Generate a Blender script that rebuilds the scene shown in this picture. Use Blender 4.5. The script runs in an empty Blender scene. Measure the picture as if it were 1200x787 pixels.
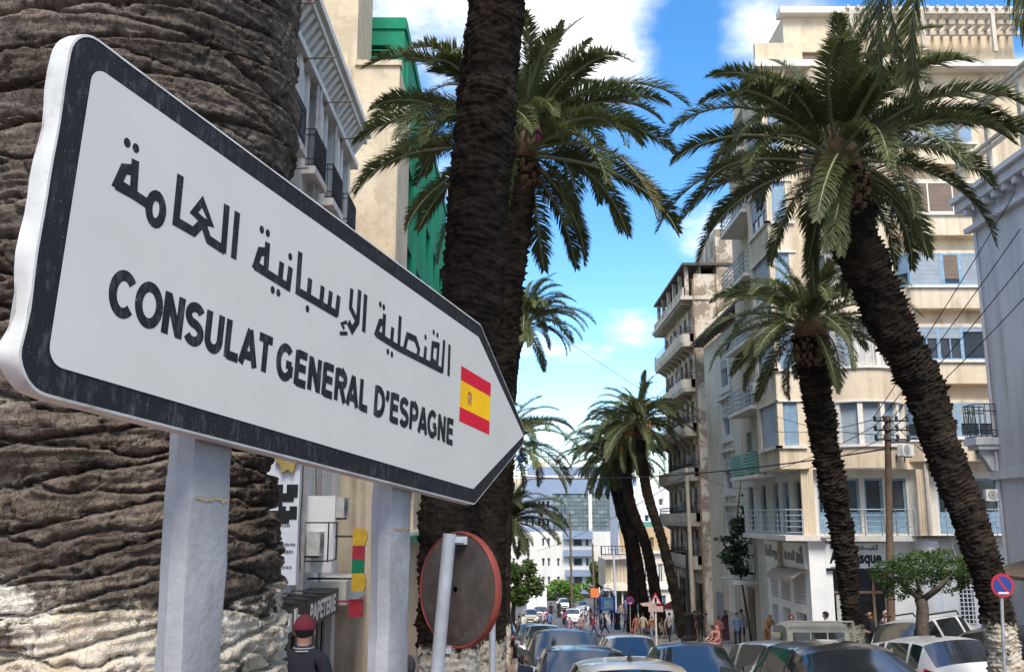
import bpy, bmesh, math, random
import numpy as np
from mathutils import Vector, Matrix
R = math.radians
rnd = random.Random(11)
sc = bpy.context.scene
COL = sc.collection

# ------------------------------------------------------------------ camera
FPX = 1113.0                      # focal length in photo pixels (1200 wide)
PITCH = R(10.86)
cam_data = bpy.data.cameras.new('camera')
cam_data.sensor_fit = 'HORIZONTAL'; cam_data.sensor_width = 36.0
cam_data.lens = 36.0*FPX/1200.0
cam_data.clip_start = 0.05; cam_data.clip_end = 3000
cam = bpy.data.objects.new('camera', cam_data)
COL.objects.link(cam)
cam.location = (0, 0, 0); cam.rotation_euler = (R(90)+PITCH, 0, 0)
sc.camera = cam

def ray(px, py):
    dx = (px-600)/FPX; dy = (393.5-py)/FPX
    c, s = math.cos(PITCH), math.sin(PITCH)
    return Vector((dx, c-dy*s, s+dy*c))
def at(px, py, Y):
    r = ray(px, py)
    return r*(Y/r.y)
def xat(px, Y, z=0.0):
    return (px-600)/FPX*(Y*math.cos(PITCH)+z*math.sin(PITCH))
def zat(py, Y):
    return at(600, py, Y).z

# ------------------------------------------------------------------ sky and sun
SUN_EL, SUN_AZ = 52.0, 177.0      # degrees; azimuth clockwise from +Y (the view direction)
SUN_STRENGTH, SKY_STRENGTH = 2.3, 0.15
world = bpy.data.worlds.new('World'); sc.world = world
world.use_nodes = True
def build_world():
    nt = world.node_tree; N = nt.nodes; L = nt.links
    N.clear()
    out = N.new('ShaderNodeOutputWorld'); bg = N.new('ShaderNodeBackground')
    sky = N.new('ShaderNodeTexSky'); sky.sky_type = 'NISHITA'; sky.sun_disc = False
    sky.sun_elevation = R(SUN_EL); sky.sun_rotation = R(SUN_AZ)
    sky.altitude = 50; sky.air_density = 1.0; sky.dust_density = 0.4; sky.ozone_density = 2.4
    hsv = N.new('ShaderNodeHueSaturation'); hsv.inputs['Saturation'].default_value = 1.3
    hsv.inputs['Value'].default_value = 0.8
    L.new(sky.outputs[0], hsv.inputs['Color'])
    tc = N.new('ShaderNodeTexCoord')
    nrm = N.new('ShaderNodeVectorMath'); nrm.operation = 'NORMALIZE'
    L.new(tc.outputs['Generated'], nrm.inputs[0])
    sep = N.new('ShaderNodeSeparateXYZ'); L.new(nrm.outputs[0], sep.inputs[0])
    def math_(op, a, b=None, clamp=False):
        n = N.new('ShaderNodeMath'); n.operation = op; n.use_clamp = clamp
        for k, v in ((0, a), (1, b)):
            if v is None: continue
            if isinstance(v, (int, float)): n.inputs[k].default_value = v
            else: L.new(v, n.inputs[k])
        return n.outputs[0]
    zz = math_('ADD', math_('MAXIMUM', sep.outputs[2], 0.0), 0.22)
    comb = N.new('ShaderNodeCombineXYZ')
    L.new(math_('DIVIDE', sep.outputs[0], zz), comb.inputs[0])
    L.new(math_('DIVIDE', sep.outputs[1], zz), comb.inputs[1])
    no = N.new('ShaderNodeTexNoise'); no.inputs['Scale'].default_value = 2.3
    no.inputs['Detail'].default_value = 9; no.inputs['Roughness'].default_value = 0.6
    no.inputs['Distortion'].default_value = 0.15
    mp = N.new('ShaderNodeMapping'); mp.inputs['Location'].default_value = (3.1, 1.7, 0)
    L.new(comb.outputs[0], mp.inputs[0]); L.new(mp.outputs[0], no.inputs['Vector'])
    # soft cloud banks and clear gaps a handful of directions
    banks = [((650, 75), 0.11, 0.17), ((735, 85), 0.07, 0.09), ((900, 35), 0.07, 0.14), ((825, 260), 0.06, 0.12), ((735, 383), 0.045, 0.13),
             ((470, 20), 0.10, 0.08), ((700, 235), 0.09, -0.18), ((790, 150), 0.07, -0.10), ((1300, 200), 0.2, 0.15), ((300, 200), 0.2, 0.15),
             ((640, 520), 0.10, 0.02), ((815, 30), 0.06, -0.10), ((690, 440), .07, -.06), ((740, 250), .42, -.15)]
    acc = None
    for (px, py), rad, amt in banks:
        d = ray(px, py).normalized()
        dist = N.new('ShaderNodeVectorMath'); dist.operation = 'DISTANCE'
        L.new(nrm.outputs[0], dist.inputs[0]); dist.inputs[1].default_value = d
        mr = N.new('ShaderNodeMapRange'); mr.interpolation_type = 'SMOOTHSTEP'
        L.new(dist.outputs['Value'], mr.inputs[0])
        mr.inputs[1].default_value = 0.0; mr.inputs[2].default_value = rad*1.5
        mr.inputs[3].default_value = amt; mr.inputs[4].default_value = 0.0
        acc = mr.outputs[0] if acc is None else math_('ADD', acc, mr.outputs[0])
    tot = math_('ADD', no.outputs[0], acc)
    ramp = N.new('ShaderNodeValToRGB')
    ramp.color_ramp.elements[0].position = 0.40; ramp.color_ramp.elements[0].color = (0, 0, 0, 1)  # low threshold adds heavy cloud out of view, for neutral fill light
    ramp.color_ramp.elements[1].position = 0.76; ramp.color_ramp.elements[1].color = (1, 1, 1, 1)
    ramp.color_ramp.interpolation = 'EASE'
    L.new(tot, ramp.inputs[0])
    mix = N.new('ShaderNodeMix'); mix.data_type = 'RGBA'
    L.new(ramp.outputs[0], mix.inputs[0])
    L.new(hsv.outputs[0], mix.inputs[6]); mix.inputs[7].default_value = (6.0, 5.8, 5.5, 1)
    L.new(mix.outputs[2], bg.inputs[0]); bg.inputs[1].default_value = SKY_STRENGTH
    L.new(bg.outputs[0], out.inputs[0])
build_world()
sun_d = bpy.data.lights.new('sun', 'SUN'); sun_d.energy = SUN_STRENGTH
sun_d.angle = R(26); sun_d.color = (1.0, 0.92, 0.8)
sun = bpy.data.objects.new('sun', sun_d); COL.objects.link(sun)
_sd = Vector((math.sin(R(SUN_AZ))*math.cos(R(SUN_EL)), math.cos(R(SUN_AZ))*math.cos(R(SUN_EL)), math.sin(R(SUN_EL))))
sun.rotation_euler = _sd.to_track_quat('Z', 'Y').to_euler()
sc.view_settings.view_transform = 'Standard'; sc.view_settings.look = 'None'
sc.view_settings.gamma = 1.0; sc.view_settings.use_curve_mapping = False
sc.view_settings.exposure = 1.28
sc.cycles.max_bounces = 6; sc.cycles.diffuse_bounces = 3; sc.cycles.glossy_bounces = 2
sc.cycles.transmission_bounces = 3; sc.cycles.transparent_max_bounces = 6
sc.cycles.use_denoising = True

# ------------------------------------------------------------------ numpy noise
def vnoise(p, seed=0):
    p = np.asarray(p, dtype=np.float64)
    i = np.floor(p).astype(np.int64); f = p-i
    f = f*f*(3-2*f)
    def h(a, b, c):
        n = (a*374761393+b*668265263+c*2147483647*31+seed*1274126177) & 0xffffffff
        n = ((n ^ (n >> 13))*1274126177) & 0xffffffff
        n = n ^ (n >> 16)
        return (n & 0xffff)/65535.0
    a, b, c = i[:, 0], i[:, 1], i[:, 2]
    x, y, z = f[:, 0], f[:, 1], f[:, 2]
    r = 0
    for da in (0, 1):
        for db in (0, 1):
            for dc in (0, 1):
                w = (x if da else 1-x)*(y if db else 1-y)*(z if dc else 1-z)
                r = r+w*h(a+da, b+db, c+dc)
    return r*2-1
def fbm(p, octv=4, seed=0, gain=.5):
    p = np.asarray(p); r = 0; a = 1; t = 0
    for k in range(octv):
        r = r+a*vnoise(p*(2**k), seed+k*17); t += a; a *= gain
    return r/t

# ------------------------------------------------------------------ materials
def _nodes(name):
    m = bpy.data.materials.new(name); m.use_nodes = True
    nt = m.node_tree
    return m, nt, nt.nodes, nt.links, nt.nodes['Principled BSDF']
def _noise(N, L, vec, scale, detail=6, rough=.6, sc3=None):
    n = N.new('ShaderNodeTexNoise'); n.inputs['Scale'].default_value = scale
    n.inputs['Detail'].default_value = detail; n.inputs['Roughness'].default_value = rough
    if sc3:
        mp = N.new('ShaderNodeMapping'); mp.inputs['Scale'].default_value = sc3
        L.new(vec, mp.inputs[0]); vec = mp.outputs[0]
    L.new(vec, n.inputs['Vector'])
    return n.outputs[0]
def _ramp(N, L, fac, p0, p1, c0=(0, 0, 0, 1), c1=(1, 1, 1, 1)):
    r = N.new('ShaderNodeValToRGB'); e = r.color_ramp.elements
    e[0].position = p0; e[1].position = p1; e[0].color = c0; e[1].color = c1
    L.new(fac, r.inputs[0]); return r.outputs[0]
def _mix(N, L, fac, a, b, blend='MIX'):
    m = N.new('ShaderNodeMix'); m.data_type = 'RGBA'; m.blend_type = blend
    for k, v in ((0, fac), (6, a), (7, b)):
        if isinstance(v, (int, float)): m.inputs[k].default_value = v
        elif isinstance(v, tuple): m.inputs[k].default_value = v if len(v) == 4 else (*v, 1)
        else: L.new(v, m.inputs[k])
    return m.outputs[2]
def _bump(N, L, b, h, strength, dist=.02):
    bp = N.new('ShaderNodeBump'); bp.inputs['Strength'].default_value = strength
    bp.inputs['Distance'].default_value = dist
    L.new(h, bp.inputs['Height']); L.new(bp.outputs[0], b.inputs['Normal'])
def mat(name, col, rough=.7, var=.18, scale=5, bump=0.0, bscale=60, metal=0.0, spec=.4, coat=0.0, dirt=None, dscale=3, bdist=.01):
    m, nt, N, L, b = _nodes(name)
    tc = N.new('ShaderNodeTexCoord').outputs['Object']
    c = tuple(col)
    if var > 0:
        n = _noise(N, L, tc, scale)
        lo = tuple(max(0, x*(1-var*1.4)) for x in c); hi = tuple(min(1, x*(1+var)) for x in c)
        o = _mix(N, L, _ramp(N, L, n, .3, .7), lo, hi)
        if dirt:
            n2 = _noise(N, L, tc, dscale, 8, .7)
            o = _mix(N, L, _ramp(N, L, n2, 1-dirt[1]-.12, 1-dirt[1]+.08), o, dirt[0])
        L.new(o, b.inputs['Base Color'])
        rr = _ramp(N, L, n, .3, .7, (max(0, rough-.08),)*3+(1,), (min(1, rough+.08),)*3+(1,))
        L.new(rr, b.inputs['Roughness'])
    else:
        b.inputs['Base Color'].default_value = (*c, 1); b.inputs['Roughness'].default_value = rough
    b.inputs['Metallic'].default_value = metal
    b.inputs['Specular IOR Level'].default_value = spec
    b.inputs['Coat Weight'].default_value = coat; b.inputs['Coat Roughness'].default_value = .06
    if bump: _bump(N, L, b, _noise(N, L, tc, bscale, 5), bump, bdist)
    return m
def plaster(name, col, col2, dirt=(.16, .13, .10), dirt_amt=.35, peel=None, peel_amt=.0, peel_scale=.8, rough=.88):
    """painted render with large patches, rain streaks and places where it has flaked"""
    m, nt, N, L, b = _nodes(name)
    tc = N.new('ShaderNodeTexCoord').outputs['Object']
    o = _mix(N, L, _ramp(N, L, _noise(N, L, tc, .45, 7), .35, .68), col, col2)
    fine = _noise(N, L, tc, 6, 8, .7)
    o = _mix(N, L, _ramp(N, L, fine, .25, .8, (.82,)*3+(1,), (1.06,)*3+(1,)), o, o)
    o = _mix(N, L, .35, o, _ramp(N, L, fine, .3, .75, (.55,)*3+(1,), (1,)*3+(1,)), 'MULTIPLY')
    st = _noise(N, L, tc, 1.0, 6, .65, (2.2, 2.2, .10))
    st2 = _noise(N, L, tc, .5, 4, .6)
    stm = _mix(N, L, 1.0, _ramp(N, L, st, .46, .68), _ramp(N, L, st2, .36, .58), 'MULTIPLY')
    sf = N.new('ShaderNodeMath'); sf.operation = 'MULTIPLY'; sf.inputs[1].default_value = dirt_amt
    L.new(stm, sf.inputs[0])
    o = _mix(N, L, sf.outputs[0], o, dirt)
    if peel:
        pn = _noise(N, L, tc, peel_scale, 11, .68)
        o = _mix(N, L, _ramp(N, L, pn, 1-peel_amt-.03, 1-peel_amt+.03), o, peel)
    L.new(o, b.inputs['Base Color']); b.inputs['Roughness'].default_value = rough
    b.inputs['Specular IOR Level'].default_value = .25
    _bump(N, L, b, _noise(N, L, tc, 14, 8, .7), .35, .02)
    return m
def glass(name, col=(.025, .035, .045), rough=.06, spec=.7, var=.3):
    return mat(name, col, rough, var, 1.3, spec=spec)
def slatted(name, col, period=.05, rough=.6, depth=.5, dark=.55):
    """roller blind / shutter slats too fine to build one by one"""
    m, nt, N, L, b = _nodes(name)
    tc = N.new('ShaderNodeTexCoord').outputs['Object']
    w = N.new('ShaderNodeTexWave'); w.wave_type = 'BANDS'; w.bands_direction = 'Z'
    w.inputs['Scale'].default_value = 0.314/period; L.new(tc, w.inputs['Vector'])
    n = _noise(N, L, tc, 1.6, 6)
    lo = tuple(x*.78 for x in col); hi = tuple(min(1, x*1.15) for x in col)
    o = _mix(N, L, _ramp(N, L, n, .3, .7), lo, hi)
    o = _mix(N, L, _ramp(N, L, w.outputs[0], .0, .35), tuple(x*dark for x in col), o)
    L.new(o, b.inputs['Base Color']); b.inputs['Roughness'].default_value = rough
    _bump(N, L, b, w.outputs[0], depth, .01)
    return m

# ------------------------------------------------------------------ objects
def wloc(o):
    v = Vector((0, 0, 0))
    while o is not None:
        v = v+o.location; o = o.parent
    return v
def thing(name, label, cat, loc=(0, 0, 0), rz=0.0, group=None):
    o = bpy.data.objects.new(name, None); COL.objects.link(o)
    o.location = loc; o.rotation_euler = (0, 0, rz); o.empty_display_size = .2
    o['label'] = label; o['category'] = cat
    if group: o['group'] = group
    return o
def tag(o, label, cat, group=None):
    o['label'] = label; o['category'] = cat
    if group: o['group'] = group
    return o
def mesh_obj(name, me, parent=None, local=False):
    o = bpy.data.objects.new(name, me); COL.objects.link(o)
    if parent is not None:
        o.parent = parent
    return o
class MB:
    """collects shapes; build() links them as ONE mesh object"""
    def __init__(s): s.v = []; s.f = []; s.mi = []; s.cur = 0
    def poly(s, pts):
        n = len(s.v); s.v += [tuple(p) for p in pts]; s.f.append(tuple(range(n, n+len(pts)))); s.mi.append(s.cur)
    def mesh(s, vs, fs):
        n = len(s.v); s.v += [tuple(p) for p in vs]
        for f in fs: s.f.append(tuple(i+n for i in f)); s.mi.append(s.cur)
    def hexa(s, c):       # 8 corners: bottom 0-3 ccw, top 4-7
        s.mesh(c, [(3, 2, 1, 0), (4, 5, 6, 7), (0, 1, 5, 4), (1, 2, 6, 5), (2, 3, 7, 6), (3, 0, 4, 7)])
    def box(s, x0, x1, y0, y1, z0, z1):
        s.hexa([(x0, y0, z0), (x1, y0, z0), (x1, y1, z0), (x0, y1, z0), (x0, y0, z1), (x1, y0, z1), (x1, y1, z1), (x0, y1, z1)])
    def tube(s, pts, rad, n=8, cap=True):
        pts = [Vector(p) for p in pts]
        if isinstance(rad, (int, float)): rad = [rad]*len(pts)
        vs = []; ref = None
        for i, p in enumerate(pts):
            t = (pts[min(i+1, len(pts)-1)]-pts[max(i-1, 0)])
            if t.length < 1e-9: t = Vector((0, 0, 1))
            t.normalize()
            if ref is None: ref = Vector((1, 0, 0)) if abs(t.x) < .9 else Vector((0, 1, 0))
            a = (ref-t*ref.dot(t)).normalized(); b = t.cross(a); ref = a
            for k in range(n):
                q = 2*math.pi*k/n
                vs.append(p+(a*math.cos(q)+b*math.sin(q))*rad[i])
        fs = []
        for i in range(len(pts)-1):
            for k in range(n):
                k2 = (k+1) % n
                fs.append((i*n+k, i*n+k2, (i+1)*n+k2, (i+1)*n+k))
        if cap:
            fs.append(tuple(reversed(range(n)))); fs.append(tuple((len(pts)-1)*n+k for k in range(n)))
        s.mesh(vs, fs)
    def lathe(s, prof, c=(0, 0, 0), n=16, axis='z'):
        vs = []; fs = []
        for (r, h) in prof:
            for k in range(n):
                q = 2*math.pi*k/n; a, b = r*math.cos(q), r*math.sin(q)
                p = (a, b, h) if axis == 'z' else ((a, h, b) if axis == 'y' else (h, a, b))
                vs.append((p[0]+c[0], p[1]+c[1], p[2]+c[2]))
        for i in range(len(prof)-1):
            for k in range(n):
                k2 = (k+1) % n
                fs.append((i*n+k, i*n+k2, (i+1)*n+k2, (i+1)*n+k))
        fs.append(tuple(reversed(range(n)))); fs.append(tuple((len(prof)-1)*n+k for k in range(n)))
        s.mesh(vs, fs)
    def build(s, name, m, parent=None, smooth=False, at_=None, local=False):
        """vertices are in world space unless local; m may be a list of materials"""
        me = bpy.data.meshes.new(name)
        off = wloc(parent) if (parent is not None and not local) else Vector((0, 0, 0))
        if at_ is not None: off = off+Vector(at_) if parent is None else Vector(at_)
        v = np.array(s.v, dtype=np.float64).reshape(-1, 3)-np.array(off)
        me.from_pydata(v.tolist(), [], s.f)
        for x in (m if isinstance(m, (list, tuple)) else [m]): me.materials.append(x)
        if isinstance(m, (list, tuple)): me.polygons.foreach_set('material_index', s.mi)
        if smooth: smooth_mesh(me, smooth)
        me.update()
        o = mesh_obj(name, me, parent)
        if at_ is not None and parent is None: o.location = at_
        return o
def smooth_mesh(me, ang=40):
    me.polygons.foreach_set('use_smooth', [True]*len(me.polygons))
    if ang is not True and ang < 180:
        bm = bmesh.new(); bm.from_mesh(me)
        a = R(ang)
        for e in bm.edges:
            if len(e.link_faces) == 2 and e.calc_face_angle(0) > a: e.smooth = False
        bm.to_mesh(me); bm.free()
def copy_tree(o, parent=None):
    c = o.copy(); COL.objects.link(c); c.parent = parent
    for ch in list(o.children): copy_tree(ch, c)
    return c
def grid_mesh(name, P, closed_u, m, parent=None, smooth=True, off=None):
    """P: (rows, cols, 3) numpy"""
    r, c = P.shape[:2]
    idx = np.arange(r*c).reshape(r, c)
    if closed_u:
        a = idx[:-1]; b = np.roll(idx, -1, 1)[:-1]; d = idx[1:]; e = np.roll(idx, -1, 1)[1:]
    else:
        a = idx[:-1, :-1]; b = idx[:-1, 1:]; d = idx[1:, :-1]; e = idx[1:, 1:]
    q = np.stack([a, b, e, d], -1).reshape(-1, 4)
    me = bpy.data.meshes.new(name)
    v = P.reshape(-1, 3)
    if off is not None: v = v-np.array(off)
    me.vertices.add(len(v)); me.vertices.foreach_set('co', v.astype(np.float32).ravel())
    me.loops.add(q.size); me.loops.foreach_set('vertex_index', q.astype(np.int32).ravel())
    me.polygons.add(len(q)); me.polygons.foreach_set('loop_start', np.arange(0, q.size, 4, dtype=np.int32))
    me.polygons.foreach_set('loop_total', np.full(len(q), 4, dtype=np.int32))
    me.polygons.foreach_set('use_smooth', np.full(len(q), bool(smooth)))
    me.update(calc_edges=True); me.validate()
    me.materials.append(m)
    return mesh_obj(name, me, parent)
def tris_mesh(name, V, Fc, m, mi=None, smooth=False):
    """V (n,3), Fc (k,3 or 4) numpy arrays -> mesh datablock"""
    me = bpy.data.meshes.new(name)
    k = Fc.shape[1]
    me.vertices.add(len(V)); me.vertices.foreach_set('co', np.asarray(V, dtype=np.float32).ravel())
    me.loops.add(Fc.size); me.loops.foreach_set('vertex_index', Fc.astype(np.int32).ravel())
    me.polygons.add(len(Fc)); me.polygons.foreach_set('loop_start', np.arange(0, Fc.size, k, dtype=np.int32))
    me.polygons.foreach_set('loop_total', np.full(len(Fc), k, dtype=np.int32))
    for x in (m if isinstance(m, (list, tuple)) else [m]): me.materials.append(x)
    if mi is not None: me.polygons.foreach_set('material_index', np.asarray(mi, dtype=np.int32))
    if smooth: me.polygons.foreach_set('use_smooth', np.full(len(Fc), True))
    me.update(calc_edges=True)
    return me
def text_mesh(s, bold=0.0, spacing=1.0):
    cu = bpy.data.curves.new('text', 'FONT'); cu.body = s; cu.offset = bold; cu.space_character = spacing
    cu.resolution_u = 4
    o = bpy.data.objects.new('text', cu); COL.objects.link(o)
    dg = bpy.context.evaluated_depsgraph_get()
    me = bpy.data.meshes.new_from_object(o.evaluated_get(dg))
    v = np.empty(len(me.vertices)*3, dtype=np.float32); me.vertices.foreach_get('co', v)
    v = v.reshape(-1, 3).copy(); f = [tuple(p.vertices) for p in me.polygons]
    bpy.data.objects.remove(o); bpy.data.curves.remove(cu); bpy.data.meshes.remove(me)
    return v, f
def put_text(mb, s, fn, a0, a1, b0, b1, bold=0.02, spacing=1.0):
    """text fitted to the rectangle; fn(a, b) gives the world point"""
    v, f = text_mesh(s, bold, spacing)
    if len(v) == 0: return
    lo = v.min(0); hi = v.max(0)
    q = [fn(a0+(a1-a0)*(p[0]-lo[0])/(hi[0]-lo[0]), b0+(b1-b0)*(p[1]-lo[1])/(hi[1]-lo[1])) for p in v]
    mb.mesh(q, f)

# ------------------------------------------------------------------ facade frames
class Frame:
    """a = metres along the wall, w = metres out of it, z = height"""
    def __init__(s, o, u):
        s.o = Vector((o[0], o[1])); s.u = Vector((u[0], u[1])).normalized(); s.n = Vector((s.u.y, -s.u.x))
    def pt(s, a, w, z):
        p = s.o+s.u*a+s.n*w
        return (p.x, p.y, z)
    def box(s, mb, a0, a1, w0, w1, z0, z1):
        mb.hexa([s.pt(a0, w1, z0), s.pt(a1, w1, z0), s.pt(a1, w0, z0), s.pt(a0, w0, z0),
                 s.pt(a0, w1, z1), s.pt(a1, w1, z1), s.pt(a1, w0, z1), s.pt(a0, w0, z1)])
def fwall(mb, fr, A0, A1, z0, z1, ops, depth=.22):
    """wall sheet with real openings (a0,a1,z0,z1) and their reveals"""
    ca = sorted({A0, A1, *[min(max(o[0], A0), A1) for o in ops], *[min(max(o[1], A0), A1) for o in ops]})
    cz = sorted({z0, z1, *[min(max(o[2], z0), z1) for o in ops], *[min(max(o[3], z0), z1) for o in ops]})
    for i in range(len(ca)-1):
        run = None
        for j in range(len(cz)-1):
            am = (ca[i]+ca[i+1])/2; zm = (cz[j]+cz[j+1])/2
            hole = any(o[0] < am < o[1] and o[2] < zm < o[3] for o in ops)
            if not hole:
                if run is None: run = cz[j]
            if (hole or j == len(cz)-2) and run is not None:
                top = cz[j] if hole else cz[j+1]
                mb.poly([fr.pt(ca[i], 0, run), fr.pt(ca[i+1], 0, run), fr.pt(ca[i+1], 0, top), fr.pt(ca[i], 0, top)])
                run = None
    for (a0, a1, b0, b1) in ops:
        q = [(a0, b0), (a1, b0), (a1, b1), (a0, b1)]
        for k in range(4):
            (p, r), (s_, t) = q[k], q[(k+1) % 4]
            mb.poly([fr.pt(p, 0, r), fr.pt(p, -depth, r), fr.pt(s_, -depth, t), fr.pt(s_, 0, t)])
def part_box(name, m, parent, fr, *boxes, **kw):
    mb = MB()
    for b in boxes: fr.box(mb, *b)
    return mb.build(name, m, parent, **kw)
def railing(mb, fr, a0, a1, w0, w1, z0, h, step=.12, bar=.012, ends=True, rails=(0.05, 1.0), verticals=True):
    """balcony railing along the front (w1) and both ends down to w0"""
    def seg(A, W, A2, W2):
        for r in rails:
            mb.tube([fr.pt(A, W, z0+h*r), fr.pt(A2, W2, z0+h*r)], bar*1.5, 5)
        if verticals:
            n = max(1, int(math.hypot(A2-A, W2-W)/step))
            for k in range(n+1):
                t = k/n; a, w = A+(A2-A)*t, W+(W2-W)*t
                mb.tube([fr.pt(a, w, z0), fr.pt(a, w, z0+h)], bar, 4, cap=False)
    seg(a0, w1, a1, w1)
    if ends:
        seg(a0, w0, a0, w1); seg(a1, w0, a1, w1)
# ------------------------------------------------------------------ ground
def road_z(y):
    return float(np.interp(y, [-60, 0, 50, 80, 111, 170, 400, 2500], [4.1, -1.92, -6.9, -9.3, -10.9, -13.9, -15.0, -15.0]))
def gz(x, y):
    t = min(max((x-2.4)/1.4, 0), 1); u = min(max((19-y)/5, 0), 1)
    return road_z(y)+.08*min(max(x-7.5, 0), 10)+.17*t*t*(3-2*t)*u*u*(3-2*u)
KERB = .13
def pav_z(x, y): return gz(x, y)+KERB

def asphalt():
    m, nt, N, L, b = _nodes('asphalt')
    tc = N.new('ShaderNodeTexCoord').outputs['Object']
    n1 = _noise(N, L, tc, .35, 6); n2 = _noise(N, L, tc, 60, 4)
    o = _mix(N, L, _ramp(N, L, n1, .3, .7), (.075, .077, .082), (.125, .125, .13))
    o = _mix(N, L, .5, o, _ramp(N, L, n2, .3, .7, (.6,)*3+(1,), (1.1,)*3+(1,)), 'MULTIPLY')
    vo = N.new('ShaderNodeTexVoronoi'); vo.feature = 'DISTANCE_TO_EDGE'; vo.inputs['Scale'].default_value = .22
    nd = N.new('ShaderNodeTexNoise'); nd.inputs['Scale'].default_value = 1.2
    L.new(tc, nd.inputs['Vector'])
    o2 = N.new('ShaderNodeVectorMath'); o2.operation = 'ADD'
    L.new(tc, o2.inputs[0]); L.new(nd.outputs['Color'], o2.inputs[1]); L.new(o2.outputs[0], vo.inputs['Vector'])
    o = _mix(N, L, _ramp(N, L, vo.outputs[0], .0, .012, (1, 1, 1, 1), (0, 0, 0, 1)), o, (.03, .03, .03))
    L.new(o, b.inputs['Base Color']); b.inputs['Roughness'].default_value = .85
    _bump(N, L, b, n2, .3, .01)
    return m
def paving(name, c1, c2, mortar, scale):
    m, nt, N, L, b = _nodes(name)
    tc = N.new('ShaderNodeTexCoord').outputs['Object']
    br = N.new('ShaderNodeTexBrick'); br.inputs['Scale'].default_value = scale
    br.offset = 0; br.inputs['Mortar Size'].default_value = .012
    br.inputs['Brick Width'].default_value = 1; br.inputs['Row Height'].default_value = 1
    for k, c in (('Color1', c1), ('Color2', c2), ('Mortar', mortar)): br.inputs[k].default_value = (*c, 1)
    L.new(tc, br.inputs['Vector'])
    n = _noise(N, L, tc, .9, 8, .7)
    o = _mix(N, L, .7, br.outputs['Color'], _ramp(N, L, n, .3, .7, (.55, .53, .5, 1), (1.05, 1.05, 1.05, 1)), 'MULTIPLY')
    L.new(o, b.inputs['Base Color']); b.inputs['Roughness'].default_value = .85
    _bump(N, L, b, br.outputs['Fac'], -.3, .01)
    return m
M = {}
M['asphalt'] = asphalt()
M['paving'] = paving('plaza_paving', (.33, .29, .26), (.28, .25, .23), (.14, .13, .12), 2.5)
M['paving_red'] = paving('red_paving', (.34, .2, .16), (.28, .17, .14), (.15, .13, .12), 2.5)
M['kerb'] = mat('kerb_stone', (.33, .31, .29), .85, .2, 3, bump=.3, bscale=40)
M['kerb_paint'] = mat('kerb_painted', (.45, .33, .3), .8, .25, 3)

def sheet(name, xs, ys, zf, m, kind='structure'):
    P = np.array([[(x, y, zf(x, y)) for x in xs] for y in ys], dtype=np.float64)
    o = grid_mesh(name, P, False, m, smooth=False)
    o['kind'] = kind
    return o
ys = sorted(set(list(range(-60, 200, 4))+[13, 14, 15, 17, 18, 19, 30, 50, 80, 111, 170, 240, 400, 900, 2500]))
xs = [-1500, -400, -100, -40, -20, -10, 0, 2.4, 2.8, 3.2, 3.6, 3.9, 5, 7.5, 12, 17.5, 30, 60, 150, 400, 1500]
sheet('ground', xs, ys, lambda x, y: gz(x, y) if abs(x) < 400 else gz(x, y)-.0, M['asphalt'])

def slab(name, outline_fn, y0, y1, m, step=3.0):
    """raised pavement between x=l(y) and x=r(y) with its kerb face"""
    mb = MB(); yy = list(np.arange(y0, y1, step))+[y1]
    rows = []
    for y in yy:
        l, r = outline_fn(y); n = 8
        rows.append([(l+(r-l)*k/n, y) for k in range(n+1)])
    for i in range(len(rows)-1):
        for k in range(8):
            q = [rows[i][k], rows[i][k+1], rows[i+1][k+1], rows[i+1][k]]
            mb.poly([(x, y, pav_z(x, y)) for x, y in q])
    for k in (0, 8):
        for i in range(len(rows)-1):
            (x, y), (x2, y2) = rows[i][k], rows[i+1][k]
            mb.poly([(x, y, gz(x, y)-.05), (x2, y2, gz(x2, y2)-.05), (x2, y2, pav_z(x2, y2)), (x, y, pav_z(x, y))])
    for row in (rows[0], rows[-1]):
        for k in range(8):
            (x, y), (x2, y2) = row[k], row[k+1]
            mb.poly([(x, y, gz(x, y)-.05), (x2, y2, gz(x2, y2)-.05), (x2, y2, pav_z(x2, y2)), (x, y, pav_z(x, y))])
    o = mb.build(name, m); o['kind'] = 'structure'
    return o
LK, RK = .25, 7.6
left_pav = slab('pavement_left', lambda y: (-7.5, LK), -12, 158, M['paving_red'])
def plaza_edge(y):
    if y < 30: return 7.6+((30-y)/3.0)**1.6*.9
    return RK if y < 74 else RK-.1*(min(y, 90)-74)
plaza = slab('pavement_plaza', lambda y: (plaza_edge(y), 60.0), 27, 108, M['paving'], 1.5)
island = slab('pavement_island', lambda y: (8.0, 9.75), 7, 17.7, M['paving'], 1.5)
island2 = slab('pavement_tree_pad', lambda y: (8.15, 10.7), 22.9, 26.2, M['paving'], 1.1)
# kerb stones along the edges, each one a piece of its own
_kb = None
def kerbstone(parent, p0, p1, m):
    global _kb
    if _kb is None:
        mb = MB(); mb.box(-.49, .49, -.07, .07, -.2, .018)
        _kb = mb.build('kerbstone', m, None); bpy.data.objects.remove(_kb); _kb = bpy.data.meshes['kerbstone']
    o = bpy.data.objects.new('kerbstone', _kb); COL.objects.link(o); o.parent = parent
    d = Vector(p1)-Vector(p0)
    o.location = (Vector(p0)+Vector(p1))/2
    o.rotation_euler = (0, -math.atan2(d.z, math.hypot(d.x, d.y)), math.atan2(d.y, d.x))
    o.scale = (d.length, 1, 1)
for y in range(14, 60):
    kerbstone(left_pav, (LK-.06, y, pav_z(0, y)), (LK-.06, y+1, pav_z(0, y+1)), M['kerb'])
for y in range(28, 84):
    a, b_ = plaza_edge(y)+.06, plaza_edge(y+1)+.06
    kerbstone(plaza, (a, y, pav_z(a, y)), (b_, y+1, pav_z(b_, y+1)), M['kerb'])
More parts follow.
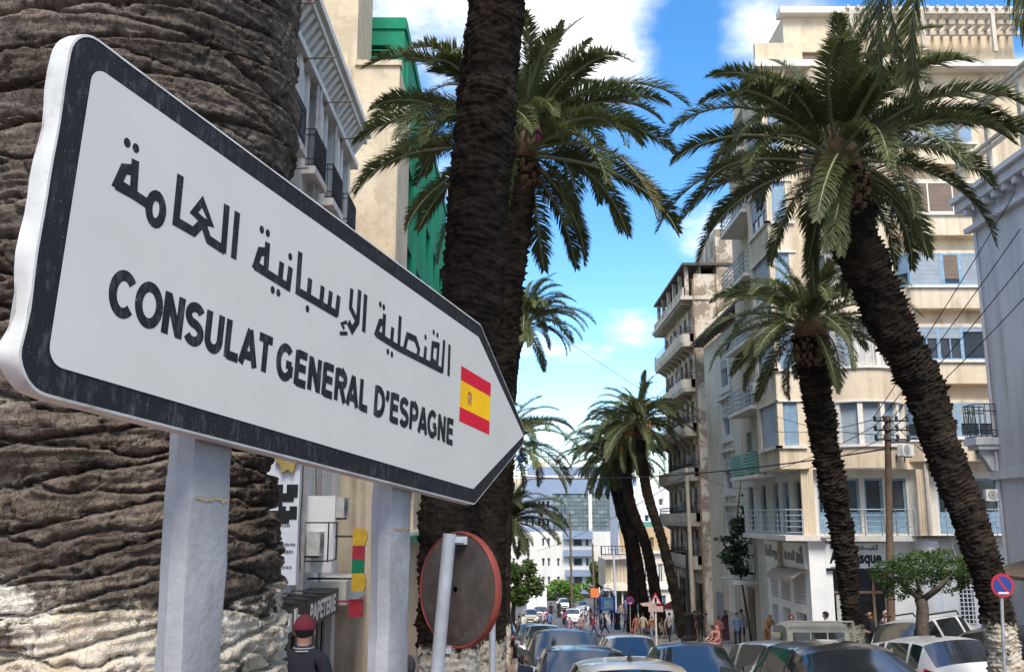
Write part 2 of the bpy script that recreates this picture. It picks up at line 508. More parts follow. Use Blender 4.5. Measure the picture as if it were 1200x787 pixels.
# ------------------------------------------------------------------ the direction sign (close to the camera)
def sign_white():
    m, nt, N, L, b = _nodes('sign_white_face')
    tc = N.new('ShaderNodeTexCoord').outputs['Object']
    n = _noise(N, L, tc, 3, 5); n2 = _noise(N, L, tc, 24, 8, .75)
    o = _mix(N, L, _ramp(N, L, n, .3, .7), (.55, .53, .48), (.595, .575, .525))
    o = _mix(N, L, _ramp(N, L, n2, .66, .8), o, (.5, .47, .42))
    L.new(o, b.inputs['Base Color']); b.inputs['Roughness'].default_value = .38
    return m
def sign_black():
    m, nt, N, L, b = _nodes('sign_black_film')
    tc = N.new('ShaderNodeTexCoord').outputs['Object']
    n = _noise(N, L, tc, 55, 9, .75, (1, 1, .35)); n2 = _noise(N, L, tc, 260, 3)
    n3 = _noise(N, L, tc, 2.2, 3)
    o = _mix(N, L, _ramp(N, L, n, .52, .74), (.012, .012, .014), (.09, .09, .095))
    o = _mix(N, L, _ramp(N, L, n2, .68, .72), o, (.32, .32, .32))
    L.new(o, b.inputs['Base Color']); b.inputs['Roughness'].default_value = .6
    b.inputs['Specular IOR Level'].default_value = .25
    return m
M['sign_white'] = sign_white(); M['sign_black'] = sign_black()
M['sign_rim'] = mat('sign_metal_rim', (.5, .5, .48), .5, .15, 9, dirt=((.3, .27, .22), .34), dscale=14, bump=.15, bscale=30)
M['post_grey'] = mat('post_grey_paint', (.3, .3, .305), .55, .2, 5, bump=.6, bscale=45, dirt=((.2, .2, .19), .36), dscale=7, bdist=.004)
M['rust'] = mat('rust_scuff', (.36, .25, .14), .8, .35, 30)
M['flag_red'] = mat('flag_red', (.60, .012, .035), .5, .08, 8, spec=.2)
M['flag_yellow'] = mat('flag_yellow', (.86, .48, .008), .5, .08, 8, spec=.2)
M['crest'] = mat('crest_dark_red', (.36, .06, .04), .5, .2, 200)
M['crest_grey'] = mat('crest_grey', (.5, .42, .4), .5, .2, 200)
SU = Vector((.355, 1.034, -.0837)).normalized()
_h = Vector((SU.x, SU.y, 0)).normalized(); _p = math.asin(-SU.z)
SV = (_h*math.sin(_p)+Vector((0, 0, 1))*math.cos(_p)).normalized()
SN = SU.cross(SV).normalized()
if SN.y > 0: SN = -SN
SO = at(100, 250, 1.5)
def spx(px, py):
    """photo pixel -> (a, b) on the board's plane"""
    r = ray(px, py); t = SO.dot(SN)/r.dot(SN); d = r*t-SO
    return d.dot(SU), d.dot(SV)
def spt(a, b, w=0.0): return SO+SU*a+SV*b+SN*w
def rounded(pts, radii, n=7):
    out = []
    k = len(pts)
    for i in range(k):
        p0, p, p1 = (Vector(pts[(i+j) % k]) for j in (-1, 0, 1))
        r = radii[i]
        d0 = (p0-p).normalized(); d1 = (p1-p).normalized()
        ang = d0.angle(d1); t = r/math.tan(ang/2)
        s, e = p+d0*t, p+d1*t
        cdir = (d0+d1).normalized(); c = p+cdir*(r/math.sin(ang/2))
        a0 = (s-c); a1 = (e-c)
        th = math.atan2(a0.x*a1.y-a0.y*a1.x, a0.dot(a1))
        for q in range(n+1):
            f = th*q/n
            out.append((c.x+a0.x*math.cos(f)-a0.y*math.sin(f), c.y+a0.x*math.sin(f)+a0.y*math.cos(f)))
    return out
def build_sign():
    t = thing('direction_sign', 'white arrow road sign with black border, Arabic and French lettering and red-yellow flag', 'sign', (at(232, 600, 1.75).x, at(232, 600, 1.75).y, pav_z(0, 1.75)))
    bl = spx(28, 462); tl = spx(86, 40); tr = spx(563, 374); tip = spx(618, 497); br = spx(556, 588)
    # square the board up: top and bottom edges run along the board
    bt = (tl[1]+tr[1])/2; bb = (bl[1]+br[1])/2
    al = (bl[0]+tl[0])/2-.010; ar = (tr[0]+br[0])/2
    at_ = tip[0]; bm_ = (bt+bb)/2
    outer = rounded([(al, bb), (ar, bb), (at_+.012, bm_), (ar, bt), (al, bt)], [.06, .03, .05, .03, .055])
    bw = .048
    inner = rounded([(al+bw*.85+.010, bb+bw), (ar-.017, bb+bw), (at_-bw*1.0, bm_), (ar-.017, bt-bw), (al+bw*.85+.010, bt-bw)], [.032, .006, .006, .006, .03])
    # board: black front with the white panel proud of it
    D = .037
    mb = MB(); mb.poly([spt(a, b, 0) for a, b in outer]); mb.build('border', M['sign_black'], t)
    mb = MB(); k = len(outer); cx, cy = (al+at_)/2, bm_
    ring = []
    for i, (a, b) in enumerate(outer):
        wob = .004*math.sin(i*2.3)+.003*math.sin(i*5.1) if a < al+.1 else .001*math.sin(i*1.7)
        ring.append((a, b, wob))
    # the folded rim, a little dented on the blunt end; subdivided along its length
    pts = []
    for i in range(k):
        a, b = outer[i]; a2, b2 = outer[(i+1) % k]
        n = max(1, int(math.hypot(a2-a, b2-b)/.03))
        for q in range(n): pts.append((a+(a2-a)*q/n, b+(b2-b)*q/n))
    kk = len(pts); lay = []
    for j, (w, ex) in enumerate([(.0012, -.0025), (.0006, .0018), (-.004, .0028), (-.014, .0022), (-.027, .003), (-D, .0015), (-D, -.012)]):
        row = []
        for i, (a, b) in enumerate(pts):
            p, q = pts[(i-1) % kk], pts[(i+1) % kk]
            tx, ty = q[0]-p[0], q[1]-p[1]; L_ = math.hypot(tx, ty) or 1
            nx, ny = ty/L_, -tx/L_
            dent = 0
            if a < al+.09:
                dent = .0055*math.sin(b*31+1)*math.sin(b*12.0)*(1 if j >= 3 else .25)-.007*math.exp(-((b-(bb+.12))/.035)**2)*(1 if j >= 3 else .3)
                dent += .011*math.exp(-((b-(bb+.055))/.022)**2)*(1 if j in (3, 4, 5) else .2)
            row.append(spt(a+nx*(ex+dent), b+ny*(ex+dent), w))
        lay.append(row)
    vs = [p for r in lay for p in r]; fs = []
    for j in range(len(lay)-1):
        for i in range(kk):
            i2 = (i+1) % kk
            fs.append((j*kk+i, j*kk+i2, (j+1)*kk+i2, (j+1)*kk+i))
    mb.mesh(vs, fs); mb.build('rim', M['sign_rim'], t, smooth=50)
    mb = MB(); mb.poly([spt(a, b, -.032) for a, b in reversed(outer)]); mb.build('back_plate', M['sign_rim'], t)
    face = MB(); face.poly([spt(a, b, .0016) for a, b in inner]); fo = face.build('face', M['sign_white'], t)
    # ---- Arabic lettering: strokes read off the board
    z1 = lambda x, y: spx(110+x/3.148, 150+y/3.148)
    z2 = lambda x, y: spx(330+x/2.714, 280+y/2.714)
    W = .0195
    mb = MB(); cnt = [0]
    def stroke(pts, w=W, cap=True):
        cnt[0] += 1
        lift = .00195+.000012*(cnt[0] % 60)
        P = [Vector(p) for p in pts]
        if cap:
            P[0] = P[0]+(P[0]-P[1]).normalized()*w*.25; P[-1] = P[-1]+(P[-1]-P[-2]).normalized()*w*.25
        Ls, Rs = [], []
        for i, p in enumerate(P):
            if i == 0: d = (P[1]-p).normalized(); nn = Vector((-d.y, d.x)); k_ = 1
            elif i == len(P)-1: d = (p-P[i-1]).normalized(); nn = Vector((-d.y, d.x)); k_ = 1
            else:
                d0 = (p-P[i-1]).normalized(); d1 = (P[i+1]-p).normalized()
                n0 = Vector((-d0.y, d0.x)); n1 = Vector((-d1.y, d1.x)); nn = (n0+n1)
                nn = nn.normalized() if nn.length > 1e-6 else n0
                k_ = min(1.7, 1/max(.35, nn.dot(n0)))
            Ls.append(p+nn*w/2*k_); Rs.append(p-nn*w/2*k_)
        for i in range(len(P)-1):
            mb.poly([spt(*q, lift) for q in (Rs[i], Rs[i+1], Ls[i+1], Ls[i])])
    def dot(p, r=.0085):
        mb.poly([spt(p[0]+r*math.cos(q*math.pi/8), p[1]+r*1.05*math.sin(q*math.pi/8), .00192) for q in range(16)])
    def ring_(p, rx, ry, w=W):
        n = 18
        for q in range(n):
            a0, a1 = 2*math.pi*q/n, 2*math.pi*(q+1)/n
            mb.poly([spt(p[0]+(rx+e*w/2)*math.cos(t_), p[1]+(ry+e*w/2)*math.sin(t_), .00191) for t_, e in ((a0, -1), (a0, 1), (a1, 1), (a1, -1))])
    def S(z, *pts, w=W, cap=True): stroke([z(*p) for p in pts], w, cap)
    # third word
    S(z1, (150, 128), (143, 240)); S(z1, (147, 155), (108, 152), (84, 205), (140, 240)); S(z1, (84, 212), (140, 243), (195, 280))
    dot(z1(120, 55)); dot(z1(152, 75))
    ring_(z1(226, 300), .0185, .0265); S(z1, (226, 262), (236, 246), w=.012)
    S(z1, (316, 183), (300, 345), (366, 383), (402, 345)); S(z1, (402, 345), (366, 312), (398, 272), (428, 352), (402, 345), w=.016)
    S(z1, (400, 350), (420, 412), (474, 448)); S(z1, (487, 292), (475, 452)); S(z1, (526, 318), (513, 474))
    # second word
    S(z1, (638, 430), (631, 535)); S(z1, (635, 458), (610, 455), (594, 505), (630, 530)); S(z1, (594, 510), (718, 588))
    dot(z1(617, 375)); dot(z1(639, 388)); S(z1, (690, 502), (684, 562)); dot(z1(657, 597)); dot(z1(678, 608))
    S(z1, (722, 520), (714, 590)); dot(z1(722, 475))
    S(z2, (57, 48), (49, 165), (172, 238)); S(z2, (88, 132), (83, 186)); dot(z2(80, 222))
    S(z2, (128, 156), (123, 210)); S(z2, (154, 172), (148, 226)); S(z2, (179, 186), (173, 238))
    S(z2, (246, 168), (240, 262), (222, 290), (212, 268)); S(z2, (221, 163), (217, 218), (238, 262), w=.017)
    S(z2, (204, 264), (189, 270), (196, 284), w=.010); S(z2, (184, 300), (206, 300), w=.010); S(z2, (265, 182), (259, 290))
    # first word
    S(z2, (325, 244), (321, 318)); S(z2, (323, 266), (311, 264), (300, 298), (321, 314)); S(z2, (300, 302), (372, 348), (508, 418))
    dot(z2(312, 208)); dot(z2(323, 217)); S(z2, (351, 286), (347, 334)); dot(z2(336, 358)); dot(z2(349, 367))
    S(z2, (375, 250), (370, 346)); S(z2, (388, 352), (398, 306), (424, 318), (434, 350), (430, 376)); S(z2, (456, 346), (452, 390)); dot(z2(456, 312))
    S(z2, (497, 334), (492, 408)); S(z2, (495, 338), (479, 334), (475, 384), (493, 402)); dot(z2(482, 297)); dot(z2(494, 306))
    S(z2, (515, 326), (509, 418)); S(z2, (532, 340), (529, 430))
    mb.build('arabic_lettering', M['sign_black'], t)
    # ---- French lettering: heavy grotesque capitals drawn as strokes
    mb = MB(); cnt[0] = 0
    b0 = (spx(142, 372)[1]+spx(529, 521)[1])/2; hcap = (spx(138, 313)[1]-spx(142, 371)[1])*.97
    E_ = lambda cx, cy, rx, ry, a0, a1, n=14: [(cx+rx*math.cos(R(a0+(a1-a0)*k/n)), cy+ry*math.sin(R(a0+(a1-a0)*k/n))) for k in range(n+1)]
    G_ = {
        'C': (.72, [E_(.37, .5, .29, .42, 42, 318, 22)]), 'O': (.78, [E_(.39, .5, .305, .42, 0, 180, 16), E_(.39, .5, .305, .42, 180, 360, 16)]),
        'N': (.72, [[(.14, 0), (.14, 1)], [(.58, 0), (.58, 1)], [(.16, .93), (.56, .07)]]),
        'S': (.67, [E_(.335, .715, .225, .205, 25, 270, 14)+E_(.335, .285, .235, .21, 90, -155, 14)[1:]]),
        'U': (.72, [[(.14, 1), (.14, .36)]+E_(.36, .34, .22, .26, 180, 360, 12)+[(.58, 1)]]),
        'L': (.61, [[(.15, 1), (.15, 0)], [(.15, .085), (.58, .085)]]),
        'A': (.72, [[(.08, 0), (.36, .97)], [(.64, 0), (.36, .97)], [(.2, .27), (.52, .27)]]),
        'T': (.61, [[(.02, .915), (.59, .915)], [(.305, 0), (.305, .9)]]),
        'G': (.78, [E_(.38, .5, .30, .42, 45, 325, 22), [(.42, .46), (.68, .46)], [(.645, .46), (.645, .13)]]),
        'E': (.67, [[(.15, 0), (.15, 1)], [(.15, .915), (.61, .915)], [(.15, .52), (.58, .52)], [(.15, .085), (.62, .085)]]),
        'R': (.72, [[(.15, 0), (.15, 1)], [(.15, .915), (.42, .915)]+E_(.42, .715, .2, .2, 90, -90, 10)+[(.15, .515)], [(.38, .5), (.64, 0)]]),
        'D': (.72, [[(.15, 0), (.15, 1)], [(.15, .915), (.34, .915)]+E_(.32, .5, .30, .415, 85, -85, 14)+[(.15, .085)]]),
        'P': (.67, [[(.15, 0), (.15, 1)], [(.15, .915), (.38, .915)]+E_(.38, .68, .2, .235, 90, -90, 10)+[(.15, .445)]]),
        "'": (.28, [[(.15, 1.0), (.15, .8), (.09, .64)]])}
    for s, xa, xb in (('CONSULAT', (130, 340), (317, 400)), ('GENERAL', (325, 420), (431, 440)), ("D'ESPAGNE", (439, 450), (530, 500))):
        A0, A1 = spx(*xa)[0], spx(*xb)[0]; tot = sum(G_[c][0] for c in s)-.14; k_ = (A1-A0)/tot; x = A0-.05*k_
        for c in s:
            for pl in G_[c][1]: stroke([(x+p[0]*k_, b0+p[1]*hcap) for p in pl], .0192, cap=False)
            x += G_[c][0]*k_
    mb.build('french_lettering', M['sign_black'], t)
    # ---- flag
    f0 = z2(563, 575); f1 = z2(664, 462)
    a0, a1 = f0[0], f1[0]; q0 = (z2(558, 575)[1]+z2(662, 625)[1])/2; q1 = (z2(565, 397)[1]+z2(665, 462)[1])/2
    fl = None
    for k, (lo, hi, mm) in enumerate(((0, .26, 'flag_red'), (.26, .74, 'flag_yellow'), (.74, 1, 'flag_red'))):
        mb = MB(); mb.poly([spt(a, q0+(q1-q0)*f, .0019) for a, f in ((a0, lo), (a1, lo), (a1, hi), (a0, hi))])
        mb.build('flag_stripe', M[mm], t)
    ca, cb = a0+(a1-a0)*.30, q0+(q1-q0)*.5; hh = (q1-q0)
    mb = MB()
    def pl(pts): mb.poly([spt(ca+x*hh, cb+y*hh, .0021+.00006*mb.cur) for x, y in pts])
    pl([(-.055, .05), (.055, .05), (.055, -.06), (.03, -.11), (0, -.125), (-.03, -.11), (-.055, -.06)])   # shield
    mb.cur = 1
    pl([(-.05, .06), (.05, .06), (.06, .115), (.02, .10), (0, .125), (-.02, .10), (-.06, .115)])         # crown
    for sx in (-1, 1):
        pl([(sx*.085-.012, -.11), (sx*.085+.012, -.11), (sx*.085+.012, .06), (sx*.085-.012, .06)])
        pl([(sx*.085-.022, .065), (sx*.085+.022, .065), (sx*.085+.012, .09), (sx*.085-.012, .09)])
        pl([(sx*.085-.022, -.135), (sx*.085+.022, -.135), (sx*.085+.022, -.115), (sx*.085-.022, -.115)])
    mb.cur = 2
    pl([(-.05, .045), (-.002, .045), (-.002, -.03), (-.05, -.03)]); pl([(.002, -.035), (.05, -.035), (.045, -.07), (.002, -.11)])
    mb.build('coat_of_arms', [M['crest'], M['crest'], M['crest_grey']], t)
    # ---- two steel posts standing behind the board
    hx = Vector((SU.x, SU.y, 0)).normalized(); hn = Vector((SN.x, SN.y, 0)).normalized()
    for px, ytop in ((264, 505), (482, 565)):
        c = spx(px, ytop); base = spt(c[0], (bt+bb)/2, -D)-hn*.004
        zc = base.z
        zt = zc+.2; gzv = pav_z(base.x, base.y)-.03
        def P(a, n_, z): 
            q = base+hx*a+hn*n_; k_ = (z-zc)*math.tan(_p)*0
            return (q.x, q.y, z)
        mb = MB(); A, B = .062, .06
        prof = [(-A, 0), (-A+.006, .002), (A-.006, .002), (A, 0), (A, -B), (-A, -B), (-A-.0025, -B+.02), (-A-.0055, -B+.026), (-A-.0025, -B+.032)]
        zs = list(np.linspace(gzv, zt, 40)); vs = []; n = len(prof)
        for z in zs:
            for i, (a, d) in enumerate(prof):
                wv = .0012*math.sin(z*17+i)+.0008*math.sin(z*41+2*i)
                vs.append(P(a+wv, d+wv, z))
        fs = [(j*n+i, j*n+(i+1) % n, (j+1)*n+(i+1) % n, (j+1)*n+i) for j in range(len(zs)-1) for i in range(n)]
        fs.append(tuple(range((len(zs)-1)*n, len(zs)*n)))
        mb.mesh(vs, fs)
        po = mb.build('post', M['post_grey'], t, smooth=30)
        mb = MB(); zb = spt(c[0], bb, 0).z-.115
        vs2 = []
        for q in range(22):
            f = q/21; wv = .0025*math.sin(q*.6)+.0018*math.sin(q*1.7)
            vs2.append((P(-A+.01+f*(2*A-.02), .0042, zb+wv-.003*abs(math.sin(q*2.7))), P(-A+.01+f*(2*A-.02), .0042, zb+.004+wv*.6)))
        for q in range(21):
            mb.poly([vs2[q][0], vs2[q+1][0], vs2[q+1][1], vs2[q][1]])
        mb.build('rust_scuff', M['rust'], po)
build_sign()
# ------------------------------------------------------------------ palms
def bark(name, c_dark, c_mid, c_light, wash_z=None, fine=1.0, wash_noise=.12):
    m, nt, N, L, b = _nodes(name)
    tc = N.new('ShaderNodeTexCoord').outputs['Object']
    n1 = _noise(N, L, tc, 9*fine, 10, .72, (1, 1, 2.6)); n2 = _noise(N, L, tc, 2.2*fine, 6); n3 = _noise(N, L, tc, 60*fine, 6, .7)
    o = _mix(N, L, _ramp(N, L, n1, .32, .62), c_dark, c_mid)
    o = _mix(N, L, _ramp(N, L, n2, .48, .75), o, c_light)
    n4 = _noise(N, L, tc, 3.2*fine, 5, .6, (1, 1, 5.5))
    o = _mix(N, L, .8, o, _ramp(N, L, n4, .36, .64, (.45, .42, .4, 1), (1.3, 1.28, 1.25, 1)), 'MULTIPLY')
    vo = N.new('ShaderNodeTexVoronoi'); vo.feature = 'DISTANCE_TO_EDGE'; vo.inputs['Scale'].default_value = 38*fine
    nd = N.new('ShaderNodeTexNoise'); nd.inputs['Scale'].default_value = 12*fine; nd.inputs['Detail'].default_value = 4
    L.new(tc, nd.inputs['Vector'])
    add = N.new('ShaderNodeVectorMath'); add.operation = 'MULTIPLY_ADD'; add.inputs[1].default_value = (.12/fine,)*3
    L.new(nd.outputs['Color'], add.inputs[0]); L.new(tc, add.inputs[2]); mpv = N.new('ShaderNodeMapping'); mpv.inputs['Scale'].default_value = (1, 1, .5); L.new(add.outputs[0], mpv.inputs[0]); L.new(mpv.outputs[0], vo.inputs['Vector'])
    crack = _ramp(N, L, vo.outputs[0], .0, .06, (0, 0, 0, 1), (1, 1, 1, 1))
    o = _mix(N, L, .55, o, _mix(N, L, crack, (.3, .27, .25), (1, 1, 1)), 'MULTIPLY')
    o = _mix(N, L, .5, o, _ramp(N, L, n3, .3, .7, (.5,)*3+(1,), (1.25,)*3+(1,)), 'MULTIPLY')
    if wash_z is not None:
        sep = N.new('ShaderNodeSeparateXYZ'); L.new(tc, sep.inputs[0])
        nw = _noise(N, L, tc, 5, 10, .75); nw2 = _noise(N, L, tc, 1.4, 4)
        a1 = N.new('ShaderNodeMath'); a1.operation = 'MULTIPLY_ADD'; L.new(nw, a1.inputs[0]); a1.inputs[1].default_value = wash_noise*6
        L.new(sep.outputs[2], a1.inputs[2])
        a2 = N.new('ShaderNodeMath'); a2.operation = 'MULTIPLY_ADD'; L.new(nw2, a2.inputs[0]); a2.inputs[1].default_value = wash_noise*3; L.new(a1.outputs[0], a2.inputs[2])
        mr = N.new('ShaderNodeMapRange'); L.new(a2.outputs[0], mr.inputs[0])
        mr.inputs[1].default_value = wash_z+wash_noise*4.5-.03; mr.inputs[2].default_value = wash_z+wash_noise*4.5+.03
        mr.inputs[3].default_value = 1; mr.inputs[4].default_value = 0
        nw3 = _noise(N, L, tc, 3.5, 8, .7)
        wc = _mix(N, L, _ramp(N, L, nw3, .35, .7), (.72, .68, .6), (.46, .36, .23))
        wc = _mix(N, L, _ramp(N, L, _noise(N, L, tc, 18, 6, .7), .3, .7, (.7,)*3+(1,), (1,)*3+(1,)), (.3, .25, .19), wc)
        pm = _mix(N, L, 1.0, mr.outputs[0], _ramp(N, L, _noise(N, L, tc, 6.5, 9, .72), .40, .47), 'MULTIPLY')
        o = _mix(N, L, pm, o, wc)
    L.new(o, b.inputs['Base Color']); b.inputs['Roughness'].default_value = .95
    b.inputs['Specular IOR Level'].default_value = .15
    hb = _mix(N, L, .6, n3, crack, 'MULTIPLY')
    _bump(N, L, b, hb, .9, .008/fine)
    return m
def path_eval(pts, rads, n):
    """smooth path through pts -> n samples of centre and radius"""
    pts = np.array(pts, float); k = len(pts)
    t = np.concatenate([[0], np.cumsum(np.linalg.norm(np.diff(pts, axis=0), axis=1))])
    tt = np.linspace(0, t[-1], n)
    # natural-ish smoothing: cubic Hermite with finite-difference slopes
    m = np.gradient(pts, t, axis=0)
    out = np.empty((n, 3))
    j = np.clip(np.searchsorted(t, tt, 'right')-1, 0, k-2)
    h = t[j+1]-t[j]; s = (tt-t[j])/h
    s = s[:, None]; h = h[:, None]
    out = ((2*s**3-3*s**2+1)*pts[j]+(s**3-2*s**2+s)*h*m[j]+(-2*s**3+3*s**2)*pts[j+1]+(s**3-s**2)*h*m[j+1])
    return out, np.interp(tt, t, rads), tt
def palm_trunk(parent, pts, rads, m, nu=96, dv=.03, row=.09, amp=.03, rough=.02, boots=None, seed=1, name='trunk', hero=False):
    ln = sum(np.linalg.norm(np.array(pts[i+1])-np.array(pts[i])) for i in range(len(pts)-1))
    nv = max(8, int(ln/dv))
    C, Rr, V = path_eval(pts, rads, nv)
    T = np.gradient(C, axis=0); T /= np.linalg.norm(T, axis=1)[:, None]
    A = np.cross(np.array([0, 1.0, 0]), T); A /= np.linalg.norm(A, axis=1)[:, None]
    B = np.cross(T, A)
    u = np.linspace(0, 2*np.pi, nu, endpoint=False)
    U, VV = np.meshgrid(u, V); RR = np.repeat(Rr[:, None], nu, 1)
    q = np.stack([np.cos(U)*RR, np.sin(U)*RR, VV], -1).reshape(-1, 3)
    n_lo = fbm(q*2.2+seed*3.1, 3, seed).reshape(U.shape)
    n_mid = fbm(q*7+seed, 4, seed+5).reshape(U.shape)
    n_hi = fbm(q*26, 3, seed+9).reshape(U.shape)
    if hero:
        rowv = (VV+.10*n_lo+.022*n_mid+.03*np.sin(VV*9+2*np.sin(U+1))+.035*np.sin(2*U+seed))/row
    else:
        rowv = (VV+.11*n_lo+.045*n_mid+.03*np.sin(2*U+seed)+.03*np.sin(VV*5+seed))/row
    ri = np.floor(rowv); fr = rowv-ri
    # each ring of leaf scars: a plate that swells upward and then breaks off at a ragged lip
    hsh = np.abs(np.sin(ri*12.9898+seed)*43758.5453) % 1
    cells = np.maximum(5, np.round(2*np.pi*Rr.mean()/(row*(4.6 if hero else 1.9))))
    cu = U/(2*np.pi)*cells+.5*(ri % 2)+hsh*.6+.18*n_mid
    ci = np.floor(cu) % cells; fu = cu-np.floor(cu)
    hc = np.abs(np.sin(ci*78.233+ri*37.719+seed)*43758.5453) % 1
    if hero:
        # leaf scars: a lattice of wide flat diamonds, each plate set deeper or prouder and tilted its own way
        nc = 4; H_ = .112
        cu2 = U/(2*np.pi)*nc+.10*n_mid+.30*n_lo; rv = (VV+.060*n_lo+.024*n_mid+.010*n_hi)/H_
        aa, bb_ = cu2+rv, cu2-rv
        ia, ib = np.floor(aa), np.floor(bb_); fa, fb = aa-ia, bb_-ib
        ri, ci = ia-ib, (ia+ib) % (2*nc)
        hb = np.abs(np.sin(ci*11.3+ri*5.71)*9973.1) % 1; hc = np.abs(np.sin(ci*3.7+ri*17.9)*7919.3) % 1
        tv = (fa-fb+1)/2; sv = fa+fb-1; fr = tv; fu = sv*.5+.5
        e = np.minimum(np.minimum(fa, 1-fa), np.minimum(fb, 1-fb))+.03*n_hi+.03*n_mid
        d = .022*np.clip(e/.10, 0, 1)**.55+.020*(hb-.5)+.030*(tv-.5)*(.3+hc)
        d -= .026*np.exp(-(np.clip(e, 0, 1)/.045)**2)*(.45+.75*np.clip(n_lo+.4, 0, 1))
        # thin splits inside the plates, like stacked shale
        sp = fr*5.5+.9*n_mid+.5*n_lo; sf = sp-np.floor(sp); hs = np.abs(np.sin(np.floor(sp)*3.1+ci*7.7+ri*1.3)*999.1) % 1
        d -= .0085*np.exp(-((sf-.5)/.07)**2)*(hs > .35)*(.4+hs)
        d += .006*(hs-.5)
        # upright cracks
        seam = np.exp(-((fu-.5+.10*n_mid+.05*n_hi)/.010)**2)*(hc > .25)+np.exp(-((fu-.22+.08*n_hi)/.007)**2)*(hc > .5)+np.exp(-((fu-.78+.08*n_hi)/.007)**2)*(hb > .5)
        d -= .015*seam
        fib = fbm(np.stack([q[:, 0]*34, q[:, 1]*34, q[:, 2]*9], -1), 3, 77).reshape(U.shape)
        strat = fbm(np.stack([q[:, 0]*5, q[:, 1]*5, q[:, 2]*66], -1), 3, 31).reshape(U.shape)
        grain = fbm(q*58, 2, 91).reshape(U.shape)
        d += .020*n_lo+.005*n_mid+.0065*n_hi+.0045*fib+.0125*strat+.0040*grain
        # a long rotten hollow with fibrous edges low on the left
        du = (U-4.05+.25*n_lo)/.26; dv_ = (VV-2.05)/.42
        hol = np.exp(-(du**2+dv_**2)**1.5); d -= .055*hol*(1+.6*n_mid); d += .02*fib*hol
        for k, (uu, vv, rr_) in enumerate(((4.2, 1.42, .07), (3.85, 1.95, .06), (4.5, 2.25, .07), (4.75, 1.35, .06), (5.6, 1.36, .05), (4.0, 1.3, .06))):
            d -= .075*np.exp(-(((U-uu)*.5)**2+(VV-vv)**2)/rr_**2)
    else:
        lip = np.clip(fr/.78, 0, 1)**1.2*(1-np.clip((fr-.78)/.22, 0, 1)**.7)
        plate = 1-np.abs(2*fu-1)**4*.55
        d = amp*(np.clip(lip+.35*n_mid, 0, 1.3)*plate*(.25+1.5*hc)-.25)
        d += rough*(n_mid*.8+n_hi*.45+n_lo*.7)
    if boots is not None:
        w = np.clip((VV-boots)/.35, 0, 1); d = d*(1+w*.9)+w*.03
    P = C[:, None, :]+(A[:, None, :]*np.cos(U)[..., None]+B[:, None, :]*np.sin(U)[..., None])*(RR+d)[..., None]
    off = wloc(parent)
    if hero is not False and callable(hero): P = hero(P, U, VV, RR)
    return grid_mesh(name, P, True, m, parent, smooth=True, off=off), C, A, B

def leaf_mat(name, c1, c2, trans=.3):
    m, nt, N, L, b = _nodes(name)
    tc = N.new('ShaderNodeTexCoord').outputs['Object']
    oi = N.new('ShaderNodeObjectInfo')
    n = _noise(N, L, tc, 2.5, 4)
    o = _mix(N, L, _ramp(N, L, n, .3, .7), c1, c2)
    hs = N.new('ShaderNodeHueSaturation')
    mr = N.new('ShaderNodeMapRange'); L.new(oi.outputs['Random'], mr.inputs[0]); mr.inputs[3].default_value = .75; mr.inputs[4].default_value = 1.3
    L.new(mr.outputs[0], hs.inputs['Value']); L.new(o, hs.inputs['Color']); o = hs.outputs[0]
    L.new(o, b.inputs['Base Color']); b.inputs['Roughness'].default_value = .5
    b.inputs['Specular IOR Level'].default_value = .35
    tr = N.new('ShaderNodeBsdfTranslucent'); L.new(o, tr.inputs['Color'])
    mx = N.new('ShaderNodeMixShader'); mx.inputs[0].default_value = trans
    L.new(b.outputs[0], mx.inputs[1]); L.new(tr.outputs[0], mx.inputs[2])
    L.new(mx.outputs[0], nt.nodes['Material Output'].inputs['Surface'])
    return m
M['frond'] = leaf_mat('palm_leaflets', (.07, .088, .034), (.13, .15, .056))
M['frond_dry'] = leaf_mat('palm_leaflets_yellowing', (.10, .10, .03), (.17, .15, .05))
M['rachis'] = mat('palm_rachis', (.24, .25, .14), .45, .2, 4, spec=.5)
M['boot'] = mat('palm_leaf_base', (.17, .10, .055), .85, .35, 20)
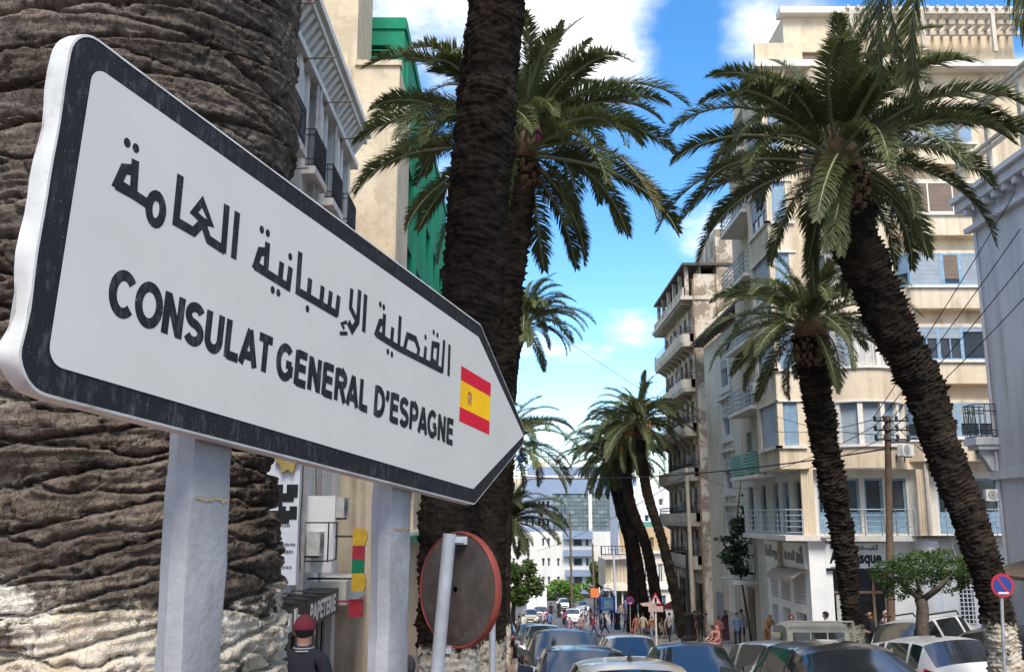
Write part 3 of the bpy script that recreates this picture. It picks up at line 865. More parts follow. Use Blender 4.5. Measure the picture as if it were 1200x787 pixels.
def frond_mesh(name, th0, th1, nl=110, seed=0, leaflen=.125, twist=0.0, mats=None, bend=1.6, vee=.75):
    """unit-length frond: rachis in the XZ plane starting at the origin, rising at th0 and ending at th1 (degrees)"""
    r = np.random.RandomState(seed)
    n = 60; s = np.linspace(0, 1, n)
    th = np.radians(th0+(th1-th0)*s**bend)
    x = np.concatenate([[0], np.cumsum(np.cos(th[:-1])/(n-1))]); z = np.concatenate([[0], np.cumsum(np.sin(th[:-1])/(n-1))])
    y = .05*np.sin(s*3+seed)*s*twist
    P = np.stack([x, y, z], -1); T = np.gradient(P, axis=0); T /= np.linalg.norm(T, axis=1)[:, None]
    side = np.array([0, 1.0, 0])
    V = []; Fq = []; mi = []
    # rachis: a tapering strip with thickness
    sel = np.linspace(0, n-1, 14).astype(int)
    for k, i in enumerate(sel):
        w = .014*(1-s[i])**.8+.0025; up = np.cross(T[i], side); up = -up if up[2] < 0 else up
        for q in ((-w, 0), (0, w*.7), (w, 0), (0, -w*.7)):
            V.append(P[i]+side*q[0]+up*q[1])
    for k in range(len(sel)-1):
        for q in range(4):
            a, b = k*4+q, k*4+(q+1) % 4
            Fq.append((a, b, b+4, a+4)); mi.append(1)
    for k in range(nl):
        t = .10+.90*(k+.5)/nl
        for sg in (-1, 1):
            tt = min(.999, t+r.uniform(-.4, .4)/nl)
            i = tt*(n-1); j = int(i); p = P[j]*(1-(i-j))+P[min(j+1, n-1)]*(i-j); tg = T[j]
            up = np.cross(tg, side); up = -up if up[2] < 0 else up
            if np.cos(th[j]) < 0: up = -up
            L_ = leaflen*min(1, .25+tt*5, (1.03-tt)*3.2+.18)*r.uniform(.85, 1.12)
            fw = .55+.75*tt+r.uniform(-.18, .18)
            d = side*sg*1.0+tg*fw+up*(vee*r.uniform(.35, 1.15))
            d /= np.linalg.norm(d)
            wd = np.cross(d, up); wd /= np.linalg.norm(wd); w = .0062*r.uniform(.75, 1.25)
            nrm = np.cross(wd, d)
            b0 = len(V)
            dr = np.array([0, 0, -1.0])*L_*r.uniform(.05, .45)
            V += [p-wd*w*.5, p+wd*w*.5, p+d*L_*.55+wd*w*.7+dr*.25, p+d*L_*.55-wd*w*.7+dr*.25, p+d*L_+dr+wd*w*.08, p+d*L_+dr-wd*w*.08]
            Fq += [(b0, b0+1, b0+2, b0+3), (b0+3, b0+2, b0+4, b0+5)]; mi += [0, 0]
    return tris_mesh(name, np.array(V), np.array(Fq), mats or [M['frond'], M['rachis']], mi)
FR = {}
for nm, th0, th1, bd in (('up', 78, 28, 1.6), ('up2', 64, -24, 1.5), ('arch', 47, -48, 1.35), ('arch2', 33, -60, 1.3), ('low', 14, -66, 1.3), ('low2', -5, -78, 1.2), ('hang', -34, -87, 1.0)):
    FR[nm] = [frond_mesh('frond', th0, th1, 155, hash_, bend=bd, twist=1) for hash_ in ((len(nm)*7+ord(nm[0])+th0) % 97, (len(nm)*5+ord(nm[1])+th0+31) % 97)]
FR['dry'] = [frond_mesh('frond', 5, -86, 90, 55, mats=[M['frond_dry'], M['rachis']], bend=1.2)]
def add_frond(palm, kind, org, az, L_, roll=0.0, dth=0.0, name='frond', k=None):
    me = FR[kind][rnd.randrange(len(FR[kind])) if k is None else k % len(FR[kind])]
    o = bpy.data.objects.new(name, me); COL.objects.link(o); o.parent = palm
    o.location = Vector(org)-wloc(palm)
    o.rotation_euler = (Matrix.Rotation(az, 3, 'Z') @ Matrix.Rotation(-dth, 3, 'Y') @ Matrix.Rotation(roll, 3, 'X')).to_euler()
    o.scale = (L_, L_*1.0, L_)
    return o
def crown(palm, c, L_, n, rr, seed=0, dens=1.0, tilt=(0, 0), dry=0, hang=6, skip=None):
    """fronds spiralling out of the top of the trunk"""
    r = random.Random(seed); ga = 2.39996
    order = ['up', 'up2', 'up2', 'arch', 'arch', 'arch', 'arch2', 'arch2', 'low', 'low', 'low2']
    for i in range(n):
        f = i/(n-1); az = i*ga+r.uniform(-.25, .25)
        kind = order[min(len(order)-1, int(f*len(order)))]
        ll = L_*(.72+.34*min(1, f*2.2))*r.uniform(.86, 1.08)*(1 if f < .85 else .92)
        base = Vector(c)+Vector((math.cos(az)*rr*(.25+.6*f), math.sin(az)*rr*(.25+.6*f), (.55-.9*f)*rr*1.6))
        if skip and skip(az, f): continue
        add_frond(palm, 'dry' if (f > .6 and r.random() < .07) else kind, base, az, ll*(1 if r.random() > .12 else .75), r.uniform(-.45, .45), r.uniform(-.16, .16))
    for i in range(hang):
        az = r.uniform(0, 6.28); base = Vector(c)+Vector((math.cos(az)*rr*.8, math.sin(az)*rr*.8, -rr*.8))
        add_frond(palm, 'hang' if i >= dry else 'dry', base, az, L_*r.uniform(.55, .8), r.uniform(-.3, .3))
_boot_me = None
def boots_ring(palm, c, rr, h, n, seed=0, axis=Vector((0, 0, 1)), sc_=1.0):
    """cut leaf bases bristling under the crown"""
    mb = MB(); r = random.Random(seed)
    for i in range(n):
        f = i/n; az = i*2.39996+r.uniform(-.1, .1); z = (f-1)*h
        p = Vector(c)+axis*z; rad = rr*(.8+.25*math.sin(f*3.1))
        d = Vector((math.cos(az), math.sin(az), 0)); tdir = Vector((-d.y, d.x, 0)); up = axis
        w = .075*sc_*r.uniform(.8, 1.2); l = .16*sc_*r.uniform(.6, 1.25); th = .05*sc_
        o = p+d*rad*.86
        tip = o+d*l*.75+up*l*.8
        vs = [o-tdir*w-up*th*1.6, o+tdir*w-up*th*1.6, o+tdir*w+up*th, o-tdir*w+up*th,
              tip-tdir*w*.62-up*th*.3, tip+tdir*w*.62-up*th*.3, tip+tdir*w*.55+up*th*.4-d*th, tip-tdir*w*.55+up*th*.4-d*th]
        mb.mesh(vs, [(0, 1, 5, 4), (1, 2, 6, 5), (2, 3, 7, 6), (3, 0, 4, 7), (4, 5, 6, 7)])
    return mb.build('leaf_bases', M['boot'], palm)
def palm(name, label, base_px, Y, nodes, rads, crown_len, nf, wash=1.7, m=None, seed=1, group='palms along the street', dv=.04, row=.1, amp=.035, rough=.03, nu=72,
         boots=None, crown_r=.42, hang=6, dry=0, Ys=None, col=None, skip=None, boot_n=90, crown_shift=(0, 0, 0)):
    """nodes: photo pixels (px, py) up the trunk; Y the distance of each"""
    Ys = Ys or [Y]*len(nodes)
    pts = [at(px, py, y) for (px, py), y in zip(nodes, Ys)]
    bx, by = pts[0].x+(pts[0].x-pts[1].x)*.0, pts[0].y
    g = gz(bx, by)
    pts = [Vector((bx+(pts[0].x-pts[1].x)*.15, by, g-.1))]+[p for p in pts if p.z > g+.3]
    t = thing(name, label, 'palm tree', (pts[0].x, pts[0].y, g), group=group)
    rads = [rads[0]*1.12]+list(rads)
    rads = rads[:len(pts)]+[rads[-1]]*(len(pts)-len(rads))
    mm = bark('palm_bark', *(col or ((.012, .009, .007), (.036, .027, .021), (.07, .053, .04))), wash_z=wash, fine=.7)
    palm_trunk(t, pts, rads, mm, nu, dv, row, amp, rough, boots, seed)
    c = pts[-1]; ax = (pts[-1]-pts[-2]).normalized()
    if boot_n: boots_ring(t, c+ax*.15, rads[-1]*1.1, 1.1, boot_n, seed, ax)
    c2 = c+ax*.25+Vector(crown_shift)
    mb = MB(); mb.lathe([(.05, -.6), (crown_r*.75, -.35), (crown_r*.9, 0), (crown_r*.6, .4), (.08, .75)], c2, 12); mb.build('crown_heart', M['boot'], t, smooth=True)
    crown(t, c2+ax*.2, crown_len, nf, crown_r, seed, hang=hang, dry=dry, skip=skip)
    return t, c2
# -- big trunk right behind the sign
def hero_palm():
    Y = 3.0
    g = pav_z(0, Y)
    pts = [Vector((xat(126, Y, -2), Y, g-.05)), at(127, 787, Y), at(128, 560, Y), at(140, 380, Y), at(152, 150, Y), at(163, 0, Y), at(175, -180, Y), Vector((-1.25, 3.1, 4.8)), Vector((-1.1, 3.2, 9.5))]
    rads = [.58, .50, .485, .50, .515, .51, .5, .47, .42]
    t = thing('palm_tree', 'huge furrowed grey-brown palm trunk with flaking whitewash behind the arrow sign', 'palm tree', tuple(pts[0]), group='palms along the street')
    mm = bark('palm_bark_near', (.045, .036, .03), (.15, .122, .10), (.25, .212, .18), wash_z=1.9, fine=1.0, wash_noise=.11)
    def holes(P, U, VV, RR):
        return P
    o, C, A, B = palm_trunk(t, pts[:7], rads[:7], mm, 640, .0056, .092, .034, .02, None, 4, hero=True)
    palm_trunk(t, pts[6:], rads[6:], mm, 60, .05, .1, .04, .03, None, 6, name='upper_trunk')
    c = pts[-1]
    crown(t, c+Vector((0, 0, .5)), 4.4, 46, .5, 3, hang=4)
hero_palm()
# ------------------------------------------------------------------ buildings
M['cream'] = plaster('cream_render', (.68, .58, .44), (.60, .49, .35), (.27, .2, .14), .8)
M['cream_white'] = plaster('white_render', (.74, .71, .65), (.66, .62, .55), (.34, .29, .23), .45)
M['old'] = plaster('old_peeling_render', (.62, .54, .44), (.53, .46, .36), (.24, .19, .14), .6, (.25, .2, .15), .5, .9)
M['old2'] = plaster('weathered_balcony_stone', (.60, .54, .45), (.5, .44, .35), (.2, .16, .12), .7, (.33, .27, .21), .4, 1.2)
M['moor'] = plaster('pale_stone_render', (.72, .65, .54), (.64, .56, .45), (.28, .22, .16), .6)
M['moor_white'] = plaster('pale_trim', (.70, .68, .63), (.6, .57, .51), (.3, .25, .2), .5)
M['bluewhite'] = plaster('cool_white_render', (.70, .69, .70), (.63, .62, .63), (.3, .27, .25), .6)
M['leftwhite'] = plaster('old_white_render', (.68, .67, .64), (.60, .58, .55), (.26, .23, .2), .5)
M['beige'] = plaster('beige_render', (.60, .50, .36), (.52, .42, .29), (.22, .17, .12), .6, (.42, .34, .24), .47, .8)
M['green'] = plaster('green_cladding', (.012, .24, .13), (.012, .2, .11), (.012, .12, .07), .7)
M['green_dk'] = mat('green_dark', (.01, .17, .085), .5, .1)
M['ochre'] = plaster('ochre_render', (.5, .36, .2), (.42, .3, .17), (.2, .14, .1), .5)
M['farwhite'] = plaster('far_white_render', (.7, .68, .63), (.64, .62, .57), (.35, .3, .26), .4)
M['farblue'] = plaster('pale_blue_cladding', (.25, .31, .41), (.21, .27, .37), (.16, .2, .28), .3)
M['yellow'] = plaster('pale_yellow_render', (.68, .58, .38), (.62, .52, .33), (.4, .32, .22), .3)
M['blue'] = mat('faded_blue_paint', (.20, .31, .42), .6, .22, 6, dirt=((.3, .35, .38), .3), dscale=10)
M['blind'] = slatted('grey_blue_roller_blind', (.28, .32, .36), .055)
M['blind_blue'] = slatted('blue_roller_blind', (.19, .29, .4), .055)
M['blind_brown'] = slatted('brown_roller_blind', (.16, .11, .08), .055)
M['shutter_white'] = slatted('white_shutter', (.62, .61, .59), .07)
M['shutter_beige'] = slatted('beige_roller_shutter', (.36, .29, .22), .09)
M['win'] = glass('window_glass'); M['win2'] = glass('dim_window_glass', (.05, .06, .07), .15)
M['curtain'] = mat('net_curtain', (.45, .45, .43), .9, .2, 8)
M['winframe'] = mat('white_window_frame', (.62, .61, .58), .6, .1)
M['iron'] = mat('black_iron', (.02, .02, .022), .5, .2, 8)
M['rail'] = mat('grey_blue_railing', (.3, .36, .4), .5, .2, 8)
M['greenrail'] = mat('green_painted_panel', (.09, .26, .2), .6, .25, 4)
M['ac'] = mat('ac_unit_white', (.55, .54, .51), .55, .2, 6, dirt=((.3, .26, .2), .3))
M['acdark'] = mat('ac_grille', (.06, .06, .06), .6, .2)
M['shopwhite'] = mat('shop_white', (.78, .78, .77), .45, .06, 2)
M['letter'] = mat('black_letter', (.012, .012, .014), .4, .1)
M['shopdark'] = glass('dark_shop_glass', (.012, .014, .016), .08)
M['awning'] = mat('beige_awning', (.52, .42, .34), .85, .12, 3)
M['pipe'] = mat('grey_pipe', (.4, .38, .36), .6, .2)
M['roofdark'] = mat('dark_roof', (.09, .075, .065), .85, .3)
M['rusty'] = mat('rusty_sheet', (.2, .13, .09), .85, .4, 6)
M['lightblue'] = mat('light_blue_fascia', (.36, .55, .63), .5, .12, 2)
M['woodbrown'] = mat('brown_shutter', (.25, .16, .1), .7, .25)
M['gold'] = mat('gold_emblem', (.4, .29, .09), .4, .2, metal=.4)
M['banner'] = mat('white_banner', (.66, .68, .72), .5, .06)
M['redsign'] = mat('red_sign', (.34, .025, .04), .5, .15)
M['yellowsign'] = mat('yellow_sign', (.55, .34, .03), .5, .15)
M['lettergrey'] = mat('small_grey_print', (.12, .12, .13), .5, .1)
M['whiteprint'] = mat('white_print', (.75, .75, .74), .5, .05)

def window(b, fr, a0, a1, z0, z1, style='glass', depth=.16, frame=.06, mull=1, fm=None, blind=None, bl=.0, sill=True, rail_=False):
    """window part > pane, blind, sill; sits in the opening"""
    fm = fm or M['winframe']
    mb = MB(); w0, w1 = -depth-.05, -depth+.02
    fr.box(mb, a0, a0+frame, w0, w1, z0, z1); fr.box(mb, a1-frame, a1, w0, w1, z0, z1)
    fr.box(mb, a0+frame, a1-frame, w0, w1, z0, z0+frame); fr.box(mb, a0+frame, a1-frame, w0, w1, z1-frame, z1)
    for k in range(1, mull):
        a = a0+(a1-a0)*k/mull; fr.box(mb, a-frame*.4, a+frame*.4, w0, w1-.004, z0+frame, z1-frame)
    o = mb.build('window', fm, b)
    mb = MB(); mb.poly([fr.pt(a0, -depth-.03, z0), fr.pt(a1, -depth-.03, z0), fr.pt(a1, -depth-.03, z1), fr.pt(a0, -depth-.03, z1)])
    mb.build('pane', M['curtain'] if style == 'curtain' else (M['win2'] if style == 'dim' else M['win']), o)
    if bl > 0:
        mb = MB(); fr.box(mb, a0+frame, a1-frame, -depth-.02, -depth+.012, z1-(z1-z0)*bl, z1-frame)
        mb.build('blind', blind or M['blind'], o)
    if sill:
        mb = MB(); fr.box(mb, a0-.08, a1+.08, -depth, .09, z0-.09, z0); mb.build('sill', M['cream_white'], o)
    return o
def ac_unit(c, fr_n, label, group='air conditioners on the facades', s=1.0, wall=None):
    """split unit hung on a wall; c = world centre, fr_n = outward direction (x, y)"""
    n = Vector((fr_n[0], fr_n[1], 0)).normalized(); u = Vector((-n.y, n.x, 0)); c = Vector(c)
    t = thing('air_conditioner', label, 'air conditioner', tuple(c), group=group)
    def bx(mb, a0, a1, w0, w1, z0, z1):
        P = lambda a, w, z: c+u*a*s+n*w*s+Vector((0, 0, z*s))
        mb.hexa([P(a0, w0, z0), P(a1, w0, z0), P(a1, w1, z0), P(a0, w1, z0), P(a0, w0, z1), P(a1, w0, z1), P(a1, w1, z1), P(a0, w1, z1)])
    mb = MB(); bx(mb, -.42, .42, -.15, .15, -.28, .28); mb.build('case', M['ac'], t)
    mb = MB(); P0 = c+n*.155*s-u*.1*s
    for r0, r1 in ((.0, .05), (.08, .11), (.14, .165), (.2, .235)):
        for q in range(16):
            a, a2 = q*math.pi/8, (q+1)*math.pi/8
            mb.poly([P0+(u*math.cos(x)+Vector((0, 0, math.sin(x))))*r*s for x, r in ((a, r0), (a, r1), (a2, r1), (a2, r0))])
    mb.build('fan_grille', M['acdark'], t)
    for a in (-.3, .3):
        mb = MB(); bx(mb, a-.02, a+.02, -.34, .12, -.33, -.285); bx(mb, a-.018, a+.018, -.345, -.3, -.55, -.2); mb.build('bracket', M['iron'], t)
    return t

# ---------------- cream corner building (right)
def corner_building():
    g = pav_z(12, 38)
    b = thing('apartment_building', 'cream rounded-corner apartment block with blue blinds above white shop', 'building', (14, 40, g))
    FX = Frame((0, 38.0), (1, 0)); FL = Frame((10.65, 41.2), (0, -1)); FLL = Frame((11.9, 49.5), (0, -1))
    P = 3.1; S0, H0 = 2.85, 4.6; OV = 1.93; TOP = 19.0
    floors = range(5)
    # --- main walls
    mb = MB()
    fwall(mb, FL, 0, 3.2, OV, TOP, [(.5, 3.2, S0+P*k, H0+P*k) for k in floors])
    fwall(mb, FX, 10.65, 11.75, OV, TOP, [(10.65, 11.45, S0+P*k, H0+P*k) for k in floors])
    back = Frame((0, 38.45), (1, 0))
    mb.poly([back.pt(11.75, 0, OV), back.pt(12.6, 0, OV), back.pt(12.6, 0, TOP), back.pt(11.75, 0, TOP)])
    mb.poly([FX.pt(11.75, 0, OV), back.pt(11.75, 0, OV), back.pt(11.75, 0, TOP), FX.pt(11.75, 0, TOP)])
    fwall(mb, back, 15.75, 22.5, OV, TOP, [(16.5, 18.9, S0+.33+P*k, S0+1.7+P*k) for k in floors])
    lops = []
    for k in range(0, 6):
        z = 1.95+3.1*k
        lops += [(1.2, 2.3, z+.05, z+2.3), (3.6, 4.7, z+.05, z+2.3), (6.0, 7.2, z+.05, z+2.3)]
    fwall(mb, FLL, 0, 8.3, OV, TOP, lops)
    mb.poly([(10.65, 41.2, OV), (11.9, 41.2, OV), (11.9, 41.2, TOP), (10.65, 41.2, TOP)])
    mb.poly([(10.65, 41.2, OV), (11.9, 41.2, OV), (11.9, 38.9, OV), (11.75, 38, OV), (10.65, 38, OV)])      # soffit
    mb.poly([(11.75, 38.0, OV), (11.75, 38.9, OV), (22.5, 38.9, OV), (22.5, 38.45, OV), (12, 38.45, OV)])
    mb.build('wall', M['cream'], b)
    # --- the rounded bow
    cx, cy, r = 14.15, 39.0, 1.80
    a_lo, a_hi = math.atan2(-.55, -1.7), math.atan2(-.55, 1.7)
    def arc(f, rr=r): 
        an = a_lo+(a_hi-a_lo)*f; return (cx+rr*math.cos(an), cy+rr*math.sin(an))
    n = 24
    bands = [(OV, S0)]+[(H0+P*k, S0+P*(k+1)) for k in range(4)]+[(H0+P*4, TOP)]
    for z0, z1 in bands:
        mb = MB()
        for i in range(n):
            p, q = arc(i/n), arc((i+1)/n)
            mb.poly([(*p, z0), (*q, z0), (*q, z1), (*p, z1)])
            pi, qi = arc(i/n, r-.4), arc((i+1)/n, r-.4)
            mb.poly([(*p, z1), (*q, z1), (*qi, z1), (*pi, z1)]); mb.poly([(*pi, z0), (*qi, z0), (*q, z0), (*p, z0)])
        mb.build('bow_wall', M['cream'], b, smooth=30)
    for k in range(5):
        for z, h, o_ in ((S0+P*k, .1, .1), (H0+P*k, .08, .05)):
            mb = MB()
            for i in range(n):
                p, q = arc(i/n, r+o_), arc((i+1)/n, r+o_); pi, qi = arc(i/n, r-.1), arc((i+1)/n, r-.1)
                mb.hexa([(*p, z-h), (*q, z-h), (*qi, z-h), (*pi, z-h), (*p, z+.002), (*q, z+.002), (*qi, z+.002), (*pi, z+.002)])
            mb.build('bow_ledge', M['cream_white'], b)
        npan = 5
        for j in range(npan+1):
            f = j/npan; mb = MB(); df = .022
            p0, p1, q0, q1 = arc(f-df, r-.02), arc(f+df, r-.02), arc(f-df, r-.3), arc(f+df, r-.3)
            z0, z1 = S0+P*k, H0+P*k-.082
            mb.hexa([(*p0, z0), (*p1, z0), (*q1, z0), (*q0, z0), (*p0, z1), (*p1, z1), (*q1, z1), (*q0, z1)])
            mb.build('pier', M['cream_white'], b)
        for j in range(npan):
            f0, f1 = j/npan+.02, (j+1)/npan-.02
            p, q = arc(f0, r-.2), arc(f1, r-.2); z0, z1 = S0+P*k, H0+P*k
            fr = Frame(p, (q[0]-p[0], q[1]-p[1])); w = math.dist(p, q)
            open_ = (k, j) in ((1, 2), (1, 3), (2, 1), (3, 2))
            window(b, fr, 0, w, z0, z1-.08, 'curtain' if open_ else 'glass', 0.02, .05, 2, M['blue'] if not open_ else M['winframe'],
                   M['blind'] if (j+k) % 3 else M['blind_blue'], .0 if open_ else (.98 if k < 2 else rnd.choice((.98, .8, .98, .55))), sill=False)
    # --- windows wrapped round the left bay
    for k in floors:
        window(b, FL, .5, 3.19, S0+P*k, H0+P*k, 'glass', .08, .06, 3, M['blue'], M['blind'], .97 if k != 3 else .6, sill=False)
        window(b, FX, 10.66, 11.45, S0+P*k, H0+P*k, 'glass', .08, .06, 2, M['blue'], M['blind_blue'], .97, sill=False)
        mb = MB(); z = S0+P*k
        FL.box(mb, .3, 3.31, -.1, .11, z-.12, z-.002); FX.box(mb, 10.54, 11.75, -.1, .11, z-.118, z-.004)
        mb.build('bay_ledge', M['cream_white'], b)
        mb = MB(); z = H0+P*k
        FL.box(mb, .3, 3.27, -.02, .07, z, z+.07); FX.box(mb, 10.58, 11.75, -.02, .07, z+.002, z+.068)
        mb.build('bay_ledge', M['cream_white'], b)
    # --- splayed shallow bays of the right wing
    for k in floors:
        z0, z1 = S0+.33+P*k, S0+1.7+P*k
        bay = Frame((15.95, 38.35), (1, 0)); pr = .55
        mb = MB()
        bf = Frame((16.35, 38.45-pr), (1, 0))
        for lo, hi in ((z0-.95, z0-.1), (z1, z1+.12)):
            mb.poly([(15.95, 38.45, lo), (16.35, 38.45-pr, lo), (16.35, 38.45-pr, hi), (15.95, 38.45, hi)])
            mb.poly([bf.pt(0, 0, lo), bf.pt(3.2, 0, lo), bf.pt(3.2, 0, hi), bf.pt(0, 0, hi)])
            for zz in (lo, hi):
                mb.poly([(15.95, 38.45, zz), (16.35, 38.45-pr, zz), (19.55, 38.45-pr, zz), (19.55, 38.45, zz)])
        mb.build('bay_wall', M['cream'], b)
        mb = MB(); bf.box(mb, -.12, 3.3, -.3, .1, z0-.1, z0); mb.build('bay_ledge', M['cream_white'], b)
        sf = Frame((15.95, 38.45), (.4, -pr)); sl = math.hypot(.4, pr)
        window(b, sf, .02, sl, z0, z1, 'glass', .0, .07, 1, M['blue'], M['blind_blue'], .6, sill=False)
        if k == 1:
            window(b, bf, 0, .95, z0, z1, 'dim', .0, .07, 2, M['blue'], M['blind'], .35, sill=False)
            window(b, bf, .95, 1.9, z0, z1, 'dim', .0, .07, 2, M['blue'], M['blind'], .35, sill=False)
            window(b, bf, 1.9, 2.9, z0, z1, 'glass', .0, .07, 1, M['blue'], M['blind'], .15, sill=False)
        elif k == 2:
            window(b, bf, 0, 1.35, z0, z1, 'glass', .0, .07, 1, M['blue'], M['blind'], .97, sill=False)
            window(b, bf, 1.35, 2.1, z0, z1, 'glass', .0, .08, 1, M['blue'], M['blind_brown'], .8, sill=False)
            window(b, bf, 2.1, 3.1, z0, z1, 'glass', .0, .07, 1, M['blue'], M['blind'], .97, sill=False)
        elif k == 3:
            window(b, bf, 0, 3.1, z0, z1, 'dim', .0, .07, 3, M['cream_white'], M['blind_brown'], .95, sill=False)
        else:
            window(b, bf, 0, 1.5, z0, z1, 'glass', .0, .07, 2, M['blue'], M['blind'], .97, sill=False)
            window(b, bf, 1.5, 3.1, z0, z1, 'glass', .0, .07, 2, M['blue'], M['blind_blue'] if k else M['blind'], .97 if k else .6, sill=False)
        mb = MB(); mb.poly([back.pt(16.3, -.02, z0), back.pt(19.5, -.02, z0), back.pt(19.5, -.02, z1), back.pt(16.3, -.02, z1)]); mb.build('inner_wall', M['win2'], b)
    # --- balconies and doors of the long left side
    for k in range(0, 6):
        z = 1.95+3.1*k
        for (a0, a1) in ((1.2, 2.3), (3.6, 4.7), (6.0, 7.2)):
            window(b, FLL, a0, a1, z+.05, z+2.3, 'glass', .18, .07, 2, M['blue'] if (k+int(a0)) % 2 else M['winframe'], M['blind'], rnd.choice((0, .4, .9)), sill=False)
        if k >= 0:
            bal = part_box('balcony', M['cream_white'], b, FLL, (2.0, 6.6, 0, 1.1, z-.16, z))
            mb = MB()
            if k == 0:
                for zz in np.arange(.08, .95, .14): FLL.box(mb, 2.0, 6.6, 1.03, 1.08, z+zz, z+zz+.10)
                for aa in (2.0, 6.55):
                    for zz in np.arange(.08, .95, .14): FLL.box(mb, aa, aa+.05, 0, 1.03, z+zz, z+zz+.10)
                mb.build('balustrade', M['greenrail'], bal)
            else:
                railing(mb, FLL, 2.0, 6.6, 0, 1.08, z, 1.0, .3, .016, rails=(.1, .33, .55, .78, 1.0))
                mb.build('railing', M['rail'], bal)
    # --- first floor: recessed doors behind a long railing
    F1 = Frame((0, 38.9), (1, 0)); F1L = Frame((11.9, 49.5), (0, -1))
    ops = [(12.35+.95*j, 13.1+.95*j, -.6, 1.6) for j in range(4)]+[(17.2, 18.3, -.6, 1.6), (18.6, 19.7, -.6, 1.6)]
    mb = MB(); fwall(mb, F1, 11.9, 22.5, -.66, OV, ops); 
    opl = [(1.0, 2.0, -.6, 1.55), (3.4, 4.4, -.6, 1.55), (5.6, 6.5, -.6, 1.55), (7.2, 8.1, -.6, 1.55), (8.9, 10.1, -.6, 1.55)]
    fwall(mb, F1L, 0, 10.6, -.86, OV, opl); mb.build('wall', M['cream_white'], b)
    for i, (a0, a1, z0, z1) in enumerate(ops):
        o = window(b, F1, a0, a1, z0, z1, 'dim' if i % 2 else 'glass', .12, .09, 1, M['blue'], M['blind'], .0, sill=False)
        part_box('door_panel', M['blue'], o, F1, (a0+.09, a1-.09, -.15, -.085, z0+.05, z0+.85))
    for a0, a1, z0, z1 in opl: window(b, F1L, a0, a1, z0, z1, 'glass', .14, .09, 2, M['blue'], M['blind'], rnd.choice((0, .3)), sill=False)
    slabp = [(10.75, 45.2), (10.75, 38.15), (11.7, 37.75), (12.2, 37.75)]+[arc(i/12, r+.25) for i in range(1, 12)]+[(15.75, 37.75), (22.5, 37.75), (22.5, 39), (11.8, 39), (11.8, 45.2)]
    mb = MB(); nn = len(slabp); z0, z1 = -.86, -.66
    mb.poly([(*p, z1) for p in slabp]); mb.poly([(*p, z0) for p in reversed(slabp)])
    for i in range(nn):
        p, q = slabp[i], slabp[(i+1) % nn]; mb.poly([(*p, z0), (*q, z0), (*q, z1), (*p, z1)])
    sl = mb.build('balcony_slab', M['cream_white'], b)
    def rail_run(pl, name='railing'):
        mb = MB()
        for h in (.12, .34, .56, .78, 1.0): mb.tube([(*p, -.66+h) for p in pl], .018 if h < 1 else .024, 6)
        tot = 0
        for i in range(len(pl)-1):
            d = math.dist(pl[i], pl[i+1]); m_ = max(1, round(d/.62))
            for q in range(m_+1):
                t = q/m_; x, y = pl[i][0]+(pl[i+1][0]-pl[i][0])*t, pl[i][1]+(pl[i+1][1]-pl[i][1])*t
                mb.tube([(x, y, -.66), (x, y, .36)], .02, 5)
        mb.build(name, M['rail'], b)
    rail_run([(10.85, 45.0), (10.85, 38.3), (11.4, 38.0)])
    rail_run([(12.2, 37.85)]+[arc(i/8, r+.15) for i in range(1, 8)]+[(15.75, 37.85)])
    rail_run([(17.0, 37.85), (19.6, 37.85)])
    for x0 in (11.55, 16.15):
        mb = MB()
        for j in range(5): mb.tube([(x0+.1*j, 38.25, -.66), (x0+.1*j, 38.25, OV)], .06, 8)
        mb.build('fluted_column', M['cream'], b, smooth=60)
    # --- ground floor shop
    G0 = Frame((0, 38.25), (1, 0)); GL = Frame((11.75, 45.0), (0, -1)); mbx = MB(); mbx.poly([(12.5, 45, g-1.5), (12.5, 49.5, g-1.5), (12.5, 49.5, -.86), (12.5, 45, -.86)]); mbx.poly([(11.75, 45, g-1.5), (12.5, 45, g-1.5), (12.5, 45, -.86), (11.75, 45, -.86)]); mbx.poly([(11.9, 49.5, -.86), (12.5, 49.5, -.86), (12.5, 45, -.86), (11.9, 45, -.86)]); mbx.build('wall', M['cream_white'], b)
    ops = [(12.55, 14.7, g, -1.95), (17.4, 18.0, g+1.2, -1.6), (18.2, 19.6, g+1.0, -1.5)]
    mb = MB(); fwall(mb, G0, 11.75, 22.5, g-.6, -.86, ops, .5)
    opl = [(.5, 1.7, -3.45, -2.2), (2.2, 3.6, -3.45, -2.2), (4.1, 5.8, -3.45, -2.2), (.6, 1.5, g-.6, -3.75), (2.3, 3.5, g-.6, -3.75), (4.2, 5.7, g-.6, -3.75)]
    fwall(mb, GL, 0, 6.75, g-.8, -.86, opl, .4)
    mb.build('shop_wall', M['shopwhite'], b)
    for j, (a0, a1, z0, z1) in enumerate(opl[:3]):
        mb = MB(); mb.poly([GL.pt(a0, -.14, z0), GL.pt(a1, -.14, z0), GL.pt(a1, -.14, z1), GL.pt(a0, -.14, z1)]); gr = mb.build('window', M['win2'], b)
        mb = MB()
        for k in range(int((a1-a0)/.14)+1): GL.box(mb, a0+k*.14, a0+k*.14+.025, -.06, -.035, z0, z1)
        for k in range(10): GL.box(mb, a0, a1, -.063, -.03, z0+k*.14, z0+k*.14+.025)
        mb.build('grille', M['shopwhite'], gr)
        mb = MB(); GL.box(mb, a0, a1, -.05, -.01, z1-.5, z1); mb.build('blind', M['shutter_white'], gr)
    for (a0, a1, z0, z1) in opl[3:]:
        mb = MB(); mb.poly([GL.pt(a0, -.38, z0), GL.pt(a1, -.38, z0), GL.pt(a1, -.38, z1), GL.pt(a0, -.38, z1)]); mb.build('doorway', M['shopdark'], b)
    part_box('door', M['blue'], b, GL, (.6, 1.5, -.37, -.32, g-.4, -3.9))
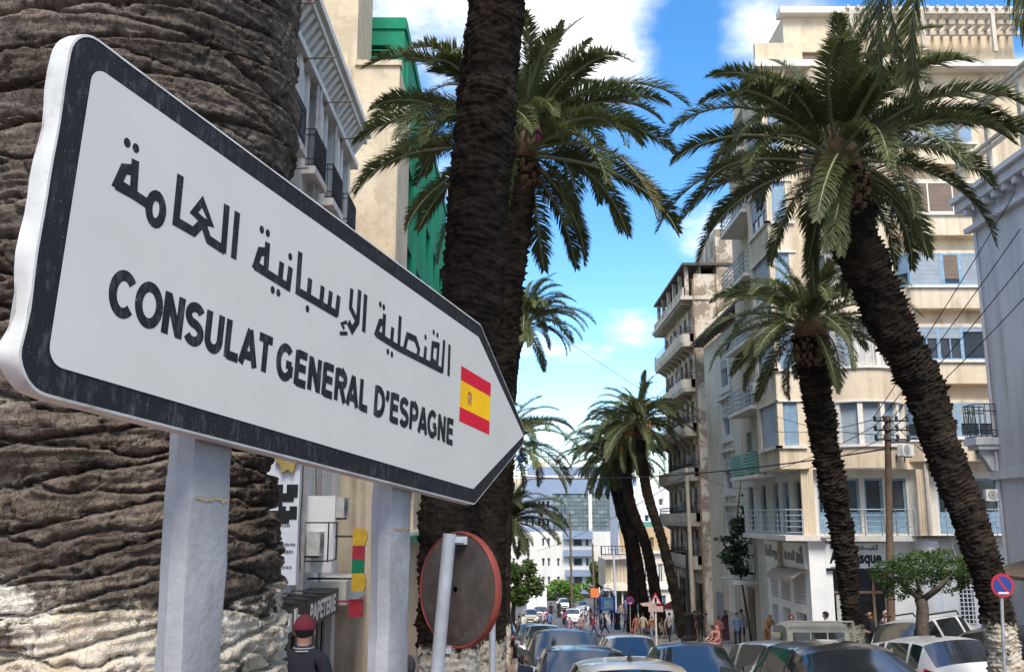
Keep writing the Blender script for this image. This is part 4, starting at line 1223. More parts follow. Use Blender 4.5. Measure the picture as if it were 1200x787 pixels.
    for a0, a1 in ((2.0, 3.95), (4.0, 6.0)):
        mb = MB(); z = -2.02
        mb.mesh([GL.pt(a0, .02, z), GL.pt(a1, .02, z), GL.pt(a1, .55, z-.32), GL.pt(a0, .55, z-.32), GL.pt(a1, .55, z-.5), GL.pt(a0, .55, z-.5)], [(0, 1, 2, 3), (3, 2, 4, 5)])
        mb.build('awning', M['awning'], b)
    # fascias and their lettering
    fa = part_box('fascia', M['shopwhite'], b, GL, (.3, 6.4, .02, .14, -1.95, -.98))
    mb = MB()
    def strokes(fr, w, a0, z0, sx, sz, segs):
        for k, (x, y, X_, Y_) in enumerate(segs): fr.box(mb, a0+x*sx, a0+X_*sx, w, w+.02+.0007*k, z0+y*sz, z0+Y_*sz)
    strokes(GL, .141, 3.55, -1.85, 2.5, .8, [(0, .2, .55, .42), (.0, .42, .08, .62), (.2, .42, .27, .6), (.34, .42, .5, .56), (.48, .2, .56, .7), (.66, .1, 1.0, .3), (.68, .3, .76, .62), (.8, .3, .87, .56), (.92, .1, 1.0, .95), (.86, .72, .91, .86)])
    strokes(GL, .141, .45, -1.8, 2.2, .7, [(0, .2, 1.0, .42), (.0, .42, .1, .9), (.18, .42, .3, .66), (.36, .42, .46, .95), (.54, .42, .64, .62), (.7, .02, .82, .6), (.9, .42, 1.0, .66), (.2, .74, .26, .84)])
    mb.build('lettering', M['letter'], fa)
    mb = MB()
    for q in range(10): GL.box(mb, 2.75+.05*math.sin(q), 3.2+.06*math.sin(q*2.1), .14, .24, -2.0+q*.1, -1.9+q*.1)
    mb.build('carved_emblem', M['beige'], fa)
    fa = part_box('fascia', M['shopwhite'], b, G0, (12.25, 14.8, .02, .16, -1.9, -.95))
    mb = MB(); put_text(mb, 'Arabesque', lambda a, z: G0.pt(a, .17, z), 12.4, 14.45, -1.86, -1.26, .04)
    put_text(mb, '\uFED9\uFEB4\uFEF4\uFE91\uFE8D\uFEAD\uFE83', lambda a, z: G0.pt(a, .17, z), 13.55, 14.4, -1.25, -1.0, .04)
    for k in range(9): G0.box(mb, 12.42+.05*k, 12.455+.05*k, .17, .172, -1.89, -1.85)
    mb.build('lettering', M['letter'], fa)
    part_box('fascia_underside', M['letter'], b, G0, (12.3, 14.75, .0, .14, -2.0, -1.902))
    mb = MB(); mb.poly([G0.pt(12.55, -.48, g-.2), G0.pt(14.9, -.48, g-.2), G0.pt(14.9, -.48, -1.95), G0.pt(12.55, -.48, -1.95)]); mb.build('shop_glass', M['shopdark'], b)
    part_box('shop_door_frame', M['woodbrown'], b, G0, (12.55, 12.62, -.46, -.4, g-.2, -1.95), (13.35, 13.45, -.46, -.4, g-.2, -1.95), (14.2, 14.3, -.46, -.4, g-.2, -1.95), (12.62, 14.9, -.45, -.41, -2.9, -2.8))
    part_box('menu_board', M['curtain'], b, G0, (12.75, 13.2, -.4, -.36, -4.6, -2.95))
    part_box('shop_corner_pier', M['shopwhite'], b, G0, (11.62, 12.25, .004, .14, g-.6, -.86))
    mb = MB(); mb.tube([(16.25, 38.2, g-.5), (16.25, 38.2, -.86)], .48, 20); mb.build('round_column', M['shopwhite'], b, smooth=60)
    for (a0, a1, z0, z1) in ops[1:]:
        mb = MB(); mb.poly([G0.pt(a0, -.3, z0), G0.pt(a1, -.3, z0), G0.pt(a1, -.3, z1), G0.pt(a0, -.3, z1)]); w_ = mb.build('window', M['win2'], b)
        mb = MB()
        for k in range(int((a1-a0)/.16)+1): G0.box(mb, a0+k*.16, a0+k*.16+.03, .0, .03, z0, z1)
        for k in range(int((z1-z0)/.16)+1): G0.box(mb, a0, a1, -.004, .034, z0+k*.16, z0+k*.16+.03)
        mb.build('grille', M['shopwhite'], w_)
    # --- top: cornice, set-back floor, pergola
    mb = MB(); FX.box(mb, 10.4, 22.5, -.6, .25, TOP, TOP+.3); FL.box(mb, 0, 2.99, -.3, .25, TOP, TOP+.3)
    FLL.box(mb, 0, 8.3, -.3, .35, TOP, TOP+.28); mb.build('cornice', M['cream_white'], b)
    mb = MB(); mb.box(11.0, 22.5, 38.6, 50, TOP+.28, TOP+.3); mb.build('terrace', M['cream_white'], b)
    SB = Frame((0, 39.4), (1, 0)); SBL = Frame((12.2, 49), (0, -1))
    wo = [(13.0+2.0*j, 14.1+2.0*j, TOP+.9, TOP+1.5) for j in range(4)]
    mb = MB(); fwall(mb, SB, 12.2, 22.5, TOP+.3, TOP+3.2, wo); fwall(mb, SBL, 0, 9.6, TOP+.3, TOP+3.2, []); 
    mb.poly([(12.2, 39.4, TOP+3.2), (22.5, 39.4, TOP+3.2), (22.5, 49, TOP+3.2), (12.2, 49, TOP+3.2)])
    mb.build('set_back_floor', M['cream'], b)
    for o_ in wo: window(b, SB, *o_, 'dim', .12, .05, 1, M['woodbrown'], M['blind_brown'], .6, sill=False)
    part_box('top_cornice', M['cream_white'], b, SB, (12.0, 22.5, -.3, .4, TOP+3.2, TOP+3.5))
    mb = MB()
    for k in range(20): mb.box(14.2+k*.42, 14.32+k*.42, 36.9, 39.4, TOP+2.2, TOP+2.36)
    for y in (37.0, 37.9, 38.8): mb.box(14.0, 22.5, y, y+.14, TOP+2.02, TOP+2.198)
    for x in (14.3, 17.3, 20.3): mb.box(x, x+.16, 36.98, 37.14, TOP+.3, TOP+2.02)
    mb.build('pergola', M['old2'], b)
    part_box('parapet', M['cream'], b, FX, (10.5, 12.2, -.25, .0, TOP+.3, TOP+1.2))
    mb = MB()
    mb.tube([(15.9, 38.3, -.75), (15.9, 37.7, -.78), (12.0, 37.68, -.72)], .045, 8); mb.tube([(16.0, 37.7, -.75), (17.0, 37.7, -.8), (17.15, 37.72, -1.4), (17.7, 37.72, -1.62)], .06, 8)
    mb.tube([(16.4, 38.05, -.6), (16.42, 38.05, 9)], .05, 6); mb.build('pipe', M['pipe'], b)
    for c, n_, lb in (((18.7, 37.6, 2.75), (0, -1), 'split unit below the fifth blue bay window of cream block'), ((15.35, 37.2, 2.6), (.6, -1), 'split unit beside the rounded bow, behind utility pole top'),
                      ((10.45, 40.6, 5.5), (-1, 0), 'split unit high on the angled left bay of cream block'), ((17.9, 38.0, -1.2), (0, -1), 'split unit above the white window grilles of cream block'),
                      ((19.0, 38.0, .9), (0, -1), 'split unit beside first floor balcony, near white neighbour')):
        ac_unit(c, n_, lb, s=.8)
corner_building()

# ---------------- Moorish-windowed narrow house
def moorish_house():
    g = pav_z(13, 56)
    b = thing('house', 'pale narrow house with triple arched windows and dark overhanging eave', 'building', (15, 56, g))
    F = Frame((12.7, 62.0), (0, -1)); TOP = 11.0
    rows = [8.3, 5.4, 2.3, -.8]
    ops = [(5.2, 6.9, z-.6, z+1.2) for z in rows]+[(9.9, 10.5, z-.6, z+.65) for z in rows]+[(4.6, 7.4, -5.3, -2.9), (9.2, 10.6, g, -3.6)]
    mb = MB(); fwall(mb, F, 0, 12.4, g-.8, TOP, ops, .3)
    mb.poly([F.pt(12.4, 0, g-.8), (22, 49.6, g-.8), (22, 49.6, TOP), F.pt(12.4, 0, TOP)]); mb.build('wall', M['moor'], b)
    for z in rows:
        o = window(b, F, 5.2, 6.9, z-.6, z+1.2, 'glass', .2, .08, 3, M['blind_blue'], M['blind_blue'], 0, sill=False)
        for a0 in (5.28, 6.4): part_box('shutter', M['blind_blue'], o, F, (a0, a0+.42, -.19, -.12, z-.58, z+.55))
        part_box('surround', M['moor_white'], b, F, (4.7, 5.2, 0, .08, z-1.3, z+1.5), (6.9, 7.4, 0, .08, z-1.3, z+1.5), (5.2, 6.9, 0, .06, z-.85, z-.6))
        part_box('string_course', M['moor_white'], b, F, (4.5, 7.6, 0, .28, z+1.5, z+1.66)); part_box('window_ledge', M['moor_white'], b, F, (4.6, 7.5, 0, .18, z-1.05, z-.85))
        for k in range(3):                                   # little horseshoe arches
            mb = MB(); c = 5.2+.285+.57*k; n = 10
            for q in range(n):
                a0, a1 = math.pi*q/n, math.pi*(q+1)/n
                for (r0, r1) in ((.19, .29),):
                    pts = [F.pt(c+r_*math.cos(x), .10, z+.72+r_*1.15*math.sin(x)) for x, r_ in ((a0, r0), (a0, r1), (a1, r1), (a1, r0))]
                    pts2 = [F.pt(c+r_*math.cos(x), -.02, z+.72+r_*1.15*math.sin(x)) for x, r_ in ((a0, r0), (a0, r1), (a1, r1), (a1, r0))]
                    mb.hexa(pts+pts2)
            for q in range(n):
                a0, a1 = math.pi*q/n, math.pi*(q+1)/n
                mb.poly([F.pt(c+.22*math.cos(a0), .03, z+.72+.22*1.15*math.sin(a0)), F.pt(c+.22*math.cos(a1), .03, z+.72+.22*1.15*math.sin(a1)), F.pt(c+.285*math.cos(a1), .03, z+1.2), F.pt(c+.285*math.cos(a0), .03, z+1.2)])
            F.box(mb, c-.285, c-.19, -.02, .12, z+.45, z+.75); F.box(mb, c+.19, c+.285, -.02, .118, z+.45, z+.75)
            mb.build('arch', M['moor_white'], b)
        window(b, F, 9.9, 10.5, z-.6, z+.65, 'dim', .2, .06, 2, M['winframe'], None, 0, sill=True)
    mb = MB()
    for k in range(4): F.box(mb, 4.7+.75*k, 4.85+.75*k, -.2, .05, -5.3, -2.9)
    mb.build('pilaster', M['moor_white'], b)
    mb = MB(); mb.poly([F.pt(4.6, -.28, -5.3), F.pt(7.4, -.28, -5.3), F.pt(7.4, -.28, -2.9), F.pt(4.6, -.28, -2.9)]); mb.build('window', M['blind'], b)
    mb = MB(); mb.poly([F.pt(9.2, -.28, g), F.pt(10.6, -.28, g), F.pt(10.6, -.28, -3.6), F.pt(9.2, -.28, -3.6)]); mb.build('door', M['shopdark'], b)
    part_box('canopy', M['moor_white'], b, F, (8.4, 11.6, 0, 1.3, -3.35, -3.15))
    part_box('shop_grille', M['blind'], b, F, (1.2, 2.8, .02, .06, -6.6, -4.4))
    mb = MB()
    mb.mesh([F.pt(-.3, -.2, TOP+.9), F.pt(12.6, -.2, TOP+.9), F.pt(12.6, .8, TOP+.4), F.pt(-.3, .8, TOP+.4), F.pt(-.3, -.2, TOP+.75), F.pt(12.6, -.2, TOP+.75), F.pt(12.6, .8, TOP+.25), F.pt(-.3, .8, TOP+.25)],
            [(0, 1, 2, 3), (7, 6, 5, 4), (3, 2, 6, 7), (2, 1, 5, 6), (0, 3, 7, 4), (1, 0, 4, 5)])
    mb.mesh([F.pt(-.3, -.2, TOP+.9), F.pt(12.6, -.2, TOP+.9), F.pt(12.6, -6, TOP+2.2), F.pt(-.3, -6, TOP+2.2)], [(0, 1, 2, 3)])
    rf = mb.build('roof', M['roofdark'], b)
    for k in range(16): part_box('eave_bracket', M['roofdark'], rf, F, (.1+.8*k, .22+.8*k, 0, .7, TOP+.1, TOP+.26))
    for i, z in enumerate((-1.6, -2.5, .2)): ac_unit((12.5, 51.2, z), (-1, 0), ['split unit stacked second beside climbing plant on pale house', 'lowest split unit beside climbing plant on pale house', 'topmost split unit beside climbing plant on pale house'][i], s=.9)
moorish_house()

# ---------------- old balcony building
def balcony_block():
    g = pav_z(12.5, 70)
    b = thing('apartment_building', 'tall old peeling apartment block with stacked balconies and blank side wall', 'building', (16, 70, g))
    F = Frame((12.4, 76.0), (0, -1)); L_ = 13.0; SW = Frame((12.4, 63.0), (1, 0)); TOP = 17.0
    fl = [-5.2, -2.95+.0, .0-.2, 2.75, 5.7, 8.65, 11.75]       # balcony floors
    ops = []
    cols = [(.8, 1.7), (2.7, 3.6), (4.7, 5.6), (7.0, 7.9), (8.8, 9.7), (10.6, 11.5)]
    for z in fl[1:]:
        ops += [(a0, a1, z+.1, z+2.2) for a0, a1 in cols]
    ops += [(.8, 3, g-1.2, -4.2), (3.6, 6, g-.9, -4.2), (6.8, 9, g-.5, -4.2), (9.8, 12.2, g-.2, -4.2)]
    mb = MB(); fwall(mb, F, 0, L_, g-2.5, 14.6, ops, .3); mb.build('wall', M['old'], b)
    mb = MB(); fwall(mb, SW, 0, 9, g-1, 16.4, [], .2)
    mb.poly([(12.4, 63, 16.4), (21.4, 63, 16.4), (21.4, 76, 16.4), (12.4, 76, 16.4)]); mb.build('side_wall', M['old'], b)
    mb = MB(); mb.box(14.0, 21.4, 63.02, 70, 16.4, 19.6); mb.build('roof_block', M['old'], b)
    mb = MB(); mb.box(14.2, 20.8, 64.02, 69, 19.6, 19.7); mb.tube([(15.2, 66, 19.6), (15.2, 66, 21.4)], .05); mb.build('roof_cap', M['roofdark'], b)
    for i, (a0, a1, z0, z1) in enumerate(ops):
        if z1 < -4: 
            mb = MB(); mb.poly([F.pt(a0, -.28, z0), F.pt(a1, -.28, z0), F.pt(a1, -.28, z1), F.pt(a0, -.28, z1)]); mb.build('shop_front', M['shopdark'] if i % 2 else M['shutter_beige'], b)
        else: window(b, F, a0, a1, z0, z1, rnd.choice(('glass', 'dim', 'glass')), .2, .08, 2, rnd.choice((M['winframe'], M['woodbrown'], M['old2'])), rnd.choice((M['blind'], M['shutter_white'], M['blind_brown'])), rnd.choice((0, 0, .35, .8)), sill=False)
    def balc(a0, a1, z, out, top=False):
        n = 8; mb = MB(); pl = [(a0, 0)]
        for k in range(n+1):
            q = math.pi/2*k/n; pl.append((a0+.6*(1-math.cos(q)), out-.6+.6*math.sin(q)))
        for k in range(n+1):
            q = math.pi/2*(1-k/n); pl.append((a1-.6*(1-math.cos(q)), out-.6+.6*math.sin(q)))
        pl.append((a1, 0)); nn = len(pl)
        mb.poly([F.pt(a, w, z) for a, w in pl]); mb.poly([F.pt(a, w*.92, z-.3) for a, w in reversed(pl)])
        for i in range(nn-1):
            (a, w), (c, d) = pl[i], pl[i+1]
            mb.poly([F.pt(a, w*.92, z-.3), F.pt(c, d*.92, z-.3), F.pt(c, d, z), F.pt(a, w, z)])
        o = mb.build('balcony', M['old2'], b)
        mb = MB()
        for i in range(nn-1):
            (a, w), (c, d) = pl[i], pl[i+1]
            s = .9
            mb.hexa([F.pt(a, w*1.005, z-.02), F.pt(c, d*1.005, z-.02), F.pt(c, d*s, z-.02), F.pt(a, w*s, z-.02), F.pt(a, w*1.005, z+.55), F.pt(c, d*1.005, z+.55), F.pt(c, d*s, z+.55), F.pt(a, w*s, z+.55)])
        mb.build('parapet', M['old2'], o)
        mb = MB()
        for h in (.75, .95): mb.tube([F.pt(a, w*.95, z+h) for a, w in pl], .022, 5)
        for i in range(nn): mb.tube([F.pt(pl[i][0], pl[i][1]*.95, z+.5), F.pt(pl[i][0], pl[i][1]*.95, z+.95)], .015, 4)
        mb.build('railing', M['iron'], o)
        for k in range(max(2, int((a1-a0)/1.6))):
            a = a0+.5+k*1.6; mb = MB()
            mb.hexa([F.pt(a, 0, z-.75), F.pt(a+.22, 0, z-.75), F.pt(a+.22, 0, z-.75), F.pt(a, 0, z-.75), F.pt(a, out*.7, z-.301), F.pt(a+.22, out*.7, z-.301), F.pt(a+.22, 0, z-.301), F.pt(a, 0, z-.301)])
            mb.build('bracket', M['old2'], o)
    for i, z in enumerate(fl[1:]):
        if i == 5: balc(.0, 12.8, z, .95)
        else: balc(6.6, 12.8, z, .95); balc(.1, 6.0, z, .9)
    # top terrace with a deep slab and a posted roof
    tz = 14.6
    mb = MB(); F.box(mb, -.2, L_+.1, -1, .95, tz, tz+.25); tr = mb.build('terrace_slab', M['old2'], b)
    for k in range(16): part_box('corbel', M['old2'], tr, F, (.2+.8*k, .4+.8*k, 0, .85, tz-.22, tz-.002))
    for k in range(6): part_box('terrace_post', M['old'], b, F, (.2+2.45*k, .5+2.45*k, .3, .55, tz+.25, TOP))
    part_box('terrace_parapet', M['old'], b, F, (0, L_, .7, .8, tz+.25, tz+.85))
    mb = MB(); fwall(mb, Frame((12.9, 76), (0, -1)), 0, L_, tz+.25, TOP, [(2+3*k, 3.3+3*k, tz+.3, tz+2.0) for k in range(4)], .3); mb.build('terrace_wall', M['old'], b)
    for k in range(4): window(b, Frame((12.9, 76), (0, -1)), 2+3*k, 3.3+3*k, tz+.3, tz+2.0, 'glass', .2, .08, 2, M['woodbrown'], None, 0, sill=False)
    mb = MB(); F.box(mb, -.2, L_+.1, -4, .75, TOP, TOP+.18); mb.build('roof', M['roofdark'], b)
    mb = MB(); mb.tube([(12.32, 62.93, g), (12.32, 62.93, 16)], .07, 6); mb.tube([(13.9, 62.93, 8), (13.9, 62.93, 16.3)], .04, 6); mb.build('drainpipe', M['woodbrown'], b)
    for i, (y, z) in enumerate(((69.2, 12.9), (70, 9.9), (69.6, .9), (66.0, 4.0), (72.8, 6.6))):
        ac_unit((12.22, y, z), (-1, 0), ['split unit on the top balcony storey of old peeling block', 'split unit below the long balcony of old peeling block', 'split unit on lowest balconied storey of old peeling block', 'split unit near the corner of old peeling block at third storey', 'split unit far along the middle storey of old peeling block'][i], s=1.0)
balcony_block()

# ---------------- white building at the right edge
def right_white():
    g = gz(14, 20)
    b = thing('apartment_building', 'cool white classical building with wrought iron balconies beside brown shutter', 'building', (16, 20, g))
    F = Frame((14.65, 29.0), (0, -1)); TOP = 9.9; L_ = 22
    ops = []
    for k in range(4):
        a = 4.8+4.6*k
        ops += [(a, a+1.2, .75+3.9*q+.1, .75+3.9*q+2.7) for q in (0, 1)]
    ops += [(2.2, 7.2, g-1, -2.6), (9, 14, g, -2.6)]
    mb = MB(); fwall(mb, F, 0, L_, g-2, TOP, ops, .3)
    EF = Frame((14.65, 29.0), (1, 0))
    mb.poly([(14.65, 29, g-2), (24, 29, g-2), (24, 29, TOP), (14.65, 29, TOP)]); mb.build('wall', M['bluewhite'], b)
    for o_ in ops[:8]: window(b, F, *o_, 'curtain' if rnd.random() < .5 else 'glass', .22, .08, 2, M['winframe'], None, 0, sill=False)
    for i, o_ in enumerate(ops[8:]):
        part_box('roller_shutter', M['shutter_beige'], b, F, (o_[0], o_[1], -.25, -.2, o_[2], o_[3]))
    def bal(a0, a1, z, w, stone=False):
        o = part_box('balcony', M['bluewhite'], b, F, (a0, a1, 0, w, z-.22, z), (a0+.05, a1-.05, 0, w-.1, z-.36, z-.222))
        mb = MB()
        if stone:
            F.box(mb, a0+.02, a1-.02, w-.14, w-.02, z+.9, z+1.02); F.box(mb, a0+.02, a1-.02, w-.14, w-.02, z, z+.1)
            n = int((a1-a0)/.26)
            for k in range(n):                                 # pierced stone lattice
                a = a0+.05+k*.26
                for s in (0, 1):
                    mb.tube([F.pt(a+.26*s, w-.08, z+.1), F.pt(a+.26*(1-s), w-.08, z+.5)], .03, 5); mb.tube([F.pt(a+.26*s, w-.08, z+.5), F.pt(a+.26*(1-s), w-.08, z+.9)], .03, 5)
            mb.build('balustrade', M['bluewhite'], o)
        else:
            railing(mb, F, a0+.04, a1-.04, 0, w-.06, z, 1.0, .13, .011, rails=(.03, .22, .8, 1.0))
            n = int((a1-a0)/.26)
            for k in range(n):                                 # scrolls between the bars
                a = a0+.17+k*.26
                mb.tube([F.pt(a+.1*math.cos(q*.7), w-.06, z+.5+.22*math.sin(q*.7)) for q in range(10)], .010, 4)
                mb.tube([F.pt(a+.06*math.cos(q*.7), w-.06, z+.9+.06*math.sin(q*.7)) for q in range(10)], .009, 4)
            mb.build('railing', M['iron'], o)
        for a in (a0+.25, a1-.45):
            vs = []; mb = MB()
            for (w_, z_) in ((0, -1.0), (.18, -.98), (.3, -.75), (w-.2, -.45), (w-.2, -.362), (0, -.362)):
                vs.append((w_, z_))
            nn = len(vs)
            mb.mesh([F.pt(a, w_, z+z_) for w_, z_ in vs]+[F.pt(a+.24, w_, z+z_) for w_, z_ in vs],
                    [tuple(range(nn)), tuple(reversed(range(nn, 2*nn)))]+[(i, (i+1) % nn, nn+(i+1) % nn, nn+i) for i in range(nn)])
            mb.build('bracket', M['bluewhite'], o)
    bal(-.45, .35, 2.4, .7); bal(3.9, 6.9, 2.3, 1.0); bal(8.6, 11.2, 2.3, 1.0); bal(4.2, 6.6, 6.1, .8, True); bal(8.8, 11.0, 6.1, .8, True)
    part_box('string_course', M['bluewhite'], b, F, (-.1, L_, 0, .14, 1.15, 1.4))
    part_box('cornice', M['bluewhite'], b, F, (-.2, L_, 0, .22, TOP-1.0, TOP-.85), (-.3, L_, 0, .4, TOP-.3, TOP), (-.35, L_, -.2, .55, TOP+.001, TOP+.16))
    for k in range(34): part_box('dentil', M['bluewhite'], b, F, (.1+.6*k, .3+.6*k, .0, .34, TOP-.5, TOP-.302))
    mb = MB()
    for z in (TOP+1.0, TOP+1.2, TOP+2.4, TOP+2.6): F.box(mb, -.2, L_, .2, .32, z, z+.09)
    for k in range(12): F.box(mb, -.1+1.9*k, .1+1.9*k, .22, .3, TOP+.16, TOP+2.6)
    mb.build('roof_railing', M['old2'], b)
    mb = MB(); mb.mesh([F.pt(1.2, 0, -1.15), F.pt(16, 0, -1.15), F.pt(16, 1.3, -1.5), F.pt(1.2, 1.3, -1.5), F.pt(1.2, 0, -1.25), F.pt(16, 0, -1.25), F.pt(16, 1.3, -1.6), F.pt(1.2, 1.3, -1.6)],
                       [(0, 1, 2, 3), (7, 6, 5, 4), (3, 2, 6, 7), (0, 3, 7, 4), (1, 5, 6, 2)]); mb.build('canopy', M['rusty'], b)
    fa = part_box('fascia', M['lightblue'], b, F, (1.8, 8, .02, .2, -2.6, -1.95))
    mb = MB()
    for k in range(4): mb.tube([F.pt(3.2+.55*k, .21, -2.42), F.pt(3.35+.55*k, .21, -2.2+.06*(k % 2))], .02, 5); mb.tube([F.pt(3.35+.55*k, .21, -2.42), F.pt(3.6+.55*k, .21, -2.4)], .016, 5)
    mb.build('lettering', M['bluewhite'], fa)
    mb = MB(); mb.tube([F.pt(.2, .06, g), F.pt(.2, .06, TOP-1)], .05); mb.build('drainpipe', M['bluewhite'], b)
right_white()

# ---------------- left white building with the heavy cornice
def left_white():
    g = pav_z(-4, 15)
    b = thing('apartment_building', 'old white building with bracketed cornice and iron balconets, shops below', 'building', (-8, 16, g))
    F = Frame((-5.2, 4.0), (0, 1)); L_ = 25.0; TOP = 12.1
    ops = []
    bays = [16.0-4+.0+2.55*k-5.1 for k in range(8)]
    ctr = [1.2, 3.75, 6.3, 8.85, 11.4, 13.9, 16.5, 19.0, 21.4, 23.8]      # window axes along the wall
    for a in ctr:
        ops += [(a-.5, a+.5, 8.55, 10.95), (a-.5, a+.5, 4.7, 7.1), (a-.33, a+.33, -.3, 3.6)]
    ops += [(13.5, 16.6, g-1, -2.3), (17.5, 20.8, g-1, -2.35), (21.7, 24.4, g-1.5, -2.2)]
    mb = MB(); fwall(mb, F, 0, L_, g-2.5, TOP, ops, .28)
    mb.poly([F.pt(L_, 0, g-2.5), (-14, 29, g-2.5), (-14, 29, TOP), F.pt(L_, 0, TOP)]); mb.build('wall', M['leftwhite'], b)
    for a in ctr:
        for z in (4.7, 8.55):
            window(b, F, a-.5, a+.5, z, z+2.4, 'dim', .22, .07, 2, M['winframe'], M['shutter_white'], rnd.choice((0, 0, .4)), sill=False)
            o = part_box('balconet', M['leftwhite'], b, F, (a-.75, a+.75, 0, .34, z-.2, z))
            mb = MB(); railing(mb, F, a-.7, a+.7, 0, .3, z, .98, .1, .011, rails=(.05, .2, .85, 1.0))
            for k in range(5): mb.tube([F.pt(a-.56+.28*k+.09*math.cos(q*.7), .3, z+.52+.2*math.sin(q*.7)) for q in range(10)], .009, 4)
            mb.build('railing', M['iron'], o)
            part_box('window_surround', M['leftwhite'], b, F, (a-.72, a-.5, 0, .07, z, z+2.5), (a+.5, a+.72, 0, .07, z, z+2.5), (a-.78, a+.78, 0, .14, z+2.5, z+2.72))
        mb = MB(); mb.poly([F.pt(a-.33, -.2, -.3), F.pt(a+.33, -.2, -.3), F.pt(a+.33, -.2, 3.6), F.pt(a-.33, -.2, 3.6)]); w_ = mb.build('tall_window', M['blind_brown'], b)
        part_box('window_frame', M['iron'], w_, F, (a-.33, a-.27, -.2, -.14, -.3, 3.6), (a+.27, a+.33, -.2, -.14, -.3, 3.6))
    for k in range(10):
        part_box('pilaster', M['leftwhite'], b, F, (ctr[0]-1.55+2.5*k, ctr[0]-1.15+2.5*k, 0, .12, -1.4, TOP-1.1))
    part_box('string_course', M['leftwhite'], b, F, (0, L_, .12, .2, 4.15, 4.4))
    part_box('cornice', M['leftwhite'], b, F, (0, L_, 0, .25, TOP-1.1, TOP-.9), (0, L_+.1, 0, .5, TOP-.2, TOP), (0, L_+.15, -.2, .62, TOP+.001, TOP+.2))
    for k in range(61):
        a = .1+.41*k; mb = MB()
        mb.hexa([F.pt(a, 0, TOP-.85), F.pt(a+.2, 0, TOP-.85), F.pt(a+.2, -.05, TOP-.85), F.pt(a, -.05, TOP-.85), F.pt(a, .45, TOP-.202), F.pt(a+.2, .45, TOP-.202), F.pt(a+.2, -.05, TOP-.202), F.pt(a, -.05, TOP-.202)])
        mb.build('cornice_bracket', M['leftwhite'], b)
    for k in range(9):
        for z in (7.2, 11.0):
            mb = MB(); a = 2.5+2.5*k; mb.tube([F.pt(a, 0, z), F.pt(a, .9, z+.05)], .02, 6); mb.lathe([(.02, -.1), (.08, -.06), (.1, 0), (.07, .06), (.02, .09)], F.pt(a, .12, z), 10); mb.build('flag_holder', M['rusty'], b)
    mb = MB()
    for a in (13.3, 16.2, 18.9, 19.2, 21.5): mb.tube([F.pt(a, .18, -2), F.pt(a, .18, 11.5)], .045 if a != 19.2 else .07, 7)
    mb.build('downpipe', M['pipe'], b)
    mb = MB()
    for j in range(6):
        a = 12.4+1.6*j; mb.tube([F.pt(a+.1*math.sin(q*1.3+j), .2+.03*q % .05, 3.6-q*.6) for q in range(9)], .012, 4)
    mb.build('loose_cable', M['iron'], b)
    # shop fascias
    for (a0, a1, z0, z1, out, mm) in ((13.3, 17.0, -2.3, -1.65, .8, 'letter'), (17.3, 21.2, -2.35, -1.75, .75, 'letter'), (21.4, 24.8, -2.2, -1.6, .9, 'leftwhite')):
        part_box('shop_fascia', M[mm], b, F, (a0, a1, 0, out, z0, z1))
    mb = MB(); put_text(mb, 'PAPETERIE', lambda a, z: F.pt(a, .755, z), 17.7, 20.8, -2.27, -1.85, .04); mb.build('lettering', M['whiteprint'], b)
    mb = MB(); E = Frame((-5.0, 17.28), (1, 0))
    mb.poly([E.pt(.05, .002, -2.25), E.pt(.56, .002, -1.97), E.pt(.05, .002, -1.7)]); mb.build('shop_pennant', M['redsign'], b)
    mb = MB()
    for (x0, z0_, x1_, z1_) in ((14.2, -2.2, 14.45, -1.8), (14.45, -2.2, 15.6, -2.06), (15.4, -2.06, 15.6, -1.86), (15.9, -2.15, 16.1, -1.8), (16.2, -2.15, 16.36, -1.95)): F.box(mb, x0, x1_, .801, .815+.001*x0, z0_, z1_)
    mb.build('lettering', M['whiteprint'], b)
    for o_ in ops[-3:]:
        mb = MB(); mb.poly([F.pt(o_[0], -.26, o_[2]), F.pt(o_[1], -.26, o_[2]), F.pt(o_[1], -.26, o_[3]), F.pt(o_[0], -.26, o_[3])]); d = mb.build('shop_window', M['shopdark'], b)
        n = 4; mb = MB()
        for k in range(n+1):
            a = o_[0]+(o_[1]-o_[0]-.06)*k/n; F.box(mb, a, a+.06, -.24, -.18, o_[2], o_[3])
        mb.build('shop_window_frame', M['pipe'], d)
    for i, (a, z, s) in enumerate(((16.0, .95, 1.0), (16.0, -.2, 1.15), (19.8, -.6, 1.0), (23.0, .3, 1.0))):
        ac_unit(F.pt(a, .42, z), (1, 0), ['white split unit on old white wall right of the projecting banner', 'larger split unit under another on wall by the projecting banner', 'split unit in iron cage above the stationery shop fascia', 'split unit on old white wall beyond the stationery shop'][i], s=s)
    mb = MB()
    for (x, z) in ((0, 0), (0, .9), (1.1, 0), (1.1, .9)): mb.tube([F.pt(19.25+x, 0, -1+z), F.pt(19.25+x, .8, -1+z)], .018, 5)
    for z in (0, .9): mb.tube([F.pt(19.25, .8, -1+z), F.pt(20.35, .8, -1+z)], .018, 5)
    for x in (0, 1.1): mb.tube([F.pt(19.25+x, .8, -1), F.pt(19.25+x, .8, -.1)], .018, 5)
    mb.build('iron_cage', M['iron'], b)
    # projecting shop lights
    for k in range(4):
        mb = MB(); a = 13.8+.8*k; mb.tube([F.pt(a, .5, -1.65), F.pt(a, .7, -1.45), F.pt(a, 1.15, -1.5)], .018, 5); F.box(mb, a-.1, a+.1, 1.1, 1.35, -1.55, -1.49); mb.build('sign_lamp', M['iron'], b)
    # projecting signs further on
    mb = MB(); mb.box(-5.2, -4.4, 24.0, 24.15, -1.3, .55); s = mb.build('projecting_sign', M['shopwhite'], b)
